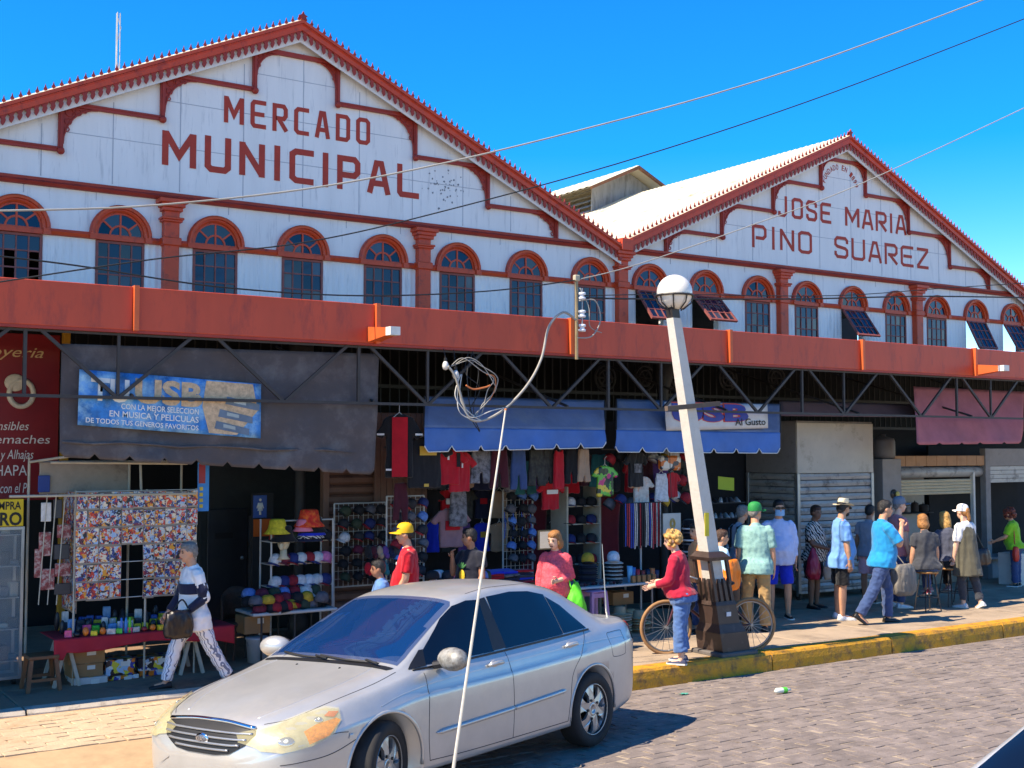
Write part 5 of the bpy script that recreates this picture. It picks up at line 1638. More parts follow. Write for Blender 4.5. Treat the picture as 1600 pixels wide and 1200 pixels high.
r, j = add('strawhat', 'bearded man in cream straw hat, light blue shirt and black shorts', p0, 332, 1.70, 'tan', ('short', 'black'), [c_lblue], [c_black], [m_shoew, m_sole], dict(yaw=22, ua_r=(.02, -.14, -1), fa_r=(.14, 0, -1), ua_l=(.1, .2, -1), th_l=(.02, .08, -1), th_r=(-.02, -.06, -1)), sleeve=.8, leg=.93, fat=1.14, hem=-.26, hat=('straw', M('cream_straw', s(222, 206, 172), .8, var=.12, scale=40, bump=.4, bscale=120), M('black_band', s(28, 24, 24), .7)), extra=['beard', 'sunglasses'], vox=.011)
q = MB(); w_ = j['A']['r'][2]; q.tube([w_ + V(0, 0, .03), w_ + V(0, 0, .075)], .036, 10); part(q, 'blue_wristband', M('wristband', s(50, 140, 206), .6), r)
hp, ph = stand(1357, 792, 13.2)
add('behindblue', 'dark haired man in grey shirt and pink shorts half hidden behind the turquoise polo', hp, 20, ph, 'brown', ('short', 'black'), [c_grey], [clothm('pink_shorts', s(220, 170, 178))], [m_shoeb, m_sole], dict(), sleeve=.6, leg=.9)
p0 = onZ(1378, 974)
r, j = add('turq', 'man in turquoise polo and dark jeans walking with a hand at his ear', p0, -26, 1.74, 'tan', ('short', 'black'), [c_turq], [c_dkjean], [m_shoeb], dict(lean=3, th_r=(-.42, -.06, -1), sh_r=(-.62, 0, -1), th_l=(.36, .07, -1), sh_l=(.0, 0, -1), foot_r=(.8, -.1, -.55), ua_r=(.45, -.2, -.75), fa_r=(.25, .25, 1.), ua_l=(.1, .2, -1), fa_l=(.5, 0, -.7), yaw=-8, flare=.042, curl_r=1.), sleeve=.9, leg=1.97, fat=1.12, hem=-.14, vox=.011)
hp, ph = stand(1400, 781, 12.6)
r, j = add('greycap', 'man in grey cap and faded pink shirt with a slung grey pack', hp, -22, ph, 'light', ('short', 'grey'), [c_pinks], [c_dkjean], [m_shoew, m_sole], dict(yaw=-5), sleeve=.6, leg=1.95, hat=('cap', M('grey_cap', s(112, 122, 134), .8), None))
pk = onY(1412, 905, 12.0)
bag('bulky grey backpack hanging behind the man in the grey cap', pk + V(0, 0, .22), (.42, .26, .46), M('grey_pack', s(118, 112, 104), .8, var=.15), [pk + V(-.1, 0, .15), pk + V(0, .2, .42), pk + V(.1, 0, .15)], name='backpack')
# at the food counter
SEAT = .62
def seated(key, label, px, py_top, face, h, **k):
    dep_h = SW + SEAT + .07 + .33 * h + .165 * h
    d = ray(px, py_top); t = (CAMZ - dep_h) * F_PX / (py_top - 702)
    p = _C + d * t
    loc = V(p.x, p.y, SW)
    add(key, label, loc, face, h, pose=dict(lean=8, th_l=(1, .22, -.12), th_r=(1, -.18, -.12), sh_l=(-.12, 0, -1), sh_r=(-.3, .1, -1), foot_l=(1, .2, -.1), foot_r=(1, 0, -.25), **k.pop('pose', {})), seat=SEAT, **k)
    return loc
s1 = seated('diner_a', 'dark clad diner with amber hair on the nearer bar stool', 1447, 803, 62, 1.60, skin='tan', hair=('bob', 'amber'), top=[c_char], bottom=[c_dkjean], shoes=[M('red_trainer', s(190, 40, 54), .6), m_sole], sleeve=.6, leg=1.9, female=True, fat=1.12)
s2 = seated('diner_b', 'diner in charcoal top with blond hair on the further bar stool', 1482, 799, 66, 1.62, skin='tan', hair=('long', 'blond'), top=[clothm('dark_blue_grey_top', s(72, 76, 92))], bottom=[c_black], shoes=[M('mauve_trainer', s(172, 130, 140), .6), m_sole], sleeve=.4, leg=1.9, female=True, hem=.02, fat=1.05)
p0 = onZ(1512, 949)
r, j = add('whitecap', 'woman in white cap and long olive vest walking away past the food stall', p0, 88, 1.57, 'light', ('pony', 'amber'), [c_white], [c_char], [M('white_sandal', s(206, 200, 196), .6), m_sole], dict(lean=3, th_l=(.1, .03, -1), sh_l=(-.1, 0, -1), th_r=(-.18, -.02, -1), sh_r=(-.3, 0, -1), foot_r=(.85, -.1, -.4), flare=.036), sleeve=.9, leg=1.85, fat=1.08, female=True, hem=.12, hat=('cap', M('white_cap', s(226, 222, 222), .7), None))
q = MB(); S_ = j['S']
rg = []
for t, a, b in ((-.62, .145, .145), (-.35, .132, .132), (0, .124, .118), (.3, .116, .108), (.6, .112, .098), (.8, .098, .08), (.9, .075, .06)):
    rg.append([S_(.008 + b * 1.57 * math.cos(u), a * 1.57 * math.sin(u), t) for u in [2 * math.pi * i / 20 for i in range(20)]])
q.add([p for x in rg for p in x], [(i * 20 + a, i * 20 + (a + 1) % 20, (i + 1) * 20 + (a + 1) % 20, (i + 1) * 20 + a) for i in range(len(rg) - 1) for a in range(20)] + [tuple(range(20)), tuple(range(120, 140))])
link('olive_vest', remesh(q, .013, c_olive, 'olive_vest', 1, .012, 9, (1, 1, .35)), r)
sh = wpt(r, j['A']['r'][0])
bag('black shoulder handbag of the woman in the white cap', sh + V(.16, -.06, -.36), (.34, .15, .26), M('black_bag', s(38, 36, 38), .45, var=.2), [sh + V(.04, -.06, -.42), sh + V(.0, .0, .05), sh + V(.26, -.06, -.42)], rz=-.2)
hp, ph = stand(1586, 797, 13.3)
r, j = add('lime', 'woman with auburn curls in lime green top leaning on the right hand counter', hp, 108, ph, 'tan', ('curly', 'red'), [c_lime], [c_dkjean], [m_shoeb, m_sole], dict(lean=8, ua_l=(.35, .2, -1), fa_l=(.8, .1, -.35)), sleeve=.8, leg=1.95, fat=1.15, female=True, hem=-.1)
sh = wpt(r, j['A']['l'][0])
bag('red leather bag slung on the woman in the lime green top', sh + V(-.02, -.12, -.38), (.13, .09, .26), M('red_leather', s(196, 52, 40), .45, var=.1), [sh + V(-.02, -.1, -.4), sh + V(.06, -.02, .04), sh + V(.14, .1, -.2)])
# ------------------------------------------------------------------ stalls, left to right
def pt(px, py, Y): return onY(px, py, Y)
def scale_at(px, Y):                      # metres per photo pixel, along X and up, on plane Y
    return (onY(px + 5, 800, Y) - onY(px - 5, 800, Y)).x / 10, (onY(px, 795, Y) - onY(px, 805, Y)).z / 10
def rect(px0, py0, px1, py1, Y):
    """x0, x1, z0, z1 of a photo rectangle on plane Y (taken at its centre)"""
    cx, cy = (px0 + px1) / 2, (py0 + py1) / 2
    x0, x1 = onY(px0, cy, Y).x, onY(px1, cy, Y).x
    return x0, x1, onY(cx, py1, Y).z, onY(cx, py0, Y).z
def cloth(name, label, cat, mat, TL, TR, BR, BL, nu=30, nv=14, wr=.02, scal=0, scd=.05, sag=0., group=None, parent=None, ws=2.2, th=.004):
    c = [pt(*p) for p in (TL, TR, BR, BL)]
    sd_ = len(label) * 1.7
    def fn(u, v):
        a = c[0].lerp(c[1], u); b = c[3].lerp(c[2], u)
        p = a.lerp(b, v)
        k = math.sin(min(1, v * 1.2) * math.pi * .5)
        p.y += wr * k * (noise.noise(V(p.x * ws, p.z * ws * .7, sd_)) * 1.6 + .5 * math.sin(p.x * 6 + p.z * 3 + sd_) * v)
        p.z -= sag * math.sin(u * math.pi) * (1 - v)
        if scal:
            f = (u * scal) % 1.
            if v > .86: p.z += scd * (max(0, 1 - min(f, 1 - f) * 9)) * (v - .86) / .14
        return p
    q = MB(); q.smooth = True
    q.sheet(fn, nu, nv, th)
    base = (c[2] + c[3]) / 2
    if parent is not None: return part(q, name, mat, parent)
    return thing1(q, name, mat, label, cat, base, group)
def plank(x0, x1, y0, y1, z0, z1, b=.006): return MB().bbox(x0, x1, y0, y1, z0, z1, b)
m_alu = M('brushed_aluminium', s(150, 152, 154), .35, .7, var=.1); m_wood = M('brown_stool_wood', s(120, 76, 46), .6, var=.25, scale=9, stretch=(4, 4, .6)); m_card = M('brown_cardboard', s(158, 118, 76), .85, var=.12, scale=4); m_pipe = M('pale_pipe', s(176, 168, 150), .6, var=.15); m_wire = M('white_wire', s(190, 188, 182), .5, var=.1); m_tgrey = M('sun_faded_grey_tarp', s(80, 73, 73), .85, var=.15, scale=2.5, bump=.5, bscale=9, dirt=(s(104, 98, 96), .4, 2.5))
m_blacktxt = M('black_lettering', s(20, 18, 18), .6, var=0); m_whitetxt = M('white_lettering', s(226, 222, 214), .6, var=0)
# red jewellery sign
Y = 14.5
x0, x1, z0, z1 = rect(-60, 520, 92, 782, Y)
sg_ = T('jewellery_sign', 'tall red jewellery sign with white lettering and a ring', 'sign', ((x0 + x1) / 2, Y, z0))
part(plank(x0, x1, Y, Y + .05, z0, z1), 'sign_board', M('crimson_sign', s(128, 16, 26), .45, var=.2, scale=1.5), sg_)
for txt, pa, pb, py, hpx, shear in (('Joyeria', -32, 68, 558, 17, .35), ('Sensibles', -22, 45, 672, 14, .25), ('Dijes, Aros, Remaches', -160, 78, 693, 14, .15), ('y Alhajas', 0, 52, 717, 15, .2), ('CHAPA', -22, 42, 743, 17, .0), ('con el Pr', 0, 47, 770, 16, .2)):
    a = onY(pa, py, Y); b = onY(pb, py, Y)
    mpx, mpz = scale_at(30, Y)
    put_text(txt, a.x, b.x, onY((max(0, pa) + pb) / 2, py, Y).z, hpx * mpz, Y - .003, m_whitetxt if txt != 'Joyeria' else M('gold_script', s(206, 176, 130), .5), sg_, shear=shear)
cx, cz = xz(33, 612, Y)
q = MB(); q.smooth = True; q.tube([(cx + .13 * math.cos(t), Y - .008, cz - .02 + .15 * math.sin(t)) for t in [i * .2618 for i in range(25)]], .032, 6, False); q.ell((cx - .07, Y - .01, cz + .1), (.115, .02, .1), 14, 8)
part(q, 'ring_emblem', M('ivory_print', s(206, 196, 176), .5, var=.15, scale=20), sg_)
x0, x1, z0, z1 = rect(93, 512, 104, 1040, 14.45)
thing1(plank(x0, x1, 14.4, 14.5, SW, z1), 'yellow_post', M('mustard_paint', s(176, 128, 30), .7, var=.2), 'narrow mustard yellow post right of the red jewellery sign', 'post', (x0, 14.45, SW))
Y = 13.55
x0, x1, z0, z1 = rect(-30, 780, 37, 823, Y)
sg_ = T('buying_sign', 'yellow board with heavy black capitals above the glass cabinet', 'sign', (x0, Y, z0))
part(plank(x0, x1, Y, Y + .03, z0, z1), 'sign_board', M('sign_yellow', s(214, 184, 30), .6, var=.08), sg_)
mp = scale_at(10, Y)
put_text('COMPRA', onY(-24, 790, Y).x, onY(33, 790, Y).x, z1 - .11, .085, Y - .003, m_blacktxt, sg_, bold=.02)
put_text('ORO', onY(-22, 812, Y).x, onY(34, 812, Y).x, z0 + .015, .135, Y - .003, m_blacktxt, sg_, bold=.03)
# glass display cabinet
x0, x1, z0, z1 = rect(-40, 824, 36, 1064, Y)
cab = T('display_cabinet', 'tall aluminium glass display cabinet on castors at the left edge', 'cabinet', ((x0 + x1) / 2, Y, SW))
q = MB()
for x in (x0, x1 - .03):
    for y in (Y, Y + .4): q.box(x, x + .03, y, y + .03, SW + .07, z1)
for z in (SW + .07, z1 - .03):
    for y in (Y - .001, Y + .401): q.box(x0 - .001, x1 + .001, y, y + .032, z, z + .03)
part(q, 'frame', m_alu, cab)
for k in range(5):
    z = SW + .25 + k * .33
    part(plank(x0 + .031, x1 - .031, Y + .033, Y + .40, z, z + .01, .001), 'shelf', m_alu, cab)
    for i in range(4):
        xx = x0 + .08 + i * (x1 - x0 - .1) / 4
        q = MB(); q.bbox(xx, xx + .09, Y + .12, Y + .25, z + .011, z + .06 + .05 * ((i + k) % 3), .01)
        thing1(q, 'jewel_box', (M('grey_box', s(90, 92, 96), .6), M('black_box', s(30, 30, 32), .6), M('cream_box', s(180, 170, 150), .6))[(i * 2 + k) % 3], 'small jewellery box, %s shelf from bottom, %s from left, in glass cabinet' % (ORD[k], ORD[i]), 'box', (xx, Y + .18, z + .011), 'jewellery boxes in the cabinet')
q = MB(); q.box(x0 + .03, x1 - .03, Y + .012, Y + .016, SW + .1, z1 - .03)
part(q, 'glass_door', M('cabinet_glass', s(150, 165, 170), .03, var=0, alpha=.22), cab)
part(plank(x0 + .031, x1 - .031, Y + .405, Y + .42, SW + .1, z1 - .04, .001), 'back_panel', M('cabinet_back', s(70, 74, 78), .6), cab)
for x in (x0 + .06, x1 - .06):
    q = MB(); q.tube([(x - .02, Y + .1, SW + .035), (x + .02, Y + .1, SW + .035)], .034, 12); part(q, 'castor', m_blacktxt, cab)
# grey tarpaulin and film banner hung from the truss
cloth('grey_tarpaulin', 'large sun faded grey tarpaulin hanging from the truss over the left stalls', 'tarpaulin', m_tgrey, (96, 537, 12.63), (592, 553, 12.63), (584, 742, 12.60), (92, 714, 12.60), 70, 30, .04, 10, .05, ws=2.6)
q = MB(); q.smooth = True
q.tube([pt(97 + 46 * i, 690 + 1.6 * i + 2 * math.sin(i * 2.), 12.585) for i in range(11)], [.014] * 10 + [.004], 6)
thing1(q, 'rolled_hem', m_tgrey, 'rolled fold running across the lower part of the grey tarpaulin', 'fold', pt(300, 700, 12.58))
def uvsheet(q, TL, TR, BR, BL, nu, nv, wr=.004):
    c = [pt(*p) for p in (TL, TR, BR, BL)]
    q.sheet(lambda u, v: c[0].lerp(c[1], u).lerp(c[3].lerp(c[2], u), v) + V(0, wr * noise.noise(V(u * 9, v * 4, 3)), 0), nu, nv, .003)
    return lambda u, v, d=.006: c[0].lerp(c[1], u).lerp(c[3].lerp(c[2], u), v) + V(0, -d, 0)
ban = T('film_banner', 'blue printed banner for music and films pinned to the grey tarpaulin', 'banner', pt(265, 675, 12.56))
m_ban = M('blue_banner_print', s(26, 120, 190), .5, var=.55, scale=5, dirt=(s(150, 196, 218), .55, 3.5))
q = MB(); q.smooth = True
uv = uvsheet(q, (124, 577, 12.56), (408, 600, 12.56), (407, 685, 12.56), (121, 664, 12.56), 24, 8)
part(q, 'printed_sheet', m_ban, ban)
def warp_text(txt, u0, u1, v0, v1, uv, mat, parent, bold=0., shear=0., d=.009):
    me = text_mesh(txt, 1., 0, shear, bold)
    xs = [v.co.x for v in me.vertices]; a, b = min(xs), max(xs)
    for v in me.vertices:
        v.co = uv(u0 + (u1 - u0) * (v.co.x - a) / (b - a), v1 + (v0 - v1) * v.co.z / .72, d)
    me.materials.append(mat)
    return link('lettering', me, parent)
m_sand = M('sandstone_print', s(196, 164, 128), .6, var=.3, scale=30)
warp_text('TU', .06, .26, .12, .52, uv, m_whitetxt, ban, .03)
warp_text('USB', .29, .66, .08, .50, uv, m_sand, ban, .04)
warp_text('CON LA MEJOR SELECCION', .22, .64, .55, .65, uv, m_whitetxt, ban, .012)
warp_text('EN MUSICA Y PELICULAS', .16, .64, .69, .80, uv, m_whitetxt, ban, .012)
warp_text('DE TODOS TUS GENEROS FAVORITOS', .04, .64, .85, .94, uv, m_whitetxt, ban, .012)
q = MB(); q.prism([(.68, .02), (.95, .02), (.98, .5), (.86, .97), (.7, .97), (.66, .5)], lambda u, v, d: uv(u, v, d), .007, .0075); part(q, 'sand_print', m_sand, ban)
for k, (u, v) in enumerate(((.86, .36), (.82, .60), (.80, .82))):
    q = MB(); q.prism([(u - .06, v - .08), (u + .13, v + .02), (u + .13, v + .14), (u - .07, v + .06)], lambda a, b, d: uv(a, b, d), .009 + k * .001, .0098 + k * .001)
    sk = part(q, 'memory_stick_print', M('stick_grey', s(96, 112, 128), .5, var=.2), ban)
    q = MB(); q.prism([(u - .02, v - .035), (u + .05, v), (u + .05, v + .06), (u - .02, v + .03)], lambda a, b, d: uv(a, b, d), .0105 + k * .001, .0112 + k * .001); part(q, 'stick_plug', m_alu, sk)
# pale panel and pipe frame over the disc stall
Y = 13.35
x0, x1, z0, z1 = rect(72, 722, 214, 772, Y)
fr = T('stall_canopy_frame', 'pale sheet panel and pipe frame above the disc stall', 'frame', (x0, Y, z0))
part(plank(x0, x1, Y + .3, Y + .33, z0, z1), 'pale_panel', M('grimy_white_panel', s(150, 138, 124), .7, var=.15, dirt=(s(100, 88, 78), .3, 3)), fr)
x2 = onY(306, 765, Y - .2).x
for pts in ([(x0, Y - .2, z1), (x2 - .1, Y - .2, z1 - .02)], [(x0 - .4, Y - .2, z0 + .0), (x2, Y - .2, z0 - .01)], [(x0 - .1, Y + .35, SW), (x0 - .1, Y + .35, z1 + .05)], [(x1, Y + .3, SW), (x1, Y + .3, z1)], [(x1 + .02, Y - .1, z0), (x1 + .06, Y + .1, z1 + .1)], [(x2 + .03, Y + .4, SW), (x2 + .03, Y + .4, z1 + .1)], [(x0 - .1, Y + .35, z1), (x0 + .3, Y - .2, z1 + .08)], [(x0, Y + .35, z1 + .0), (x2, Y + .4, z1)]):
    q = MB(); q.tube(pts, .014, 8); part(q, 'pipe', m_pipe, fr)
part(plank(x0 - .02, x0 + .1, Y + .26, Y + .29, z0 + .02, z0 + .2), 'blue_patch', M('blue_patch', s(30, 60, 130), .6), fr)
# disc stall: rack of film discs
m_disc = art('film_cover_art', [s(210, 60, 36), s(36, 58, 120), s(228, 208, 178), s(226, 150, 40), s(28, 26, 36), s(150, 180, 210), s(190, 190, 186), s(120, 40, 60)], 34)
Y = 13.2
rack = T('disc_rack', 'wire rack and trestle frame holding rows of film discs', 'rack', (onY(210, 1000, Y).x, Y, SW))
xa, xb = onY(118, 850, Y).x, onY(307, 850, Y).x
zt = onY(210, 768, Y).z; zb = onY(210, 934, Y).z
for x in (xa, (xa + xb) / 2 + .1, xb):
    q = MB(); q.tube([(x, Y + .03, SW), (x, Y + .03, zt + .02)], .012, 6); part(q, 'upright', m_pipe, rack)
for k in range(7):
    z = zb + (zt - zb) * k / 6 + .01
    q = MB(); q.tube([(xa, Y + .015, z), (xb, Y + .015, z)], .005, 5); part(q, 'wire', m_wire, rack)
dw = (xb - xa) / 10.6; dh = (zt - zb) / 6
q = MB(); q.bbox(-dw * .5, dw * .5, -.004, .004, -dh * .51, dh * .51, .002); q.cur = 1; q.box(-dw * .46, dw * .46, -.0052, -.0041, -dh * .4, dh * .47)
disc_me = q.mesh('film_disc', [M('pale_sleeve', s(140, 126, 112), .3, var=.1), m_disc])
gl = 'colourful film disc sleeve hung in rows on the front of the disc stall'
def place(name, me, loc, label, cat, group, rot=(0, 0, 0), sc=(1, 1, 1)):
    o = link(name, me); o.location = loc; o.rotation_euler = rot; o.scale = sc
    return tag(o, label, cat, group)
random.seed(50)
for rrow in range(6):
    for c in range(11):
        px = 118 + (c + .5) * 17.2
        if rrow >= 3 and c in (4, 5): continue
        x = xa + (c + .5) * (xb - xa) / 11; z = zt - (rrow + .5) * dh
        if rrow == 5 and c == 6: z -= .01
        place('film_disc', disc_me, (x + random.uniform(-.006, .006), Y - .008 + random.uniform(-.004, .004), z + random.uniform(-.008, .008)), 'film disc sleeve, %s row from top, %s from left, disc stall front' % (ORD[rrow], ORD[c]), 'disc', 'film discs on the stall front', (random.uniform(-.04, .04), random.uniform(-.03, .03), random.uniform(-.08, .08)))
for c in range(4):       # side wing of the rack, going back
    for rrow in range(7):
        place('film_disc', disc_me, (xa + .02, Y + .1 + c * .15, zt - (rrow + .5) * dh * .95), 'film disc sleeve, %s row from top, %s from front, stall side wing' % (ORD[rrow], ORD[c]), 'disc', 'film discs on the side wing', (0, 0, R(-84) + random.uniform(-.1, .1)))
# hanging bags and goods left of the wing
m_clear = M('clear_packet', s(170, 160, 150), .25, var=.3, scale=20, dirt=(s(160, 40, 36), .5, 14), alpha=1.)
random.seed(51)
for k, (px, py, w, hh_) in enumerate(((72, 800, .1, .2), (90, 795, .09, .2), (100, 830, .14, .14), (70, 850, .12, .25), (96, 862, .16, .16), (98, 890, .16, .14), (74, 905, .14, .22), (98, 920, .17, .12), (60, 880, .08, .3))):
    p = pt(px, py, 13.3)
    q = MB(); q.bbox(p.x - w / 2, p.x + w / 2, p.y - .015, p.y + .015, p.z - hh_ / 2, p.z + hh_ / 2, .006)
    thing1(q, 'hanging_packet', (M('white_packet', s(206, 202, 196), .4, var=.2, scale=20), M('red_packet', s(128, 40, 44), .4, var=.5, scale=30, dirt=(s(190, 180, 170), .5, 22)), M('dark_packet', s(44, 42, 48), .4, var=.2, scale=14))[(k * 2) % 3 if k not in (3, 6) else 1], ('white', 'red', 'dark')[(k * 2) % 3 if k not in (3, 6) else 1] + ' packet hanging %s in the left bay of the disc stall' % ('at the top left', 'at the top right', 'at the upper right', 'at the middle left', 'at the middle right', 'low on the right', 'low on the left', 'lowest of all', 'furthest left')[k], 'packet', (p.x, p.y, p.z - hh_ / 2), 'packets hanging left of the discs')
for k, px in enumerate((60, 74, 88)):
    q = MB(); a = pt(px + 14, 772, 13.25); b = pt(px, 945, 13.3); q.tube([a, b], .006, 5)
    thing1(q, 'pale_rope', m_pipe, ('leftmost', 'middle', 'rightmost')[k] + ' pale rope hanging down the left bay of the disc stall', 'rope', b)
# table with red cloth
Y0, Y1 = 13.1, 13.75
zt_ = onY(200, 990, Y0).z
xa2, xb2 = onY(90, 990, Y0).x, onY(352, 985, Y0).x
tb = T('stall_table', 'trestle table of the disc stall', 'table', ((xa2 + xb2) / 2, Y0, SW))
part(plank(xa2, xb2, Y0 + .01, Y1, zt_ - .03, zt_ - .006), 'table_top', m_wood, tb)
for x in (xa2 + .12, xb2 - .35):
    for dx in (-.08, .08):
        q = MB(); q.tube([(x, Y0 + .1, zt_ - .03), (x + dx * 1.6, Y0 + .08, SW)], .018, 4); part(q, 'leg', m_pipe, tb)
        q = MB(); q.tube([(x, Y1 - .1, zt_ - .03), (x + dx * 1.6, Y1 - .08, SW)], .018, 4); part(q, 'leg', m_pipe, tb)
q = MB(); q.smooth = True
def rc(u, v):
    x = xa2 - .04 + (xb2 - xa2 + .14) * u
    if v < .6: return V(x, Y1 - (Y1 - Y0 + .01) * v / .6, zt_ - .002)
    t = (v - .6) / .4
    dr = .12 + .03 * math.sin(u * 9) + (.08 if u < .06 else 0) + (.07 * max(0, (u - .9) / .1))
    return V(x, Y0 - .012 - .02 * t + .012 * math.sin(u * 40) * t, zt_ - .004 - dr * t)
q.sheet(rc, 60, 20, .003)
thing1(q, 'red_tablecloth', M('red_cloth', s(170, 26, 42), .8, var=.12, scale=5), 'red cloth covering the table of the disc stall', 'tablecloth', (xa2, Y0, zt_))
goods = [M('g%d' % i, c, .4, var=.35, scale=25) for i, c in enumerate((s(40, 90, 170), s(200, 196, 190), s(230, 120, 40), s(60, 190, 60), s(220, 70, 120), s(34, 34, 40), s(230, 200, 50), s(90, 150, 200), s(150, 40, 46), s(60, 62, 70)))]
gmesh = []
for i, m_ in enumerate(goods):
    q = MB()
    if i % 3 == 2: q.smooth = True; q.ell((0, 0, .045), (.045, .04, .045), 10, 7)
    elif i % 3 == 1: q.bbox(-.055, .055, -.02, .02, 0, .09, .006)
    else: q.bbox(-.05, .05, -.035, .035, 0, .06, .006)
    gmesh.append(q.mesh('small_toy', m_))
random.seed(60)
for row in range(5):
    for i in range(17):
        x = xa2 + .12 + (xb2 - xa2 - .3) * (i + .5 * (row % 2)) / 17
        y = Y0 + .06 + row * .13
        g_ = random.randrange(10) if row < 2 else random.choice((5, 9, 1, 5, 0, 9, 7, 6))
        place('small_toy', gmesh[g_], (x, y, zt_ + .002), 'small %s trinket on red cloth, %s row from front, %s from left' % (('blue', 'white', 'orange', 'green', 'pink', 'black', 'yellow', 'pale blue', 'dark red', 'grey')[g_], ORD[row], ORD[i]), 'trinket', 'trinkets on the red cloth', (random.uniform(-.15, .15), 0, random.uniform(-.5, .5)), (random.uniform(.6, .85), .8, random.uniform(.55, 1.1) + row * .38))
# tall coloured bottles in the middle
for k, (px, c) in enumerate(((190, s(50, 110, 190)), (197, s(40, 130, 200)), (203, s(90, 200, 60)))):
    p = pt(px, 962, Y0 + .05); q = MB(); q.smooth = True
    q.lathe([(.018, 0), (.019, .1), (.012, .13), (.012, .16), (.002, .165)], (p.x, p.y, zt_ + .002), 10)
    thing1(q, 'water_gun_tube', M('tube%d' % k, c, .3), ('dark blue', 'light blue', 'green')[k] + ' plastic tube standing among the trinkets', 'tube', (p.x, p.y, zt_))
# cartons under the table
def carton(name, label, pxa, pya, pxb, pyb, Y, mat, depth=.3, lid=None, cat='box', rz=0, group=None):
    x0, x1, z0, z1 = rect(pxa, pya, pxb, pyb, Y)
    r0 = T(name, label, cat, ((x0 + x1) / 2, Y, max(SW, z0)), group)
    part(plank(x0, x1, Y, Y + depth, max(SW + .002, z0), z1 - .002, .004), 'box_body', mat, r0)
    q = MB(); q.box((x0 + x1) / 2 - .025, (x0 + x1) / 2 + .025, Y - .0015, Y + depth, z1 - .0018, z1 + .0005); part(q, 'tape', M('packing_tape', s(190, 160, 110), .3), r0)
    q = MB(); q.box(x0 + (x1 - x0) * .5, x0 + (x1 - x0) * .75, Y - .003, Y - .0005, z0 + (z1 - z0) * .55, z0 + (z1 - z0) * .85); part(q, 'paper_label', M('paper_label', s(214, 208, 196), .7), r0)
    return r0
carton('cardboard_box', 'brown cardboard box on top of the pile under the red cloth', 107, 1014, 164, 1037, 13.22, m_card)
carton('cardboard_box', 'brown cardboard box in the middle of the pile under the red cloth', 111, 1037, 161, 1058, 13.22, m_card)
carton('white_carton', 'white carton at the bottom of the pile under the red cloth', 116, 1058, 168, 1083, 13.2, M('white_carton', s(196, 188, 180), .7, var=.08))
toyart = art('toy_box_art', [s(220, 216, 210), s(30, 60, 150), s(226, 120, 30), s(34, 34, 40), s(160, 190, 214), s(220, 200, 60)], 16, seedmul=21.)
for k, (a, b, c, d) in enumerate(((166, 1030, 211, 1055), (170, 1055, 217, 1072), (186, 1071, 215, 1079), (216, 1026, 277, 1046), (218, 1044, 275, 1058), (219, 1058, 272, 1073))):
    carton('toy_box', ('white printed toy box above the blue one', 'blue printed toy box under the white one', 'flat toy box lowest of the left toy pile', 'dark printed toy box topmost of the right pile', 'printed toy box in the middle of the right pile', 'pale printed toy box lowest of the right pile')[k] + ' under the disc stall', a, b, c, d, 13.24 + .02 * k, toyart, .28)
# wooden stool
p = pt(64, 1040, 13.2)
st = T('wooden_stool', 'small brown wooden stool left of the red cloth table', 'stool', (p.x, 13.2, SW))
zs = onY(64, 1022, 13.2).z; w = .15
part(plank(p.x - w, p.x + w, 13.2 - w, 13.2 + w, zs - .035, zs), 'seat', m_wood, st)
for a in (-1, 1):
    for b in (-1, 1):
        q = MB(); q.tube([(p.x + a * w * .8, 13.2 + b * w * .8, zs - .035), (p.x + a * w * 1.05, 13.2 + b * w * 1.05, SW)], .019, 4); part(q, 'leg', m_wood, st)
for b in (-1, 1):
    q = MB(); q.tube([(p.x - w, 13.2 + b * w, SW + .12), (p.x + w, 13.2 + b * w, SW + .12)], .014, 4); part(q, 'stretcher', m_wood, st)
# blue hanging strip sign
Y = 13.3
x0, x1, z0, z1 = rect(309, 722, 327, 799, Y)
sg_ = T('strip_sign', 'narrow blue hanging sign beside the disc stall', 'sign', (x0, Y, z0))
part(plank(x0, x1, Y, Y + .02, z0, z1), 'sign_board', M('strip_blue', s(36, 130, 206), .5), sg_)
part(plank(x0 + .01, x0 + .085, Y - .004, Y - .001, z1 - .24, z1 - .02, .0005), 'red_patch', M('strip_red', s(150, 44, 60), .5), sg_)
for k in range(4): part(plank(x0 + .02, x0 + .06, Y - .004, Y - .001, z0 + .04 + k * .065, z0 + .08 + k * .065, .0005), 'yellow_mark', M('strip_yellow', s(206, 180, 60), .5), sg_)
# ---- passage with restroom signs
Y = 15.9
x0, x1, z0, z1 = rect(312, 740, 520, 1000, Y)
ps = T('passage_wall', 'dark recessed passage wall with a closed door behind the hat table', 'wall', (x0, Y, SW))
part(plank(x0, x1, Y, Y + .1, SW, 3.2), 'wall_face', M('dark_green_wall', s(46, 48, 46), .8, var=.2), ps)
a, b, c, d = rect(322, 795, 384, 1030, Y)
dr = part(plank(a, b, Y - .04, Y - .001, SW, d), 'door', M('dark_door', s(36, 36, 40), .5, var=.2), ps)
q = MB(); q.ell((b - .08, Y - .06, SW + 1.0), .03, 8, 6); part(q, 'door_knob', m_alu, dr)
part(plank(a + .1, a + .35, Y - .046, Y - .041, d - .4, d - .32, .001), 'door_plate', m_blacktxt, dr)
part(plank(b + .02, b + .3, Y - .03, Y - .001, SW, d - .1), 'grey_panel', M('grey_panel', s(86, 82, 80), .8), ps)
Y = 15.0
a, b, c, d = rect(396, 774, 417, 809, Y)
sg_ = T('restroom_sign', 'blue restroom sign with white figure on the dark passage wall', 'sign', (a, Y, c))
part(plank(a, b, Y, Y + .02, c, d, .003), 'sign_board', M('sign_blue', s(36, 78, 150), .5, var=.05), sg_)
w, hgt = b - a, d - c
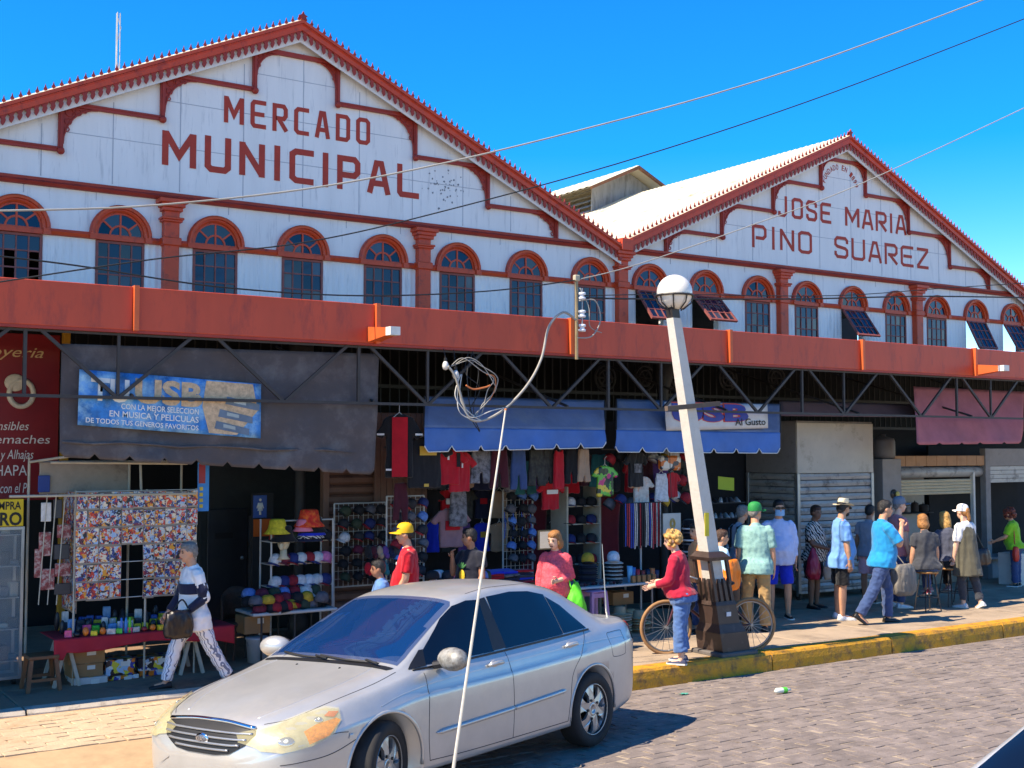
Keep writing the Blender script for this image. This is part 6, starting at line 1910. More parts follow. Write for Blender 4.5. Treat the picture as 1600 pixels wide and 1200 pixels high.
q = MB(); q.smooth = True; mx_ = (a + b) / 2
q.ell((mx_, Y - .004, c + hgt * .8), (w * .1, .004, w * .1), 10, 6)
q.prism([(-.16, .62), (.16, .62), (.28, .38), (.2, .36), (.12, .5), (.2, .26), (.08, .26), (.08, .08), (-.08, .08), (-.08, .26), (-.2, .26), (-.12, .5), (-.2, .36), (-.28, .38)], lambda u, v, t: (mx_ + u * w, t, c + hgt * v + hgt * .05), Y - .004, Y - .001)
part(q, 'figure', m_whitetxt, sg_)
a, b, c, d = rect(396, 811, 426, 838, Y)
pp = thing1(plank(a, b, Y, Y + .006, c, d, .002), 'orange_notice', M('orange_paper', s(214, 96, 24), .8, var=.05), 'orange paper price notice below the restroom sign', 'notice', (a, Y, c))
put_text('$5', (a + b) / 2 - .05, (a + b) / 2 + .05, (c + d) / 2 - c - .03, .07, -.004, m_blacktxt, None) if False else None
# post carrying the signs
q = plank(onY(396, 800, 15.05).x - .02, onY(427, 800, 15.05).x, 15.03, 15.08, SW, onY(410, 770, 15.05).z)
thing1(q, 'sign_panel', M('dark_panel', s(44, 42, 42), .8), 'dark panel that carries the restroom sign and orange notice', 'panel', (onY(396, 800, 15.05).x, 15.05, SW))
# ---- caps, hats: shared shapes
def cap_mesh(name, m1, m2):
    q = MB(); q.smooth = True
    dome = [(.095, 0), (.096, .035), (.09, .07), (.072, .1), (.04, .117), (.001, .122)]
    q.lathe(dome, (0, 0, 0), 16, sy=.86)
    q.cur = 1
    q.sheet(lambda u, v: V(.05 + v * .085 * math.sqrt(max(0, 1 - (2 * u - 1) ** 2)) + .03 * (1 - (2 * u - 1) ** 2), (2 * u - 1) * .078, .012 - .02 * (2 * u - 1) ** 2 - v * .008), 8, 3, .005)
    return q.mesh(name, [m1, m2])
capcols = [(s(26, 26, 30), s(26, 26, 30)), (s(150, 24, 36), s(26, 26, 30)), (s(206, 200, 196), s(40, 50, 110)), (s(34, 46, 100), s(170, 30, 40)), (s(210, 110, 150), s(210, 110, 150)), (s(52, 64, 46), s(40, 46, 36)), (s(92, 90, 96), s(30, 30, 34)), (s(206, 206, 208), s(206, 206, 208)), (s(110, 30, 52), s(110, 30, 52)), (s(40, 40, 46), s(190, 40, 40)), (s(88, 128, 190), s(30, 30, 34)), (s(190, 150, 40), s(30, 30, 34))]
caps = [cap_mesh('cap', M('capm%d' % i, a, .8, var=.3, scale=22), M('capv%d' % i, b, .8, var=.1)) for i, (a, b) in enumerate(capcols)]
def put_cap(p, k, rz, label, group, tilt=0., sc=1.):
    return place('cap', caps[k % len(caps)], p, label, 'cap', group, (tilt, 0, rz), (sc,) * 3)
FR = R(236)       # a cap facing the street
# hat table
Y = 13.3
zt_ = onY(455, 955, Y).z
a, b = onY(396, 955, Y).x, onY(528, 955, Y).x
ht = T('hat_table', 'white folding table heaped with hats and caps', 'table', ((a + b) / 2, Y, SW))
part(plank(a, b, Y, Y + .6, zt_ - .035, zt_, .01), 'table_top', M('white_plastic_top', s(196, 192, 186), .5, var=.08), ht)
for x in (a + .12, (a + b) / 2, b - .1):
    for y in (Y + .05, Y + .55):
        q = MB(); q.tube([(x, y, SW), (x, y, zt_ - .036)], .013, 6); part(q, 'leg', M('black_leg', s(36, 36, 38), .5), ht)
random.seed(71)
CN = lambda k: (ORD + ['nineteenth', 'twentieth'])[k // 2]
lab = 'cap in the heap on the white folding hat table'
for k in range(40):
    x = a + .08 + (k // 2) / 20 * (b - a - .16); y = Y + .08 + (k % 2) * .24 + random.random() * .2
    put_cap((x, y, zt_ + .002 + (.08 if k % 3 == 0 else 0) + .05 * (k % 2)), random.choice((8, 1, 2, 4, 0, 3, 7, 1, 10, 6, 9, 5, 0, 11)), random.uniform(0, 6.28), ('%s cap from left in the %s half of the heap on the hat table' % (CN(k), ('front', 'back')[k % 2])), 'caps heaped on the hat table', random.uniform(-.3, .3), .95)
# tiered wire shelf behind with rows of caps
Y = 13.75
sh = T('hat_shelf', 'white wire shelf stand with rows of caps behind the folding table', 'shelf', (onY(470, 900, Y).x, Y, SW))
a, b = onY(424, 850, Y).x, onY(520, 850, Y).x
lev = [onY(470, py, Y).z for py in (915, 880, 845, 818)]
for x in (a, b):
    for y in (Y, Y + .35):
        q = MB(); q.tube([(x, y, SW), (x, y, lev[3] + .05)], .012, 6); part(q, 'upright', m_wire, sh)
for z in lev[:3]:
    q = MB(); q.box(a, b, Y, Y + .35, z - .012, z); part(q, 'shelf_board', m_wire, sh)
q = MB(); q.tube([(a, Y, lev[3] + .04), (b, Y, lev[3] + .04)], .01, 6); part(q, 'top_rail', m_wire, sh)
seq = [[2, 3, 1, 2, 7, 2, 3], [2, 8, 3, 2, 1, 2, 4], [1, 7, 5, 8, 5, 9, 0]]
for li in range(3):
    for i in range(7):
        x = a + .07 + (b - a - .1) * i / 6.5
        put_cap((x, Y + .05, lev[li] + .01), seq[li][i], FR + random.uniform(-.3, .3), ('cap on the lowest row, ', 'cap on the middle row, ', 'cap on the top row, ')[li] + ORD[i] + ' from left, white wire hat shelf', 'caps on the wire shelf row %d' % li, -.25, 1.0)
# mannequin head with yellow bucket hat, pile with red hat
def bucket_hat(name, label, p, mat, sc=1., rz=0):
    q = MB(); q.smooth = True
    q.lathe([(.001, .115), (.07, .112), (.085, .1), (.1, .03), (.108, .0), (.15, -.045), (.148, -.05), (.1, -.004), (.09, .02)], (0, 0, 0), 20, sy=.9)
    q.v = [tuple(V(*v) * sc + p) for v in q.v]
    return thing1(q, name, mat, label, 'hat', p)
p = pt(443, 850, 13.7)
mh = T('mannequin_head', 'cream mannequin head wearing black and yellow bucket hats', 'mannequin', p - V(0, 0, .18))
q = MB(); q.smooth = True; q.ell(p + V(0, 0, .02), (.075, .06, .1), 14, 10); q.ell(p + V(-.05, -.05, -.02), (.03, .03, .05), 8, 6); q.tube([p + V(0, 0, -.06), p + V(0, 0, -.14), p + V(0, 0, -.18)], [.04, .045, .08], 12)
part(q, 'head', M('mannequin_cream', s(206, 186, 150), .5), mh)
bucket_hat('bucket_hat', 'black bucket hat on the cream mannequin head', p + V(0, 0, .09), c_black, 1.15)
bucket_hat('bucket_hat', 'yellow print bucket hat stacked over the black one on the mannequin head', p + V(-.08, 0, .18), M('yellow_print', s(200, 180, 40), .8, var=.3, scale=30), 1.1)
p = pt(482, 822, 13.7)
for k in range(4): bucket_hat('bucket_hat', ('lowest dark hat', 'second lowest striped hat', 'third hat from the bottom', 'uppermost dark hat')[k] + ' of the pile under the red hat', p + V(.02 * k, 0, -.12 + .035 * k), (c_navy, m_zebra, c_royal, c_black)[k], 1.2)
bucket_hat('bucket_hat', 'vivid red and orange bucket hat on top of the hat pile', p + V(0, -.02, .06), M('red_orange_print', s(214, 40, 26), .8, var=.25, scale=18, dirt=(s(226, 120, 40), .5, 16)), 1.3)
bucket_hat('bucket_hat', 'pink hat peeping out below the red hat on the pile', p + V(-.09, -.05, -.01), M('pink_hat', s(220, 120, 140), .8), .9)
# things round the hat table
carton('cardboard_box', 'open brown cardboard box under the hat table', 382, 962, 422, 990, 13.5, m_card, .3)
p = pt(402, 1012, 13.5); q = MB(); q.smooth = True
r0 = T('plastic_bucket', 'white plastic bucket below the cardboard box by the hat table', 'bucket', (p.x, 13.5, SW))
q.lathe([(.11, 0), (.13, .26), (.138, .27), (.138, .29), (.125, .29)], (p.x, 13.5, SW), 18); part(q, 'bucket_body', M('white_bucket', s(176, 176, 178), .5, var=.1), r0)
q = MB(); q.tube([(p.x + .138 * math.cos(t), 13.5 - .03, SW + .25 + .1 * math.sin(t) * -1) for t in [i * math.pi / 8 for i in range(9)]], .005, 5); part(q, 'handle', m_alu, r0)
p = pt(378, 965, 13.9)
ch = T('wicker_chair', 'brown woven armchair in the dark beside the hat table', 'chair', (p.x, 13.9, SW))
m_wick = M('brown_wicker', s(78, 52, 38), .7, var=.3, scale=30, bump=.6, bscale=60)
q = MB(); q.smooth = True; q.lathe([(.2, .38), (.24, .42), (.2, .44)], (p.x, 13.9, SW), 18); part(q, 'seat', m_wick, ch)
q = MB(); q.smooth = True
q.sheet(lambda u, v: V(p.x + .25 * math.cos(math.pi * (u)), 13.9 + .25 * math.sin(math.pi * u), SW + .44 + v * (.18 + .2 * math.sin(math.pi * u))), 16, 5, .02); part(q, 'backrest', m_wick, ch)
for a_ in (.785, 2.36, 3.93, 5.5):
    q = MB(); q.tube([(p.x + .17 * math.cos(a_), 13.9 + .17 * math.sin(a_), SW + .39), (p.x + .22 * math.cos(a_), 13.9 + .22 * math.sin(a_), SW)], .018, 6); part(q, 'leg', m_wick, ch)
# ---- brown shutter bay
Y = 14.3
a, b, c, d = rect(512, 640, 604, 1000, Y)
m_brown = M('brown_shutter_paint', s(104, 76, 64), .6, var=.15, dirt=(s(70, 52, 46), .3, 4))
bs = T('brown_shutter', 'brown roller shutter behind the wire racks of caps', 'shutter', (a, Y, SW))
for k in range(22):
    z = SW + .02 + k * .125
    q = MB(); q.prism([(0, 0), (-.03, .03), (-.03, .09), (0, .12), (.01, .12), (.01, 0)], lambda u, v, t: (t, Y + u, z + v), a, b); part(q, 'slat', m_brown, bs)
for x in (a - .09, b + .005):
    part(plank(x, x + .085, Y - .06, Y + .05, SW, 2.98), 'jamb', M('brown_jamb', s(112, 82, 66), .6, var=.1), bs)
a, b, c, d = rect(586, 645, 668, 730, 14.2)
cb = T('brown_cabinet', 'brown tongue and groove cupboard above the jerseys', 'cupboard', (a, 14.2, c))
for k in range(9):
    w = (b - a) / 9
    part(plank(a + k * w + .002, a + (k + 1) * w - .002, 14.2, 14.25, 1.2, d, .006), 'board', m_brown, cb)
# wire grid racks hung with caps
def grid_rack(label, pxa, pya, pxb, pyb, Y, n, group, clab, choice):
    a, b, c, d = rect(pxa, pya, pxb, pyb, Y)
    r0 = T('wire_grid_rack', label, 'rack', ((a + b) / 2, Y, SW))
    q = MB()
    for x in (a, b): q.tube([(x, Y, SW), (x, Y, d)], .012, 6)
    for z in (c, d): q.tube([(a, Y, z), (b, Y, z)], .01, 6)
    part(q, 'frame', m_wire, r0)
    q = MB()
    k = 0
    x = a + .06
    while x < b - .02: q.tube([(x, Y, c), (x, Y, d)], .003, 4); x += .07
    z = c + .1
    while z < d: q.tube([(a, Y + .004, z), (b, Y + .004, z)], .003, 4); z += .1
    o = part(q, 'wire_mesh', m_wire, r0); o['kind'] = 'stuff'
    rows = max(2, int((d - c) / .17)); cols = max(2, int((b - a) / .16))
    for i in range(rows):
        for j in range(cols):
            p = V(a + (j + .5) * (b - a) / cols + random.uniform(-.02, .02), Y - .08, d - .12 - i * .17)
            put_cap(p, random.choice(choice), FR + random.uniform(-.5, .5), 'cap, %s row, %s from left, on the %s' % (ORD[i], ORD[j], clab), group, -.5 + random.uniform(-.2, .2), .85)
random.seed(77)
grid_rack('dim wire grid of dark caps against the brown shutter', 522, 786, 602, 915, 14.1, 0, 'caps on the dim grid', 'dim wire grid before the brown shutter', (0, 0, 6, 9, 0, 5, 8, 3, 7))
grid_rack('white wire grid of caps next to the hanging jerseys', 604, 775, 662, 905, 13.5, 0, 'caps on the white grid', 'white wire grid beside the jerseys', (0, 6, 9, 3, 10, 4, 0, 1))
# ---- blue awnings
m_awn = M('faded_blue_awning', s(64, 108, 172), .75, var=.14, scale=3, bump=.2, bscale=14)
m_awnf = M('greyed_blue_awning', s(104, 118, 148), .8, var=.2, scale=2.5, bump=.2, bscale=14, dirt=(s(126, 132, 146), .4, 2))
m_hem = M('white_hem', s(212, 208, 200), .7, var=.05)
def awning(label, xl, xr, ytl, ytr, yfl, yfr, ybl, ybr, sc):
    r0 = T('blue_awning', label, 'awning', pt((xl + xr) / 2, (ybl + ybr) / 2, 12.75))
    cloth('awning_slope', label, '', m_awnf, (xl, ytl, 13.15), (xr, ytr, 13.15), (xr, yfl * 0 + yfr, 12.78), (xl, yfl, 12.78), 40, 10, .012, parent=r0)
    cloth('valance', label, '', m_awn, (xl, yfl, 12.77), (xr, yfr, 12.77), (xr, ybr, 12.75), (xl, ybl, 12.75), 104, 10, .03, sc, .075, parent=r0, ws=3.5)
    # white hem following the scallops
    A_, B_ = pt(xl, ybl, 12.745), pt(xr, ybr, 12.745)
    pts = []
    n = 104
    for i in range(n + 1):
        u = i / n; f = (u * sc) % 1.; p = A_.lerp(B_, u); p.z += .075 * max(0, 1 - min(f, 1 - f) * 9) - .002; p.y += .02 * .5 * math.sin(p.x * 6 + p.z * 3 + len(label) * 1.7) + .02 * 1.6 * noise.noise(V(p.x * 3.5, p.z * 3.5 * .7, len(label) * 1.7)) - .004
        pts.append(p)
    q = MB(); q.tube(pts, .007, 5); part(q, 'hem', m_hem, r0)
    for px, yy in ((xl, ytl), (xr, ytr)):
        q = MB(); q.tube([pt(px, yy, 13.15), pt(px, (yfl if px == xl else yfr), 12.79)], .012, 6); part(q, 'awning_arm', m_steel, r0)
    q = MB(); q.tube([pt(xl, ytl, 13.16), pt(xr, ytr, 13.16)], .014, 6); part(q, 'awning_rail', m_steel, r0)
    return r0
awning('left blue awning with scalloped valance over the clothing stall', 663, 945, 620, 626, 668, 672, 706, 699, 7)
aw2 = awning('right blue awning with scalloped valance and a printed banner', 963, 1219, 624, 632, 672, 676, 706, 708, 7)
bn = T('usb_banner', 'white banner with large blue letters on the right blue awning', 'banner', pt(1120, 670, 12.76))
q = MB(); q.smooth = True
uv = uvsheet(q, (1038, 628, 12.74), (1199, 632, 12.74), (1200, 669, 12.74), (1041, 673, 12.74), 16, 6)
part(q, 'printed_sheet', M('white_vinyl', s(196, 192, 188), .5, var=.1), bn)
warp_text('USB', .06, .80, .02, .66, uv, M('print_red_edge', s(196, 54, 40), .5), bn, .075, d=.007)
warp_text('USB', .06, .80, .04, .66, uv, M('print_navy', s(30, 52, 140), .5), bn, .045, d=.011)
warp_text('Al Gusto', .66, .97, .58, .86, uv, m_blacktxt, bn, .012, d=.014)
# ---- garments
def garment(kind, label, px, pytop, w, hgt, Y, mat, rz=0., group=None, hanger=True, cat='shirt', extra=None):
    """flat hanging garment with real thickness: centre px, top py"""
    p = pt(px, pytop, Y)
    q = MB()
    if kind == 'shirt':
        o = [(-.12, 0), (.12, 0), (.3, -.05), (.52, -.32), (.38, -.4), (.28, -.28), (.3, -1), (-.3, -1), (-.28, -.28), (-.38, -.4), (-.52, -.32), (-.3, -.05)]
    elif kind == 'vest': o = [(-.2, 0), (-.08, -.06), (.08, -.06), (.2, 0), (.26, -.25), (.3, -1), (-.3, -1), (-.26, -.25)]
    elif kind == 'trousers': o = [(-.26, 0), (.26, 0), (.34, -1), (.08, -1), (0, -.38), (-.08, -1), (-.34, -1)]
    elif kind == 'shorts': o = [(-.3, 0), (.3, 0), (.42, -1), (.06, -1), (0, -.45), (-.06, -1), (-.42, -1)]
    else: o = [(-.5, 0), (.5, 0), (.5, -1), (-.5, -1)]
    kz = hgt
    mt = Matrix.Rotation(rz, 4, 'Z')
    q.prism(o, lambda u, v, t: mt @ V(u * w, t, v * kz), -.022, .022)
    me = remesh(q, .014, mat, kind, 2, .014, 6, (1.6, 1, .45))
    r0 = T('hanging_' + kind, label, cat, p - V(0, 0, hgt), group, world=True)
    ob = link('cloth', me, r0); ob.location = V(0, 0, hgt)
    if hanger:
        q = MB(); q.tube([V(-.16 * w, 0, -.04) + p, p + V(0, 0, .03), p + V(.16 * w, 0, -.04)], .006, 5); q.tube([p + V(0, 0, .03), p + V(0, 0, .11), p + V(.03, 0, .13)], .004, 5); part(q, 'hanger', m_wire, r0)
    if extra:
        for (u0, u1, v0, v1, mm) in extra:
            q = MB(); q.prism([(u0, v0), (u1, v0), (u1, v1), (u0, v1)], lambda u, v, t: p + mt @ V(u * w, t, v * kz), -.046, -.036); part(q, 'print', mm, r0)
    return r0
m_gold = M('gold_print', s(190, 150, 50), .5); m_wp = M('white_print', s(214, 210, 206), .7); m_redc = clothm('red_jersey', s(176, 18, 34)); m_mar = clothm('maroon_cloth', s(70, 20, 32)); m_camo = M('camo_cloth', s(54, 54, 48), .85, var=.5, scale=18, dirt=(s(30, 28, 30), .6, 14)); m_acid = M('grey_print_cloth', s(120, 118, 122), .85, var=.4, scale=20, dirt=(s(30, 30, 34), .6, 12)); m_beige = clothm('beige_cloth', s(160, 132, 108))
garment('shirt', 'red and black baseball jersey on a hanger left of the left awning', 624, 648, .56, .76, 12.95, c_black, R(-18), extra=((-.17, .17, -.04, -.99, m_redc), (-.5, -.34, -.3, -.33, m_wp), (.34, .5, -.3, -.33, m_wp), (-.3, -.18, -.86, -.89, m_wp)))
garment('trousers', 'maroon trousers hanging below the baseball jersey', 626, 755, .3, .45, 13.05, m_mar, R(-10), cat='trousers', hanger=False)
garment('shirt', 'black tee with gold print hanging beside the baseball jersey', 664, 683, .78, .62, 12.95, c_black, 0, extra=((-.12, .18, -.18, -.36, m_gold), (-.04, .04, -.92, -.98, m_gold)))
garment('shirt', 'red football shirt half under the left awning', 698, 702, .62, .44, 13.0, m_redc, 0, extra=((-.02, .02, -.02, -.3, m_wp), (.2, .28, -.1, -.5, c_black)))
garment('shirt', 'second red football shirt right of the first under the left awning', 718, 706, .55, .50, 13.05, m_redc, R(10), extra=((.0, .04, -.1, -.4, m_wp),))
gs = [('shorts', 'black and white patterned shorts under the left awning', 752, 704, .42, .42, m_acid), ('trousers', 'maroon trousers under the middle of the left awning', 780, 702, .38, .5, m_mar), ('trousers', 'dark jeans under the left awning', 810, 702, .34, .52, c_dkjean), ('shorts', 'camouflage shorts nearer the jeans', 838, 702, .34, .48, m_camo), ('shorts', 'camouflage shorts nearer the red shirt', 857, 702, .32, .46, m_camo), ('vest', 'narrow red vest under the right end of the left awning', 873, 702, .3, .52, m_redc), ('trousers', 'black trousers under the right end of the left awning', 892, 702, .3, .46, c_black), ('shorts', 'beige towel shorts at the right end of the left awning', 912, 702, .28, .44, m_beige)]
for k_, lb, px, py, w, hgt, mm in gs: garment(k_, lb, px, py, w, hgt, 13.05 + .03 * (px % 3), mm, R((px * 7) % 30 - 15), cat='garment', hanger=False)
garment('shirt', 'dark printed tee lower down behind the pineapple tee woman', 705, 795, .6, .5, 13.6, clothm('dusty_pink_tee', s(150, 110, 112)), 0, extra=((-.18, .18, -.3, -.55, m_redc),))
garment('vest', 'grey patterned singlet above the dusty pink tee', 716, 760, .46, .52, 13.5, m_acid, 0)
garment('shirt', 'red tee with lettering hanging in the middle of the clothing stall', 860, 752, .5, .38, 13.4, m_redc, R(8), extra=((-.2, .2, -.3, -.45, m_wp),))
# flowered shirt and caps between the awnings
garment('shirt', 'bright flowered shirt hanging between the two blue awnings', 945, 728, .46, .42, 13.2, art('flower_print', [s(24, 60, 40), s(200, 40, 110), s(90, 180, 60), s(220, 190, 60), s(26, 40, 34)], 14), 0)
garment('shirt', 'black tee with pale print under the right awning', 993, 705, .5, .5, 13.15, c_black, R(10), extra=((-.15, .15, -.35, -.6, m_acid),))
garment('shirt', 'white and orange printed tee beneath the black tee', 1002, 745, .46, .42, 13.25, M('white_orange_tee', s(196, 188, 180), .8, var=.2, scale=16, dirt=(s(206, 110, 40), .4, 10)), 0)
garment('vest', 'white singlet with dark print by the lamp post', 1033, 738, .36, .42, 13.2, M('white_singlet', s(200, 198, 200), .8, var=.25, scale=24), R(-12))
garment('shirt', 'red printed tee next to the white singlet', 1050, 738, .40, .36, 13.3, m_redc, R(14))
# hat-pegs row: caps under right awning
random.seed(83)
for k in range(16):
    px = 950 + (k % 8) * 17; py = 722 + (k // 8) * 62 + random.uniform(-8, 8)
    put_cap(pt(px, py, 13.35 + .05 * (k % 3)), random.choice((0, 3, 9, 6, 2, 11, 1)), FR + random.uniform(-.8, .8), 'cap, %s row, %s from left, among garments under the right awning' % (ORD[k // 8], ORD[k % 8]), 'caps under the right awning', -.6, 1.05)
# orange and white sport bag
q = MB(); a, b, c, d = rect(1035, 712, 1066, 735, 13.1); q.bbox(a, b, 13.1, 13.22, c, d, .03); thing1(q, 'sport_bag', art('sport_bag_print', [s(214, 206, 196), s(210, 110, 40), s(60, 60, 70)], 9), 'white and orange printed bag hanging under the right awning', 'bag', ((a + b) / 2, 13.1, c))
# ---- clothing stall interior: racks, shelves, tables
random.seed(90)
grid_rack('wire rack of belts and key rings in the middle of the clothing stall', 786, 765, 832, 895, 13.9, 0, 'caps on the middle rack', 'middle rack of the clothing stall', (0, 6, 10, 0))
for k in range(10):
    p = pt(788 + k * 4.5, 800, 13.78)
    q = MB(); q.tube([p, p + V(.01, -.01, -.18), p + V(0, 0, -.36)], .007, 5); thing1(q, 'lanyard', (M('lany_blue', s(60, 100, 180), .7), M('lany_tan', s(170, 140, 100), .7), M('lany_black', s(40, 38, 40), .7))[k % 3], ORD[k] + ' lanyard from the left dangling in the middle of the clothing stall', 'lanyard', p - V(0, 0, .36), 'lanyards in the middle of the clothing stall')
Y = 13.7
a, b, c, d = rect(886, 760, 940, 1000, Y)
sh = T('cap_shelf', 'white shelf unit stacked with dark caps behind the coral clad woman', 'shelf', ((a + b) / 2, Y, SW))
for x in (a, b - .03): part(plank(x, x + .03, Y, Y + .4, SW, d), 'side_panel', m_pipe, sh)
random.seed(93)
for k, py in enumerate((790, 818, 848, 880)):
    z = onY(912, py, Y).z
    part(plank(a + .031, b - .031, Y, Y + .4, z - .015, z, .002), 'shelf_board', m_pipe, sh)
    for i in range(3): put_cap((a + .12 + i * (b - a - .2) / 2.2, Y + .1, z + .003), random.choice((0, 1, 9, 2, 3, 0)), FR + random.uniform(-.4, .4), 'cap on the %s shelf from top, %s from left, white shelf unit' % (ORD[k], ORD[i]), 'caps on the white shelf unit', -.15, 1.0)
cloth('red_curtain', 'dark red cloth hanging behind the cap shelf', 'curtain', m_mar if False else clothm('dark_red_curtain', s(110, 28, 40)), (938, 772, 14.2), (970, 772, 14.2), (966, 880, 14.2), (938, 880, 14.2), 12, 10, .03)
cloth('red_curtain', 'dark red cloth hanging in the middle of the clothing stall', 'curtain', clothm('dark_red_curtain2', s(96, 22, 34)), (815, 780, 14.3), (855, 780, 14.3), (850, 900, 14.3), (815, 900, 14.3), 12, 10, .03)
# back wall of the shop rows
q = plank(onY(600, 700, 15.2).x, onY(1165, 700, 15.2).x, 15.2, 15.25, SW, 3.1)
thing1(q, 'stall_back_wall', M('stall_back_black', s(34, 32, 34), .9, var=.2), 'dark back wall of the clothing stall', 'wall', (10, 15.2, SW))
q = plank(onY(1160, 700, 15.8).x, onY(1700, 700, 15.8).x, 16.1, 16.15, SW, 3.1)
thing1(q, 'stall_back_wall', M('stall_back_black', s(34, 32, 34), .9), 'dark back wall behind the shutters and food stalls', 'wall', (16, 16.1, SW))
# rails from which garments hang
for (pa, pb, py, Y, lb) in ((600, 940, 699, 13.05, 'thin garment rail under the left blue awning'), (940, 1100, 702, 13.2, 'thin garment rail under the right blue awning')):
    q = MB(); q.tube([pt(pa, py, Y), pt(pb, py, Y)], .012, 6); thing1(q, 'garment_rail', m_steel, lb, 'rail', pt(pa, py, Y))
# mirror
p = pt(846, 848, 13.3)
a, b, c, d = rect(841, 828, 864, 859, 13.3)
mr = T('framed_mirror', 'small gilt framed mirror beside the head of the coral clad woman', 'mirror', (a, 13.3, c))
part(plank(a, b, 13.3, 13.33, c, d, .006), 'mirror_frame', M('gilt_frame', s(150, 120, 80), .4, .3), mr)
part(plank(a + .02, b - .02, 13.294, 13.299, c + .02, d - .02, .001), 'mirror_glass', M('mirror_silver', s(200, 210, 220), .03, 1., var=0), mr)
# front tables of the clothing stall
def table(label, pxa, pxb, py, Y0, depth, mat, legm=None):
    z = onY((pxa + pxb) / 2, py, Y0).z
    a, b = onY(pxa, py, Y0).x, onY(pxb, py, Y0).x
    r0 = T('stall_table', label, 'table', ((a + b) / 2, Y0, SW))
    part(plank(a, b, Y0, Y0 + depth, z - .03, z, .006), 'table_top', mat, r0)
    for x in (a + .1, b - .1):
        for y in (Y0 + .06, Y0 + depth - .06):
            q = MB(); q.tube([(x, y, SW), (x, y, z - .031)], .015, 6); part(q, 'leg', legm or m_alu, r0)
    return a, b, z
a, b, z = table('low table of folded shirts behind the car roof', 690, 840, 916, 13.0, .7, m_wood)
random.seed(95)
fold = [plank(-.13, .13, -.16, .16, 0, .032, .012).mesh('folded_shirt', m_) for m_ in (m_redc, c_black, c_navy, c_royal, c_char, m_acid, c_red)]
for i in range(6):
    for k in range(5):
        me = random.choice(fold)
        place('folded_shirt', me, (a + .15 + i * (b - a - .3) / 5, 13.2 + random.uniform(-.02, .02), z + .001 + k * .033), 'folded shirt, %s from the bottom, %s pile from left, on the low table' % (ORD[k], ORD[i]), 'shirt', 'folded shirts on the low table', (random.uniform(-.08, .08), random.uniform(-.06, .06), random.uniform(-.2, .2)))
a, b, z = table('long white topped table with hats and souvenirs', 892, 1032, 914, 12.75, .7, M('white_plastic_top', s(196, 192, 186), .5))
# striped hats in stacks
stripe_h = [M('strh%d' % i, c, .85, var=.15, scale=30) for i, c in enumerate((s(36, 40, 60), s(200, 196, 186), s(60, 60, 66), s(150, 110, 60), s(30, 30, 34), s(90, 100, 140)))]
q = MB(); q.smooth = True; q.lathe([(.001, .03), (.08, .03), (.1, .02), (.13, .004), (.135, 0), (.1, .0), (.001, .0)], (0, 0, 0), 18)
hat_flat = [q.mesh('flat_hat', m_) for m_ in stripe_h]
for i, px in enumerate((922, 962)):
    x = onY(px, 890, 12.95).x
    for k in range(11):
        place('flat_hat', hat_flat[(k * (i + 2) + i) % 6], (x + random.uniform(-.01, .01), 13.0, z + .002 + k * .026), ('striped hat, %s from the bottom of the left stack', 'striped hat, %s from the bottom of the right stack')[i] % ORD[k] + ' on the souvenir table', 'hat', 'striped hats stack %d' % i, (0, 0, random.uniform(0, 6)))
    put_cap((x, 13.0, z + .30), (11, 7)[i], FR, ('orange and dark cap crowning the left stack of striped hats', 'pale cap crowning the right stack of striped hats')[i], None, 0, 1.05)
for k, (px, c, hh_) in enumerate(((984, s(110, 190, 220), .22), (989, s(50, 110, 170), .2), (996, s(180, 40, 44), .17), (1004, s(160, 60, 40), .15), (1012, s(40, 40, 60), .16), (1019, s(226, 120, 60), .17), (1026, s(60, 60, 90), .14))):
    p = pt(px, 900, 12.88); q = MB(); q.smooth = True; q.lathe([(.03, 0), (.04, hh_), (.036, hh_), (.028, .01)], (p.x, p.y, z + .002), 12)
    thing1(q, 'souvenir_cup', M('cup%d' % k, c, .35, var=.1), ('pale blue', 'deep blue', 'bright red', 'rusty', 'dark navy', 'orange', 'slate blue')[k] + ' souvenir cup on the white topped table', 'cup', (p.x, p.y, z))
for k in range(5):
    x = onY(991 + k * 8, 905, 12.78).x; q = plank(x - .028, x + .028, 12.78, 12.83, z + .001, z + .1, .004); thing1(q, 'small_carton', m_card, ORD[k] + ' small brown carton from the left at the front of the souvenir table', 'box', (x, 12.8, z), 'small cartons on the souvenir table')
for k in range(14):
    x = onY(905 + k * 5, 905, 12.82).x; q = MB(); q.smooth = True; q.ell((x, 12.82 + random.uniform(0, .08), z + .022), (.03, .025, .022), 8, 5); thing1(q, 'dark_trinket', (c_black, c_char, m_mar)[k % 3], ORD[k] + ' small dark trinket from the left along the front of the souvenir table', 'trinket', (x, 12.84, z), 'dark trinkets on the souvenir table')
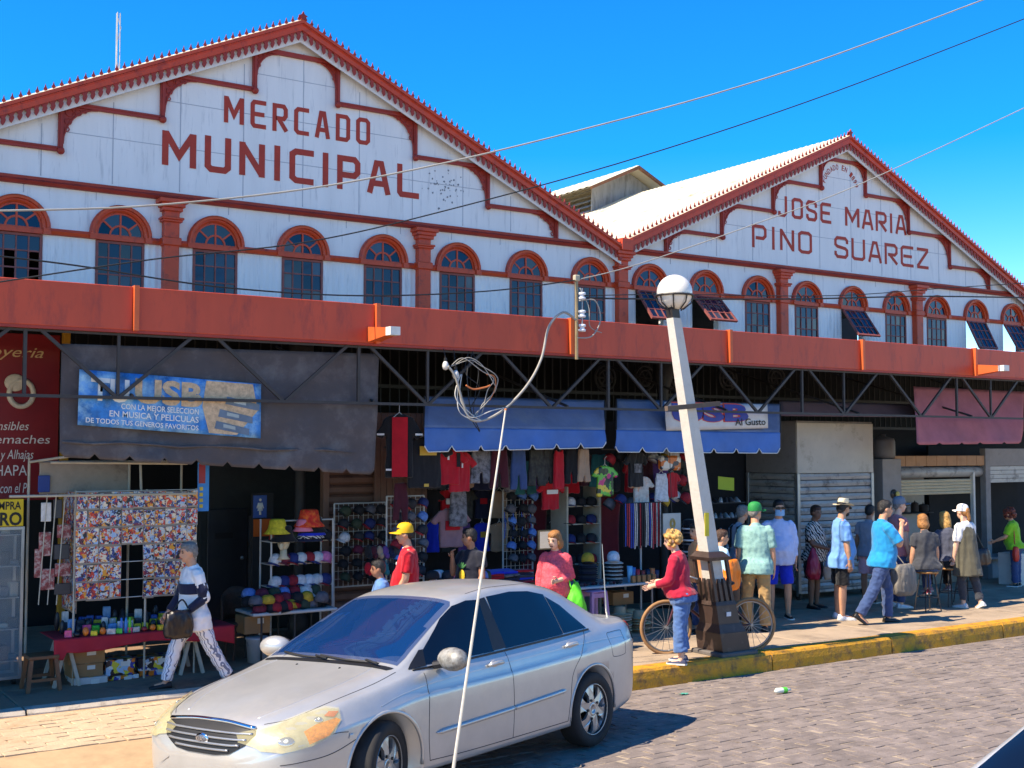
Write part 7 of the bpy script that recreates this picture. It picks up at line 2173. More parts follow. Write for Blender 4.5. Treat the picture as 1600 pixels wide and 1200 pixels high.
# purple stool and straw hats underneath
p = pt(928, 960, 12.75)
st = T('plastic_stool', 'mauve plastic stool under the souvenir table', 'stool', (p.x, 12.75, SW))
m_mauve = M('mauve_plastic', s(176, 130, 170), .45, var=.08)
zs = onY(928, 922, 12.75).z
part(plank(p.x - .13, p.x + .13, 12.62, 12.88, zs - .025, zs, .01), 'seat', m_mauve, st)
for a_ in (-1, 1):
    for b_ in (-1, 1):
        q = MB(); q.tube([(p.x + a_ * .105, 12.75 + b_ * .105, zs - .026), (p.x + a_ * .15, 12.75 + b_ * .15, SW)], .022, 4); part(q, 'leg', m_mauve, st)
for b_ in (-1, 1):
    part(plank(p.x - .11, p.x + .11, 12.75 + b_ * .112 - .008, 12.75 + b_ * .112 + .008, zs - .09, zs - .03, .003), 'apron', m_mauve, st)
straw = [M('straw%d' % i, c, .85, var=.15, scale=40, bump=.4, bscale=90) for i, c in enumerate((s(206, 190, 150), s(160, 150, 120), s(190, 180, 160), s(120, 130, 100), s(150, 120, 90)))]
q = MB(); q.smooth = True; q.lathe([(.001, .1), (.05, .11), (.075, .09), (.085, .02), (.09, .006), (.17, .012), (.17, .004), (.09, -.002), (.001, -.002)], (0, 0, 0), 22)
hatm = [q.mesh('straw_hat', m_) for m_ in straw]
random.seed(97)
for i, (px, n) in enumerate(((968, 8), (998, 6), (985, 5))):
    p = pt(px, 960, 12.85 if i < 2 else 13.2)
    for k in range(n):
        place('straw_hat', hatm[random.randrange(5)], (p.x + random.uniform(-.01, .01), p.y, SW + .01 + k * .036), ('straw hat, %s from the bottom, left stack', 'straw hat, %s from the bottom, right stack', 'straw hat, %s from the bottom, rear stack')[i] % ORD[k] + ' under the souvenir table', 'hat', 'straw hats stack %d' % i, (0, 0, random.uniform(0, 6)))
carton('cardboard_box', 'brown carton under the souvenir table behind the straw hats', 958, 925, 990, 945, 13.1, m_card, .25)
# bead and lanyard panel
Y = 13.0
a, b, c, d = rect(976, 785, 1034, 853, Y)
bp_ = T('bracelet_display', 'panel of red and blue woven bracelets beside the lamp post', 'display', ((a + b) / 2, Y, c))
part(plank(a, b, Y + .02, Y + .04, c, d, .003), 'backing', c_black, bp_)
random.seed(99)
bm_ = [M('bead%d' % i, cc, .6, var=.4, scale=70) for i, cc in enumerate((s(170, 34, 44), s(40, 70, 160), s(30, 30, 36), s(200, 190, 180), s(200, 60, 70)))]
for k in range(20):
    x = a + .02 + (b - a - .04) * k / 19
    q = MB(); q.tube([(x, Y + .005, d - .01), (x + random.uniform(-.005, .005), Y - .004, (c + d) / 2), (x, Y + .005, c - random.uniform(-.02, .05))], .009, 5); part(q, 'bracelet', random.choice(bm_), bp_)
q = MB(); q.tube([((a + b) / 2, Y + .06, SW), ((a + b) / 2, Y + .06, d + .05)], .014, 6); part(q, 'stand', m_wire, bp_)
a, b, c, d = rect(1037, 802, 1064, 836, 12.85)
bd = T('bead_board', 'white framed board of bead necklaces beside the lamp post', 'board', (a, 12.85, c))
part(plank(a, b, 12.85, 12.875, c, d, .004), 'board_face', M('white_board', s(190, 184, 172), .6, var=.08), bd)
for k in range(4):
    q = MB(); q.tube([((a + b) / 2 + .05 * math.cos(t) * (1 - k * .18), 12.844, (c + d) / 2 + .01 + .07 * math.sin(t) * (1 - k * .18)) for t in [i * .5236 for i in range(13)]], .003, 5, False); part(q, 'necklace', m_gold, bd)
q = MB(); q.tube([((a + b) / 2, 12.86, d), ((a + b) / 2, 12.9, onY(1050, 702, 12.9).z)], .005, 5); part(q, 'hanging_cord', m_steel, bd)
p = pt(1078, 830, 13.2)
bs = T('bracelet_stand', 'tall black stand wound with silver bracelets right of the bead board', 'stand', (p.x, 13.2, SW))
q = MB(); q.smooth = True; q.lathe([(.15, 0), (.15, .03), (.03, .05), (.03, .9), (.1, .92), (.1, 1.45), (.05, 1.47)], (p.x, 13.2, SW), 16); part(q, 'pillar', c_black, bs)
for k in range(9):
    z = SW + .95 + k * .055
    q = MB(); q.tube([(p.x + .108 * math.cos(t), 13.2 + .108 * math.sin(t), z) for t in [i * .3927 for i in range(17)]], .012, 5, False); part(q, 'bracelet', (m_alu, c_white, c_black)[k % 3], bs)
# yellow note and shoes in the dark shop
a, b, c, d = rect(1122, 744, 1147, 764, 13.6)
q = MB(); q.sheet(lambda u, v: V(a + (b - a) * u, 13.6 + .01 * math.sin(u * 3), d + (c - d) * v - .03 * u), 6, 4, .002); thing1(q, 'paper_note', M('lime_paper', s(160, 176, 50), .8, var=.05), 'lime yellow paper note in the dark shop beyond the lamp post', 'note', (a, 13.6, c))
random.seed(101)
q = MB(); q.smooth = True
prof = [(-.1, .03, .05), (-.06, .04, .08), (0, .04, .07), (.06, .042, .045), (.12, .035, .03), (.14, .01, .012)]
n = 10
for u, wd, ht_ in prof:
    for j_ in range(n):
        t = 2 * math.pi * j_ / n; q.v.append((u, wd * math.cos(t), ht_ * max(0, math.sin(t))))
for k_ in range(len(prof) - 1):
    for j_ in range(n): q.f.append((k_ * n + j_, k_ * n + (j_ + 1) % n, (k_ + 1) * n + (j_ + 1) % n, (k_ + 1) * n + j_)); q.m.append(0); q.sm.append(True)
shoe_me = [q.mesh('shoe', m_) for m_ in (M('grey_shoe', s(120, 120, 126), .6), M('white_shoe', s(196, 194, 192), .6), M('dark_shoe', s(60, 60, 66), .6))]
rk = T('shoe_rack', 'dim rack of shoes in the dark shop right of the lamp post', 'rack', pt(1140, 830, 14.3))
a, b = onY(1112, 800, 14.3).x, onY(1166, 800, 14.3).x
for k in range(4):
    z = onY(1140, 785 + k * 24, 14.3).z
    part(plank(a, b, 14.3, 14.55, z - .015, z, .002), 'shelf_board', M('dark_shelf', s(60, 56, 54), .7), rk)
    for i in range(6):
        place('shoe', random.choice(shoe_me), (a + .06 + i * (b - a - .1) / 5.4, 14.42, z + .001), 'shoe on the %s shelf from top, %s from left, dim rack' % (ORD[k], ORD[i]), 'shoe', 'shoes on the dim rack', (0, 0, R(236) + random.uniform(-.2, .2)))

# more goods packed into the clothing stall
cols_ = [m_redc, c_black, c_navy, m_acid, m_mar, c_char, m_camo, m_beige, c_royal, clothm('teal_tee', s(40, 110, 112)), clothm('violet_tee', s(96, 60, 120))]
cn_ = ['red', 'black', 'navy', 'grey printed', 'maroon', 'charcoal', 'camouflage', 'beige', 'royal blue', 'teal', 'violet']
random.seed(140)
for k in range(20):
    px = 672 + (k % 10) * 27; py = 765 + (k // 10) * 52
    if 780 < px < 835 or px > 885: continue
    i = random.randrange(len(cols_))
    garment(random.choice(('shirt', 'vest', 'shirt')), '%s top, %s from left in the %s inner row of the clothing stall' % (cn_[i], ORD[k % 10], ('upper', 'lower')[k // 10]), px, py, .42, .40, 14.3 + .1 * (k % 2), cols_[i], R(random.uniform(-25, 25)), 'tops in the inner rows', cat='shirt', extra=((-.14, .14, -.3, -.5, random.choice((m_wp, m_gold, m_redc))),) if k % 2 else None)
for k in range(12):
    p = pt(676 + k * 8, 905, 12.95); i = (k * 5) % 11
    put_cap((p.x, p.y + .05 * (k % 3), p.z), (k * 7) % 12, random.uniform(0, 6), ORD[k] + ' cap from left in the heap before the folded shirts', 'caps before the folded shirts', random.uniform(-.3, .3), .9)
for k in range(14):
    p = pt(575 + (k % 7) * 9, 862 + (k // 7) * 26, 13.4)
    q = MB(); q.smooth = True
    q.ell(p, (.05, .035, .075), 10, 7); q.ell(p + V(.02, -.02, -.05), (.035, .03, .04), 8, 6)
    thing1(q, 'small_backpack', cols_[(k * 3 + 1) % 11], '%s small pouch, %s from left in the %s row near the boy' % (cn_[(k * 3 + 1) % 11], ORD[k % 7], ('upper', 'lower')[k // 7]), 'pouch', p, 'pouches near the boy')
for k in range(10):
    p = pt(1040 + (k % 5) * 11, 715 + (k // 5) * 40, 13.5)
    put_cap(p, (k * 5 + 2) % 12, FR + random.uniform(-.6, .6), 'cap, %s row, %s from left, left of the lamp post' % (ORD[k // 5], ORD[k % 5]), 'caps left of the lamp post', -.5, 1.1)
random.seed(150)
for k in range(18):
    px = 684 + k * 23; i = random.randrange(len(cols_))
    if 1085 < px < 1112: continue
    garment(random.choice(('shirt', 'vest', 'shorts')), '%s garment, %s from left in the rear hanging row under the awnings' % (cn_[i], ORD[k]), px, 712 + random.uniform(-4, 8), .44, .46, 13.75, cols_[i], R(random.uniform(-30, 30)), 'garments in the rear hanging row', cat='garment', hanger=False)
# ------------------------------------------------------------------ shuttered kiosk
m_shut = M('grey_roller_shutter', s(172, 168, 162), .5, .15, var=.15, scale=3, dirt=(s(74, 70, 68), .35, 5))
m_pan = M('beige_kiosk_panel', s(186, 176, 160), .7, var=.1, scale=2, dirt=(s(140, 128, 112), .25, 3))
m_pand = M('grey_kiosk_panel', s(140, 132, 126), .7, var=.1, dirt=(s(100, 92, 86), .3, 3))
YK = 13.95
X0 = onY(1247, 800, YK).x; X1 = onY(1366, 800, YK).x
ztop = onY(1300, 661, YK).z; zsh = onY(1300, 739, YK).z; zbt = SW + .16
d_ = ray(1166, 800); YL = X0 / d_.x * d_.y; YL = min(YL, 15.6)
kio = T('shutter_kiosk', 'steel kiosk with closed roller shutters on two sides behind the queue', 'kiosk', (X0, YK, SW))
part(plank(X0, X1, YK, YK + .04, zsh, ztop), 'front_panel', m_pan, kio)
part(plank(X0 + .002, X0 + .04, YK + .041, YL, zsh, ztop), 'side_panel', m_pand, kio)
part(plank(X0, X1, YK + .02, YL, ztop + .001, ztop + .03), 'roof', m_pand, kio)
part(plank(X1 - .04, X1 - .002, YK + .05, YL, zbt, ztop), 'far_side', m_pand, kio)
nsl = 17
for k in range(nsl):
    z = zbt + (zsh - zbt) * k / nsl; hs_ = (zsh - zbt) / nsl
    q = MB(); q.prism([(.03, 0), (.03, hs_ * .96), (0, hs_ * .9), (-.02, hs_ * .5), (0, hs_ * .06)], lambda u, v, t: (t, YK + .03 + u, z + v), X0 + .07, X1 - .06); part(q, 'slat', m_shut, kio)
    q = MB(); q.prism([(.03, 0), (.03, hs_ * .96), (0, hs_ * .9), (-.02, hs_ * .5), (0, hs_ * .06)], lambda u, v, t: (X0 + .03 + u, t, z + v), YK + .1, YL - .06); part(q, 'slat', m_shut, kio)
for x, y in ((X0 - .005, YK - .005), (X1 - .06, YK - .005), (X0 - .005, YL - .06)):
    part(plank(x, x + .065, y, y + .065, zbt - .04, zsh - .001), 'jamb', m_alu, kio)
part(plank(X0 + .06, X1 - .06, YK + .01, YK + .06, zbt - .05, zbt - .002), 'bottom_rail', m_shut, kio)
for x, y in ((X0 + .12, YK + .12), (X1 - .15, YK + .12), (X0 + .12, YL - .2)):
    q = MB(); q.tube([(x - .025, y, SW + .055), (x + .025, y, SW + .055)], .055, 14); w_ = part(q, 'castor', m_tyre_ if False else M('castor_rubber', s(46, 44, 44), .8), kio)
    q = MB(); q.box(x - .035, x + .035, y - .02, y + .02, SW + .06, SW + .115); part(q, 'castor_fork', m_alu, w_)
# ------------------------------------------------------------------ food stall
YC = 14.35
xa, xb, c, d = rect(1398, 712, 1541, 728, YC)
m_brick = M('tan_panel_tile', s(172, 128, 92), .8, var=.15, scale=5)
fs_ = T('food_stall', 'food stall with half lowered cream shutter and bar counter', 'stall', ((xa + xb) / 2, YC, SW))
for k in range(9):
    w = (xb - xa) / 9; part(plank(xa + k * w + .003, xa + (k + 1) * w - .003, YC, YC + .06, c, d, .006), 'tan_tile', m_brick, fs_)
q = MB(); q.smooth = True
zr = onY(1465, 738, YC).z
q.tube([(xa + .05, YC + .12, zr), (xb - .05, YC + .12, zr)], .1, 18); part(q, 'shutter_roll', m_shut, fs_)
xs0, xs1 = onY(1396, 760, YC).x, onY(1521, 760, YC).x
zs1, zs0 = onY(1460, 749, YC).z, onY(1460, 773, YC).z
for k in range(5):
    hs_ = (zs1 - zs0) / 5; z = zs0 + k * hs_
    q = MB(); q.prism([(.03, 0), (.03, hs_ * .95), (0, hs_ * .9), (-.02, hs_ * .5), (0, hs_ * .05)], lambda u, v, t: (t, YC + .05 + u, z + v), xs0, xs1); part(q, 'shutter_slat', M('cream_slat', s(204, 190, 160), .5, var=.08), fs_)
zc = onY(1470, 872, YC).z
for x, mm in ((xs0 - .06, m_brick), (xs1, M('white_jamb', s(206, 200, 190), .6))): part(plank(x, x + .06, YC, YC + .08, SW, zs1 + .12), 'jamb', mm, fs_)
part(plank(xs0 - .05, xs1 + .05, YC - .18, YC + .35, zc - .04, zc, .01), 'counter_top', M('steel_counter', s(150, 150, 150), .35, .5, var=.1), fs_)
part(plank(xs0, xs1, YC + .02, YC + .06, SW, zc - .041), 'counter_front', M('grimy_cream_board', s(150, 132, 112), .7, var=.15, dirt=(s(110, 92, 76), .3, 3)), fs_)
part(plank(xs0 - .3, xs1 + .1, YC + 1.2, YC + 1.25, SW, zs1 + .3), 'kitchen_wall', M('kitchen_tile', s(150, 146, 140), .5, var=.1), fs_)
zsf = onY(1460, 800, YC + .9).z
part(plank(xs0, xs1, YC + .9, YC + 1.19, zsf - .02, zsf), 'kitchen_shelf', m_steel, fs_)
random.seed(111)
for k in range(9):
    x = xs0 + .15 + k * (xs1 - xs0 - .3) / 8
    q = MB(); q.smooth = True; r_, h_ = random.uniform(.06, .11), random.uniform(.08, .2)
    q.lathe([(r_ * .9, 0), (r_, .02), (r_, h_), (r_ * 1.06, h_ + .008), (r_ * .5, h_ + .03), (.012, h_ + .035), (.012, h_ + .06), (.001, h_ + .06)], (x, YC + 1.04, zsf + .001), 14)
    thing1(q, 'cooking_pot', (m_alu, m_steel, M('pot_black', s(40, 38, 38), .5))[k % 3], ORD[k] + ' cooking pot from the left on the back shelf of the food stall', 'pot', (x, YC + 1.04, zsf), 'pots on the food stall shelf')
p = pt(1396, 772, YC - .15); q = MB(); q.smooth = True; q.tube([p + V(0, -.02, 0), p + V(0, .12, 0)], [.085, .085], 16); lf = thing1(q, 'round_extractor', M('extractor_dark', s(60, 54, 48), .5), 'round dark extractor with a yellow disc at the food stall corner', 'extractor', p)
q = MB(); q.smooth = True; q.ell((.05, -.05, 0), (.05, .03, .05), 12, 8); part(q, 'yellow_disc', M('yellow_disc', s(200, 176, 90), .5), lf)
for k, loc in enumerate((s1, s2, V(s2.x + .55, s2.y + .1, SW))):
    st = T('bar_stool', ('bar stool under the diner with amber hair', 'bar stool under the blond diner', 'empty bar stool right of the two diners')[k], 'stool', (loc.x, loc.y, SW))
    q = MB(); q.smooth = True; q.lathe([(.15, 0), (.17, .012), (.17, .03), (.15, .04)], (loc.x, loc.y, SW + SEAT - .045), 20); part(q, 'seat', M('varnished_seat', s(164, 116, 66), .5, var=.15), st)
    for a_ in range(4):
        t = a_ * 1.5708 + .5
        q = MB(); q.tube([(loc.x + .1 * math.cos(t), loc.y + .1 * math.sin(t), SW + SEAT - .045), (loc.x + .2 * math.cos(t), loc.y + .2 * math.sin(t), SW)], .01, 6); part(q, 'leg', m_steel, st)
    q = MB(); q.tube([(loc.x + .165 * math.cos(t), loc.y + .165 * math.sin(t), SW + .22) for t in [i * .5236 for i in range(13)]], .008, 6, False); part(q, 'foot_ring', m_steel, st)
# right-hand stall
xa, xb = onY(1541, 800, YC).x, onY(1680, 800, YC).x
rs = T('corner_stall', 'grey framed stall with rolled shutter at the right edge', 'stall', (xa, YC, SW))
zh = onY(1570, 728, YC).z
part(plank(xa + .02, xb, YC - .02, YC + .03, zh, zh + .34), 'head_panel', m_pand, rs)
for k in range(4): part(plank(xa + .1, xb, YC + .0 + .003 * k, YC + .04, zh - .08 * (k + 1), zh - .08 * k - .004, .004), 'shutter_slat', m_shut, rs)
part(plank(xa - .03, xa + .12, YC - .03, YC + .1, SW, zh + .34), 'post', M('concrete_post', s(136, 130, 126), .8, var=.15), rs)
zc2 = onY(1570, 868, YC).z
part(plank(xa - .02, xb, YC - .1, YC + .4, zc2 - .05, zc2), 'counter_top', M('steel_counter2', s(150, 150, 150), .4, .4), rs)
part(plank(xa + .12, xb, YC + .03, YC + .06, SW, zc2 - .051), 'counter_front', M('white_counter', s(190, 186, 180), .6, var=.1), rs)
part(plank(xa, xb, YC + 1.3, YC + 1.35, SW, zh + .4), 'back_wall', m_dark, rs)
a, b, c, d = rect(1590, 862, 1680, 921, 13.3)
bx = T('white_cabinet', 'white painted cabinet cut off by the right edge', 'cabinet', (a, 13.3, SW))
part(plank(a, b, 13.3, 13.7, SW, d, .01), 'carcass', M('white_cabinet', s(206, 200, 190), .6, var=.08), bx)
part(plank(a + .03, b - .03, 13.285, 13.299, SW + .05, d - .05, .004), 'door', M('white_cabinet_door', s(200, 194, 184), .6, var=.1), bx)
# pink and brown awnings at the right
m_pinkaw = M('faded_pink_awning', s(172, 100, 106), .85, var=.15, scale=3, bump=.3, bscale=12)
cloth('pink_awning', 'faded pink cloth awning above the food stalls at the right', 'awning', m_pinkaw, (1427, 604, 13.2), (1600, 612, 13.2), (1597, 693, 12.85), (1433, 695, 12.85), 40, 16, .03, 5, .03)
cloth('brown_awning', 'narrow dusty pink awning strip above the shutter kiosk', 'awning', M('dusty_awning', s(116, 84, 82), .85, var=.15, scale=3), (1217, 626, 13.6), (1432, 632, 13.6), (1430, 652, 13.3), (1219, 650, 13.3), 30, 6, .02)
p = pt(1379, 695, 14.4); q = MB(); q.smooth = True; q.lathe([(.001, 0), (.2, .01), (.22, .06), (.22, .3), (.2, .36), (.06, .4), (.06, .44), (.001, .44)], (p.x, p.y, p.z - .25), 18); thing1(q, 'water_tank', M('grey_tank', s(100, 94, 92), .6, var=.1), 'round grey water tank in the gap beside the shutter kiosk', 'tank', (p.x, p.y, p.z - .25))
part(plank(p.x - .25, p.x + .25, 14.2, 14.65, SW, p.z - .252), 'tank_stand', m_pand, T('tank_stand', 'grey stand under the round water tank', 'stand', (p.x, 14.4, SW)))
# ------------------------------------------------------------------ lamp post
B = onZ(1132, 1020)
m_brown2 = M('brown_iron_paint', s(62, 46, 40), .5, var=.2, scale=6, dirt=(s(92, 78, 70), .25, 7))
m_conc = M('white_concrete_shaft', s(196, 190, 180), .8, var=.08, scale=4, bump=.25, bscale=30, dirt=(s(186, 176, 160), .25, 9))
lp = T('lamp_post', 'leaning white street lamp post on brown iron pedestal at the kerb', 'lamp post', B)
ztop_ = onY(1111, 866, B.y).z
top = onY(1053, 500, B.y)
def at_h(z):                     # centre line of the leaning post
    t = (z - SW) / (top.z - SW)
    return V(B.x + (top.x - B.x) * t, B.y, z)
def frust(q, z0, w0, z1, w1):
    a, b = at_h(z0), at_h(z1)
    vs = [a + V(i * w0, j * w0, 0) for i, j in ((-1, -1), (1, -1), (1, 1), (-1, 1))] + [b + V(i * w1, j * w1, 0) for i, j in ((-1, -1), (1, -1), (1, 1), (-1, 1))]
    q.add(vs, [(0, 3, 2, 1), (4, 5, 6, 7)] + [(i, (i + 1) % 4, 4 + (i + 1) % 4, 4 + i) for i in range(4)])
zz_ = lambda py: onY(1125, py, B.y).z
q = MB(); q.bbox(B.x - .3, B.x + .3, B.y - .28, B.y + .28, SW - .01, SW + .05, .015); part(q, 'footing', M('footing_concrete', s(96, 90, 86), .9, var=.2), lp)
q = MB(); frust(q, SW + .051, .225, zz_(985), .22); frust(q, zz_(985) + .001, .215, zz_(972), .175); part(q, 'plinth', m_brown2, lp)
q = MB(); frust(q, zz_(972) + .001, .172, zz_(943), .16); bxp = part(q, 'pedestal_box', m_brown2, lp)
q = MB(); a = at_h((zz_(972) + zz_(943)) / 2); q.box(a.x - .03, a.x + .04, a.y - .178, a.y - .166, a.z - .02, a.z + .03); part(q, 'sticker', m_wp, bxp)
q = MB(); frust(q, zz_(943) + .001, .172, zz_(937), .155); part(q, 'collar', m_brown2, lp)
for i in range(4):
    for (dx, dy) in ((-1 + 2 * i / 3, -1), (-1 + 2 * i / 3, 1)) + (((-1, -1 + 2 * i / 3), (1, -1 + 2 * i / 3)) if i in (1, 2) else ()):
        q = MB(); a, b, c = at_h(zz_(937)), at_h(zz_(908)), at_h(zz_(906))
        q.tube([a + V(dx * .13, dy * .13, 0), b + V(dx * .125, dy * .125, 0), c + V(dx * .12, dy * .12, .03)], [.022, .02, .014], 4); part(q, 'baluster', m_brown2, lp)
for dx in (-1, 1):
    for dy in (-1, 1):
        q = MB(); q.tube([at_h(zz_(910)) + V(dx * .135, dy * .135, 0), at_h(zz_(873)) + V(dx * .135, dy * .135, 0)], .02, 4); part(q, 'corner_leg', m_brown2, lp)
q = MB(); frust(q, zz_(873), .175, zz_(868), .185); frust(q, zz_(868) + .001, .165, zz_(860), .12); part(q, 'capital', m_brown2, lp)
q = MB(); frust(q, zz_(940), .092, zz_(700), .08); frust(q, zz_(700), .0799, top.z + .02, .062); sh = part(q, 'shaft', m_conc, lp)
a = at_h(zz_(820)); q = MB(); q.box(a.x - .095, a.x - .03, a.y - .102, a.y - .094, a.z - .12, a.z + .16); part(q, 'yellow_sticker', M('yellow_sticker', s(214, 190, 40), .6, var=.15), sh)
q = MB(); frust(q, top.z + .021, .055, top.z + .16, .06); frust(q, top.z + .161, .07, top.z + .2, .08); part(q, 'lamp_neck', M('dark_iron', s(46, 42, 40), .5), lp)
gc = onY(1054, 457, B.y)
q = MB(); q.smooth = True; q.ell(gc, .215, 28, 18); part(q, 'globe', M('milky_globe', s(226, 218, 204), .25, var=.04, coat=.3), lp)
q = MB()
q.tube([gc + V(.225 * math.cos(t), .225 * math.sin(t), -.04) for t in [i * .2618 for i in range(25)]], .014, 6, False)
for i in range(8):
    t = i * .7854; q.tube([gc + V(.225 * math.cos(t), .225 * math.sin(t), -.04), gc + V(.2 * math.cos(t), .2 * math.sin(t), -.13), gc + V(.1 * math.cos(t), .1 * math.sin(t), -.21)], .009, 5)
part(q, 'globe_cage', M('dark_iron', s(46, 42, 40), .5), lp)
a = at_h(zz_(634))
q = MB(); q.tube([a + V(-.42, -.11, -.055), a + V(.42, -.11, .02)], .028, 4); part(q, 'wooden_crossbar', M('grey_timber', s(96, 80, 68), .8, var=.2), lp)
# ------------------------------------------------------------------ bicycle
wl, wr_ = onZ(1041, 1021), onZ(1173, 1016)
dv = (wr_ - wl); dv.z = 0; dl_ = dv.normalized(); nv_ = V(-dl_.y, dl_.x, 0)
RB = .315
bk = T('bicycle', 'old maroon bicycle with tan tyres leaning behind the lamp post', 'bicycle', (wl + wr_) / 2)
def BP(u, h_, o=0.): return wl + dl_ * u + V(0, 0, h_) + nv_ * o
WB = dv.length
for u in (0, WB):
    q = MB(); q.smooth = True; q.tube([BP(u + RB * math.cos(t), RB + RB * math.sin(t)) for t in [i * .2094 for i in range(31)]], .021, 8, False); tw = part(q, 'wheel', M('tan_tyre', s(150, 112, 74), .8, var=.15), bk)
    q = MB(); q.tube([BP(u + (RB - .03) * math.cos(t), RB + (RB - .03) * math.sin(t)) for t in [i * .2094 for i in range(31)]], .01, 6, False); part(q, 'rim', m_alu, tw)
    for k in range(18):
        t = k * .349; q = MB(); q.tube([BP(u, RB, .012 if k % 2 else -.012), BP(u + (RB - .03) * math.cos(t), RB + (RB - .03) * math.sin(t))], .0022, 4); part(q, 'spoke', m_alu, tw)
    q = MB(); q.tube([BP(u, RB, -.05), BP(u, RB, .05)], .018, 8); part(q, 'hub', m_alu, tw)
m_mar2 = M('maroon_frame', s(72, 26, 34), .4, var=.1)
bb, seatT, headT, headB = BP(WB * .56, .29), BP(WB * .70, .75), BP(WB * .17, .80), BP(WB * .13, .66)
for nm, pts, r_ in (('down_tube', [headB, bb], .018), ('top_tube', [headT - V(0, 0, .06), seatT - V(0, 0, .1)], .016), ('seat_tube', [bb, seatT + V(0, 0, .06)], .016), ('chain_stay', [bb, BP(WB, RB)], .011), ('seat_stay', [seatT - V(0, 0, .1), BP(WB, RB)], .011), ('fork', [headT, headB, BP(.03, RB + .05), BP(0, RB)], .014), ('stem', [headT, headT + V(0, 0, .12)], .012)):
    q = MB(); q.tube(pts, r_, 8); part(q, nm, m_mar2, bk)
q = MB(); q.smooth = True; q.tube([headT + V(0, 0, .12) + nv_ * -.28 + dl_ * .12, headT + V(0, 0, .16) + nv_ * -.2, headT + V(0, 0, .12), headT + V(0, 0, .16) + nv_ * .2, headT + V(0, 0, .12) + nv_ * .28 + dl_ * .12], .012, 8); part(q, 'handlebar', m_alu, bk)
q = MB(); q.smooth = True; q.ell(seatT + V(0, 0, .08), (.13, .07, .035), 14, 8, Matrix.Rotation(math.atan2(dl_.y, dl_.x), 4, 'Z')); part(q, 'saddle', c_black, bk)
q = MB(); q.tube([bb + nv_ * -.08, bb + nv_ * .08], .012, 6); q.tube([bb + nv_ * .08, bb + nv_ * .08 + V(0, 0, -.16) + dl_ * .05], .01, 6); q.tube([bb + nv_ * -.08, bb + nv_ * -.08 + V(0, 0, .16) - dl_ * .05], .01, 6); part(q, 'crank', m_alu, bk)
q = MB(); q.tube([bb + nv_ * .03 + V(.09 * math.cos(t) * dl_.x, .09 * math.cos(t) * dl_.y, .09 * math.sin(t)) for t in [i * .5236 for i in range(13)]], .006, 5, False); part(q, 'chainring', m_steel, bk)
bag('black shopping bag hung on the bicycle handlebar', headT + V(-.02, -.1, .05), (.26, .2, .32), c_black, [headT + V(-.06, -.08, -.02), headT + V(0, 0, .14), headT + V(.04, -.06, -.02)], name='shopping_bag')
bag('white plastic bag tied under the bicycle handlebar', headT + V(-.16, -.14, .10), (.14, .1, .16), c_white, None, name='plastic_bag', shape='sack')
# ------------------------------------------------------------------ service mast, cables, bulbs
m_cable = M('grey_cable', s(150, 146, 138), .6, var=.15); m_blkc = M('black_cable', s(24, 24, 26), .6, var=.1); m_cop = M('bare_copper', s(206, 120, 70), .4, .3)
p = pt(901, 560, YF - .07); pt_top = pt(899, 432, YF - .07)
ms = T('service_mast', 'steel service mast with white insulators on the canopy fascia', 'mast', (p.x, YF - .07, 3.87))
q = MB(); q.tube([(p.x, YF - .07, 3.8), (p.x, YF - .07, pt_top.z)], .022, 8); part(q, 'mast_pipe', M('galvanised_pipe', s(150, 130, 96), .5, .3, var=.2), ms)
part(plank(p.x - .04, p.x + .04, YF - .1, YF - .04, pt_top.z - .06, pt_top.z + .02, .01), 'weather_head', M('mast_head', s(176, 166, 140), .6), ms)
for k, py in enumerate((462, 490, 512)):
    z = pt(905, py, YF - .12).z; q = MB(); q.smooth = True
    q.lathe([(.02, -.05), (.045, -.045), (.05, -.02), (.03, -.01), (.03, .01), (.05, .02), (.045, .045), (.02, .05)], (p.x + .06, YF - .11, z), 14); part(q, 'insulator', M('porcelain', s(214, 216, 220), .2), ms)
q = MB(); q.tube([(p.x + .06, YF - .11, pt(905, 520, YF).z), (p.x + .06, YF - .11, pt(905, 452, YF).z)], .008, 6); part(q, 'insulator_rod', m_alu, ms)
def wire(label, pts, r_, mat, name='cable', sag=0.):
    q = MB(); q.smooth = True
    P_ = smooth_curve([pt(*x) if not isinstance(x, Vector) else x for x in pts], 8)
    q.tube(P_, r_, 6)
    b_ = min(P_, key=lambda v: v.z)
    return thing1(q, name, mat, label, 'cable', b_)
wire('pale overhead wire rising from the service mast past the upper sky', [(-30, 330, 11.6), (250, 320, 11.5), (560, 282, 11.2), (900, 205, 10.6), (1250, 105, 10.), (1640, -40, 9.2)], .010, m_cable)
wire('dark overhead wire crossing the valley between the gables', [(-30, 445, 11.8), (240, 405, 11.7), (480, 378, 11.6), (700, 328, 11.4), (1000, 245, 11.), (1300, 145, 10.5), (1640, 14, 9.8)], .008, m_blkc)
wire('pale wire from the mast head over the second gable', [(903, 437, YF - .08), (1000, 412, 12.3), (1180, 350, 12.), (1350, 285, 11.6), (1640, 150, 11.)], .008, m_cable)
wire('dark wire sagging along the left windows to the mast', [(-30, 397, 12.2), (120, 415, 12.2), (340, 448, 12.2), (560, 462, 12.3), (760, 455, 12.3), (898, 438, YF - .08)], .009, m_blkc)
wire('thick black cable strung along the right hand windows', [(908, 465, YF - .12), (1000, 467, 12.3), (1250, 467, 12.2), (1450, 463, 12.1), (1640, 466, 12.)], .012, m_blkc)
wire('thin black cable above the thick one along the right windows', [(908, 462, YF - .1), (1050, 460, 12.2), (1300, 462, 12.1), (1480, 450, 12.), (1640, 440, 11.9)], .007, m_blkc)
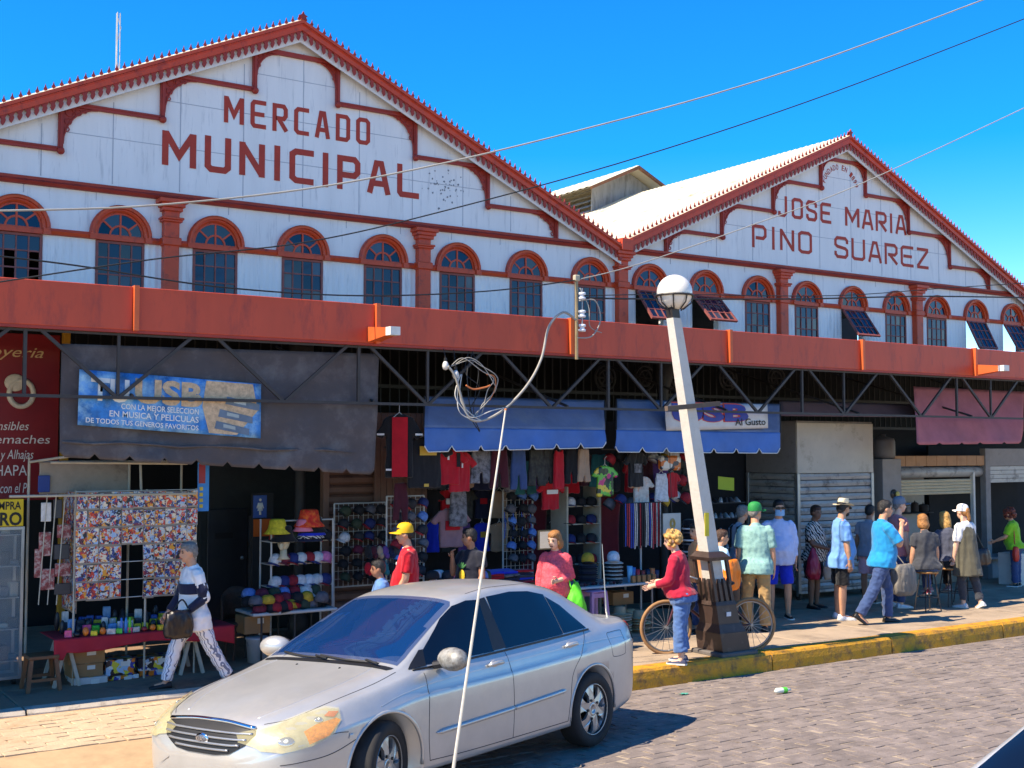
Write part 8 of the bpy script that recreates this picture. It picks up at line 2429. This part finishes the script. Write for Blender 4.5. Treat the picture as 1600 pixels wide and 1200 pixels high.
wire('looping grey cable dropping from the mast to the cable tangle', [(900, 500, YF - .1), (880, 488, YF - .12), (858, 510, YF - .15), (846, 560, YF - .15), (825, 600, YF - .15), (792, 636, YF - .15), (760, 655, YF - .12), (735, 655, YF - .1), (722, 625, YF - .1), (712, 590, YF - .1), (700, 572, YF - .08)], .016, m_cable)
wire('pale loop of cable hanging at the insulators', [(905, 470, YF - .12), (930, 470, YF - .15), (938, 500, YF - .15), (925, 525, YF - .15), (903, 528, YF - .12)], .009, m_cable)
wire('thin slack cable beside the insulators', [(906, 450, YF - .12), (920, 480, YF - .16), (922, 510, YF - .14), (940, 520, YF - .1)], .006, m_cable)
random.seed(131)
for k in range(9):
    R_ = random.uniform
    if k % 3 == 0: a_ = [(700 + R_(0, 14), 566 + R_(0, 8), YF - .05), (728 + R_(-6, 6), 560 + R_(-3, 6), YF - .1), (752 + R_(-6, 8), 574 + R_(-6, 6), YF - .12), (772 + R_(-4, 6), 590 + R_(-6, 8), YF - .14), (768 + R_(-8, 6), 616 + R_(-8, 8), YF - .12), (752 + R_(-10, 8), 640 + R_(-8, 6), YF - .1), (742 + R_(-6, 10), 655, YF - .1)]
    elif k % 3 == 1: a_ = [(735 + R_(-8, 20), 545, YF + .03), (732 + R_(-6, 16), 580 + R_(-6, 6), YF - .04), (738 + R_(-8, 14), 612 + R_(-8, 8), YF - .08), (730 + R_(-6, 20), 640 + R_(-8, 8), YF - .08), (738 + R_(-6, 18), 662 + R_(-4, 20), YF - .06)]
    else: a_ = [(716 + R_(-3, 6), 585, YF - .06), (714 + R_(-3, 6), 612 + R_(-6, 6), YF - .08), (722 + R_(-4, 8), 640 + R_(-6, 6), YF - .1), (745 + R_(-8, 8), 655 + R_(-4, 6), YF - .12), (775 + R_(-6, 8), 646 + R_(-6, 6), YF - .12), (790, 637, YF - .14)]
    wire('tangled %s strand %s in the cable knot below the fascia' % (('grey', 'black', 'white')[k % 3], ('first from the left', 'second from the left', 'third from the left', 'at the centre', 'just right of centre', 'looping wide', 'hanging low', 'crossing the others', 'furthest right')[k]), a_, R_(.004, .008), (m_cable, m_blkc, m_wire)[k % 3])
wire('bare copper strand in the cable knot', [(728, 602, YF - .14), (740, 608, YF - .15), (758, 605, YF - .15), (766, 602, YF - .14)], .011, m_cop)
wire('orange copper loop at the right of the cable knot', [(760, 585, YF - .12), (772, 588, YF - .13), (774, 605, YF - .13), (765, 625, YF - .12)], .008, m_cop)
for k, (px, py) in enumerate(((696, 567), (712, 581))):
    p = pt(px, py, YF - .04); bl_ = T('light_bulb', ('upper left', 'lower right')[k] + ' of two bare bulbs hanging below the fascia', 'bulb', p - V(0, 0, .08))
    q = MB(); q.smooth = True; q.lathe([(.001, -.09), (.03, -.075), (.042, -.04), (.034, -.005), (.018, .02)], p, 14, None); part(q, 'glass_bulb', M('bulb_glass', s(206, 202, 196), .2), bl_)
    q = MB(); q.tube([p + V(0, 0, .02), p + V(0, 0, .06)], .02, 8); part(q, 'bulb_socket', m_blkc, bl_)
    q = MB(); q.tube([p + V(0, 0, .06), V(p.x, YF + .01, 3.86)], .005, 5); part(q, 'bulb_wire', m_blkc, bl_)
# tilted whitish rod in the street in front of the car
a = pt(790, 640, 6.6); b = pt(708, 1204, 6.2); dd = (b - a); g0 = a + dd * ((zroad(5.5) - a.z) / dd.z)
q = MB(); q.tube([g0, b, a.lerp(b, .5), a], [.014, .011, .0085, .0055], 8)
rd = T('whip_aerial', 'long pale whip aerial slanting up in front of the silver car', 'aerial', g0)
part(q, 'rod', M('pale_rod', s(196, 186, 168), .45, .2, var=.1), rd); q = MB(); q.ell(a, .009, 8, 6); part(q, 'rod_tip', M('rod_tip', s(206, 120, 60), .5), rd)
q = MB(); q.lathe([(.09, 0), (.09, .03), (.03, .05), (.025, .12)], g0, 14); part(q, 'rod_foot', m_steel, rd)
# radio mast far behind the left roof
a = pt(184, 96, 30.); b = pt(185, 20, 30.)
rm = T('radio_mast', 'thin lattice radio mast rising behind the left roof slope', 'mast', (a.x, 30., 7.0))
for k in range(3):
    t = k * 2.094; q = MB(); q.tube([(a.x + .07 * math.cos(t), 30 + .07 * math.sin(t), 5.2), (b.x + .05 * math.cos(t), 30 + .05 * math.sin(t), b.z)], .013, 5); part(q, 'mast_leg', m_wire, rm)
q = MB(); n_ = 16
for k in range(n_):
    z = 7.5 + (b.z - 7.5) * k / n_; z2 = 7.5 + (b.z - 7.5) * (k + 1) / n_
    t, t2 = k * 2.094, (k + 1) * 2.094
    q.tube([(a.x + .065 * math.cos(t), 30 + .065 * math.sin(t), z), (a.x + .065 * math.cos(t2), 30 + .065 * math.sin(t2), z2)], .008, 4)
part(q, 'mast_lacing', m_wire, rm)
# litter in the gutter lane
p = onZ(1222, 1082, zroad(9.2)); p.z = zroad(p.y)
lt = T('plastic_bottle', 'crushed white bottle with green label lying on the road', 'bottle', p)
q = MB(); q.smooth = True; q.tube([p + V(-.11, 0, .03), p + V(-.08, 0, .035), p + V(.06, -.01, .03), p + V(.09, -.01, .03), p + V(.12, -.01, .028)], [.01, .03, .028, .012, .011], 10); part(q, 'bottle_body', M('milky_plastic', s(216, 222, 210), .3), lt)
q = MB(); q.tube([p + V(-.0, -.004, .032), p + V(.055, -.008, .031)], .0315, 10); part(q, 'bottle_label', M('label_green', s(80, 190, 60), .5), lt)
p = onZ(1065, 1083, zroad(9.4)); p.z = zroad(p.y); q = MB(); q.sheet(lambda u, v: p + V(.1 * u, .05 * v, .008 + .006 * math.sin(u * 7 + v * 4)), 5, 3, .002); thing1(q, 'paper_scrap', M('teal_scrap', s(70, 150, 130), .7), 'tiny teal paper scrap in the road near the kerb', 'litter', p)
# second car, only its pillar shows in the lower right corner
m_gold2 = M('pale_grey_car_paint', s(196, 196, 194), .3, .3, var=.04, coat=.8)
p = onZ(1545, 1184, 1.24)
SECOND = (p.x + 1.6, p.y - .56, 0.)
car2 = make_car('pale car whose windscreen pillar cuts the lower right corner', (SECOND[0], SECOND[1], zroad(SECOND[1])), SECOND[2], m_gold2, 1.0, detailed=False)
for o in list(bpy.data.objects):
    if '_w' in o.keys(): del o['_w']
bpy.data.scenes.remove(_WS)
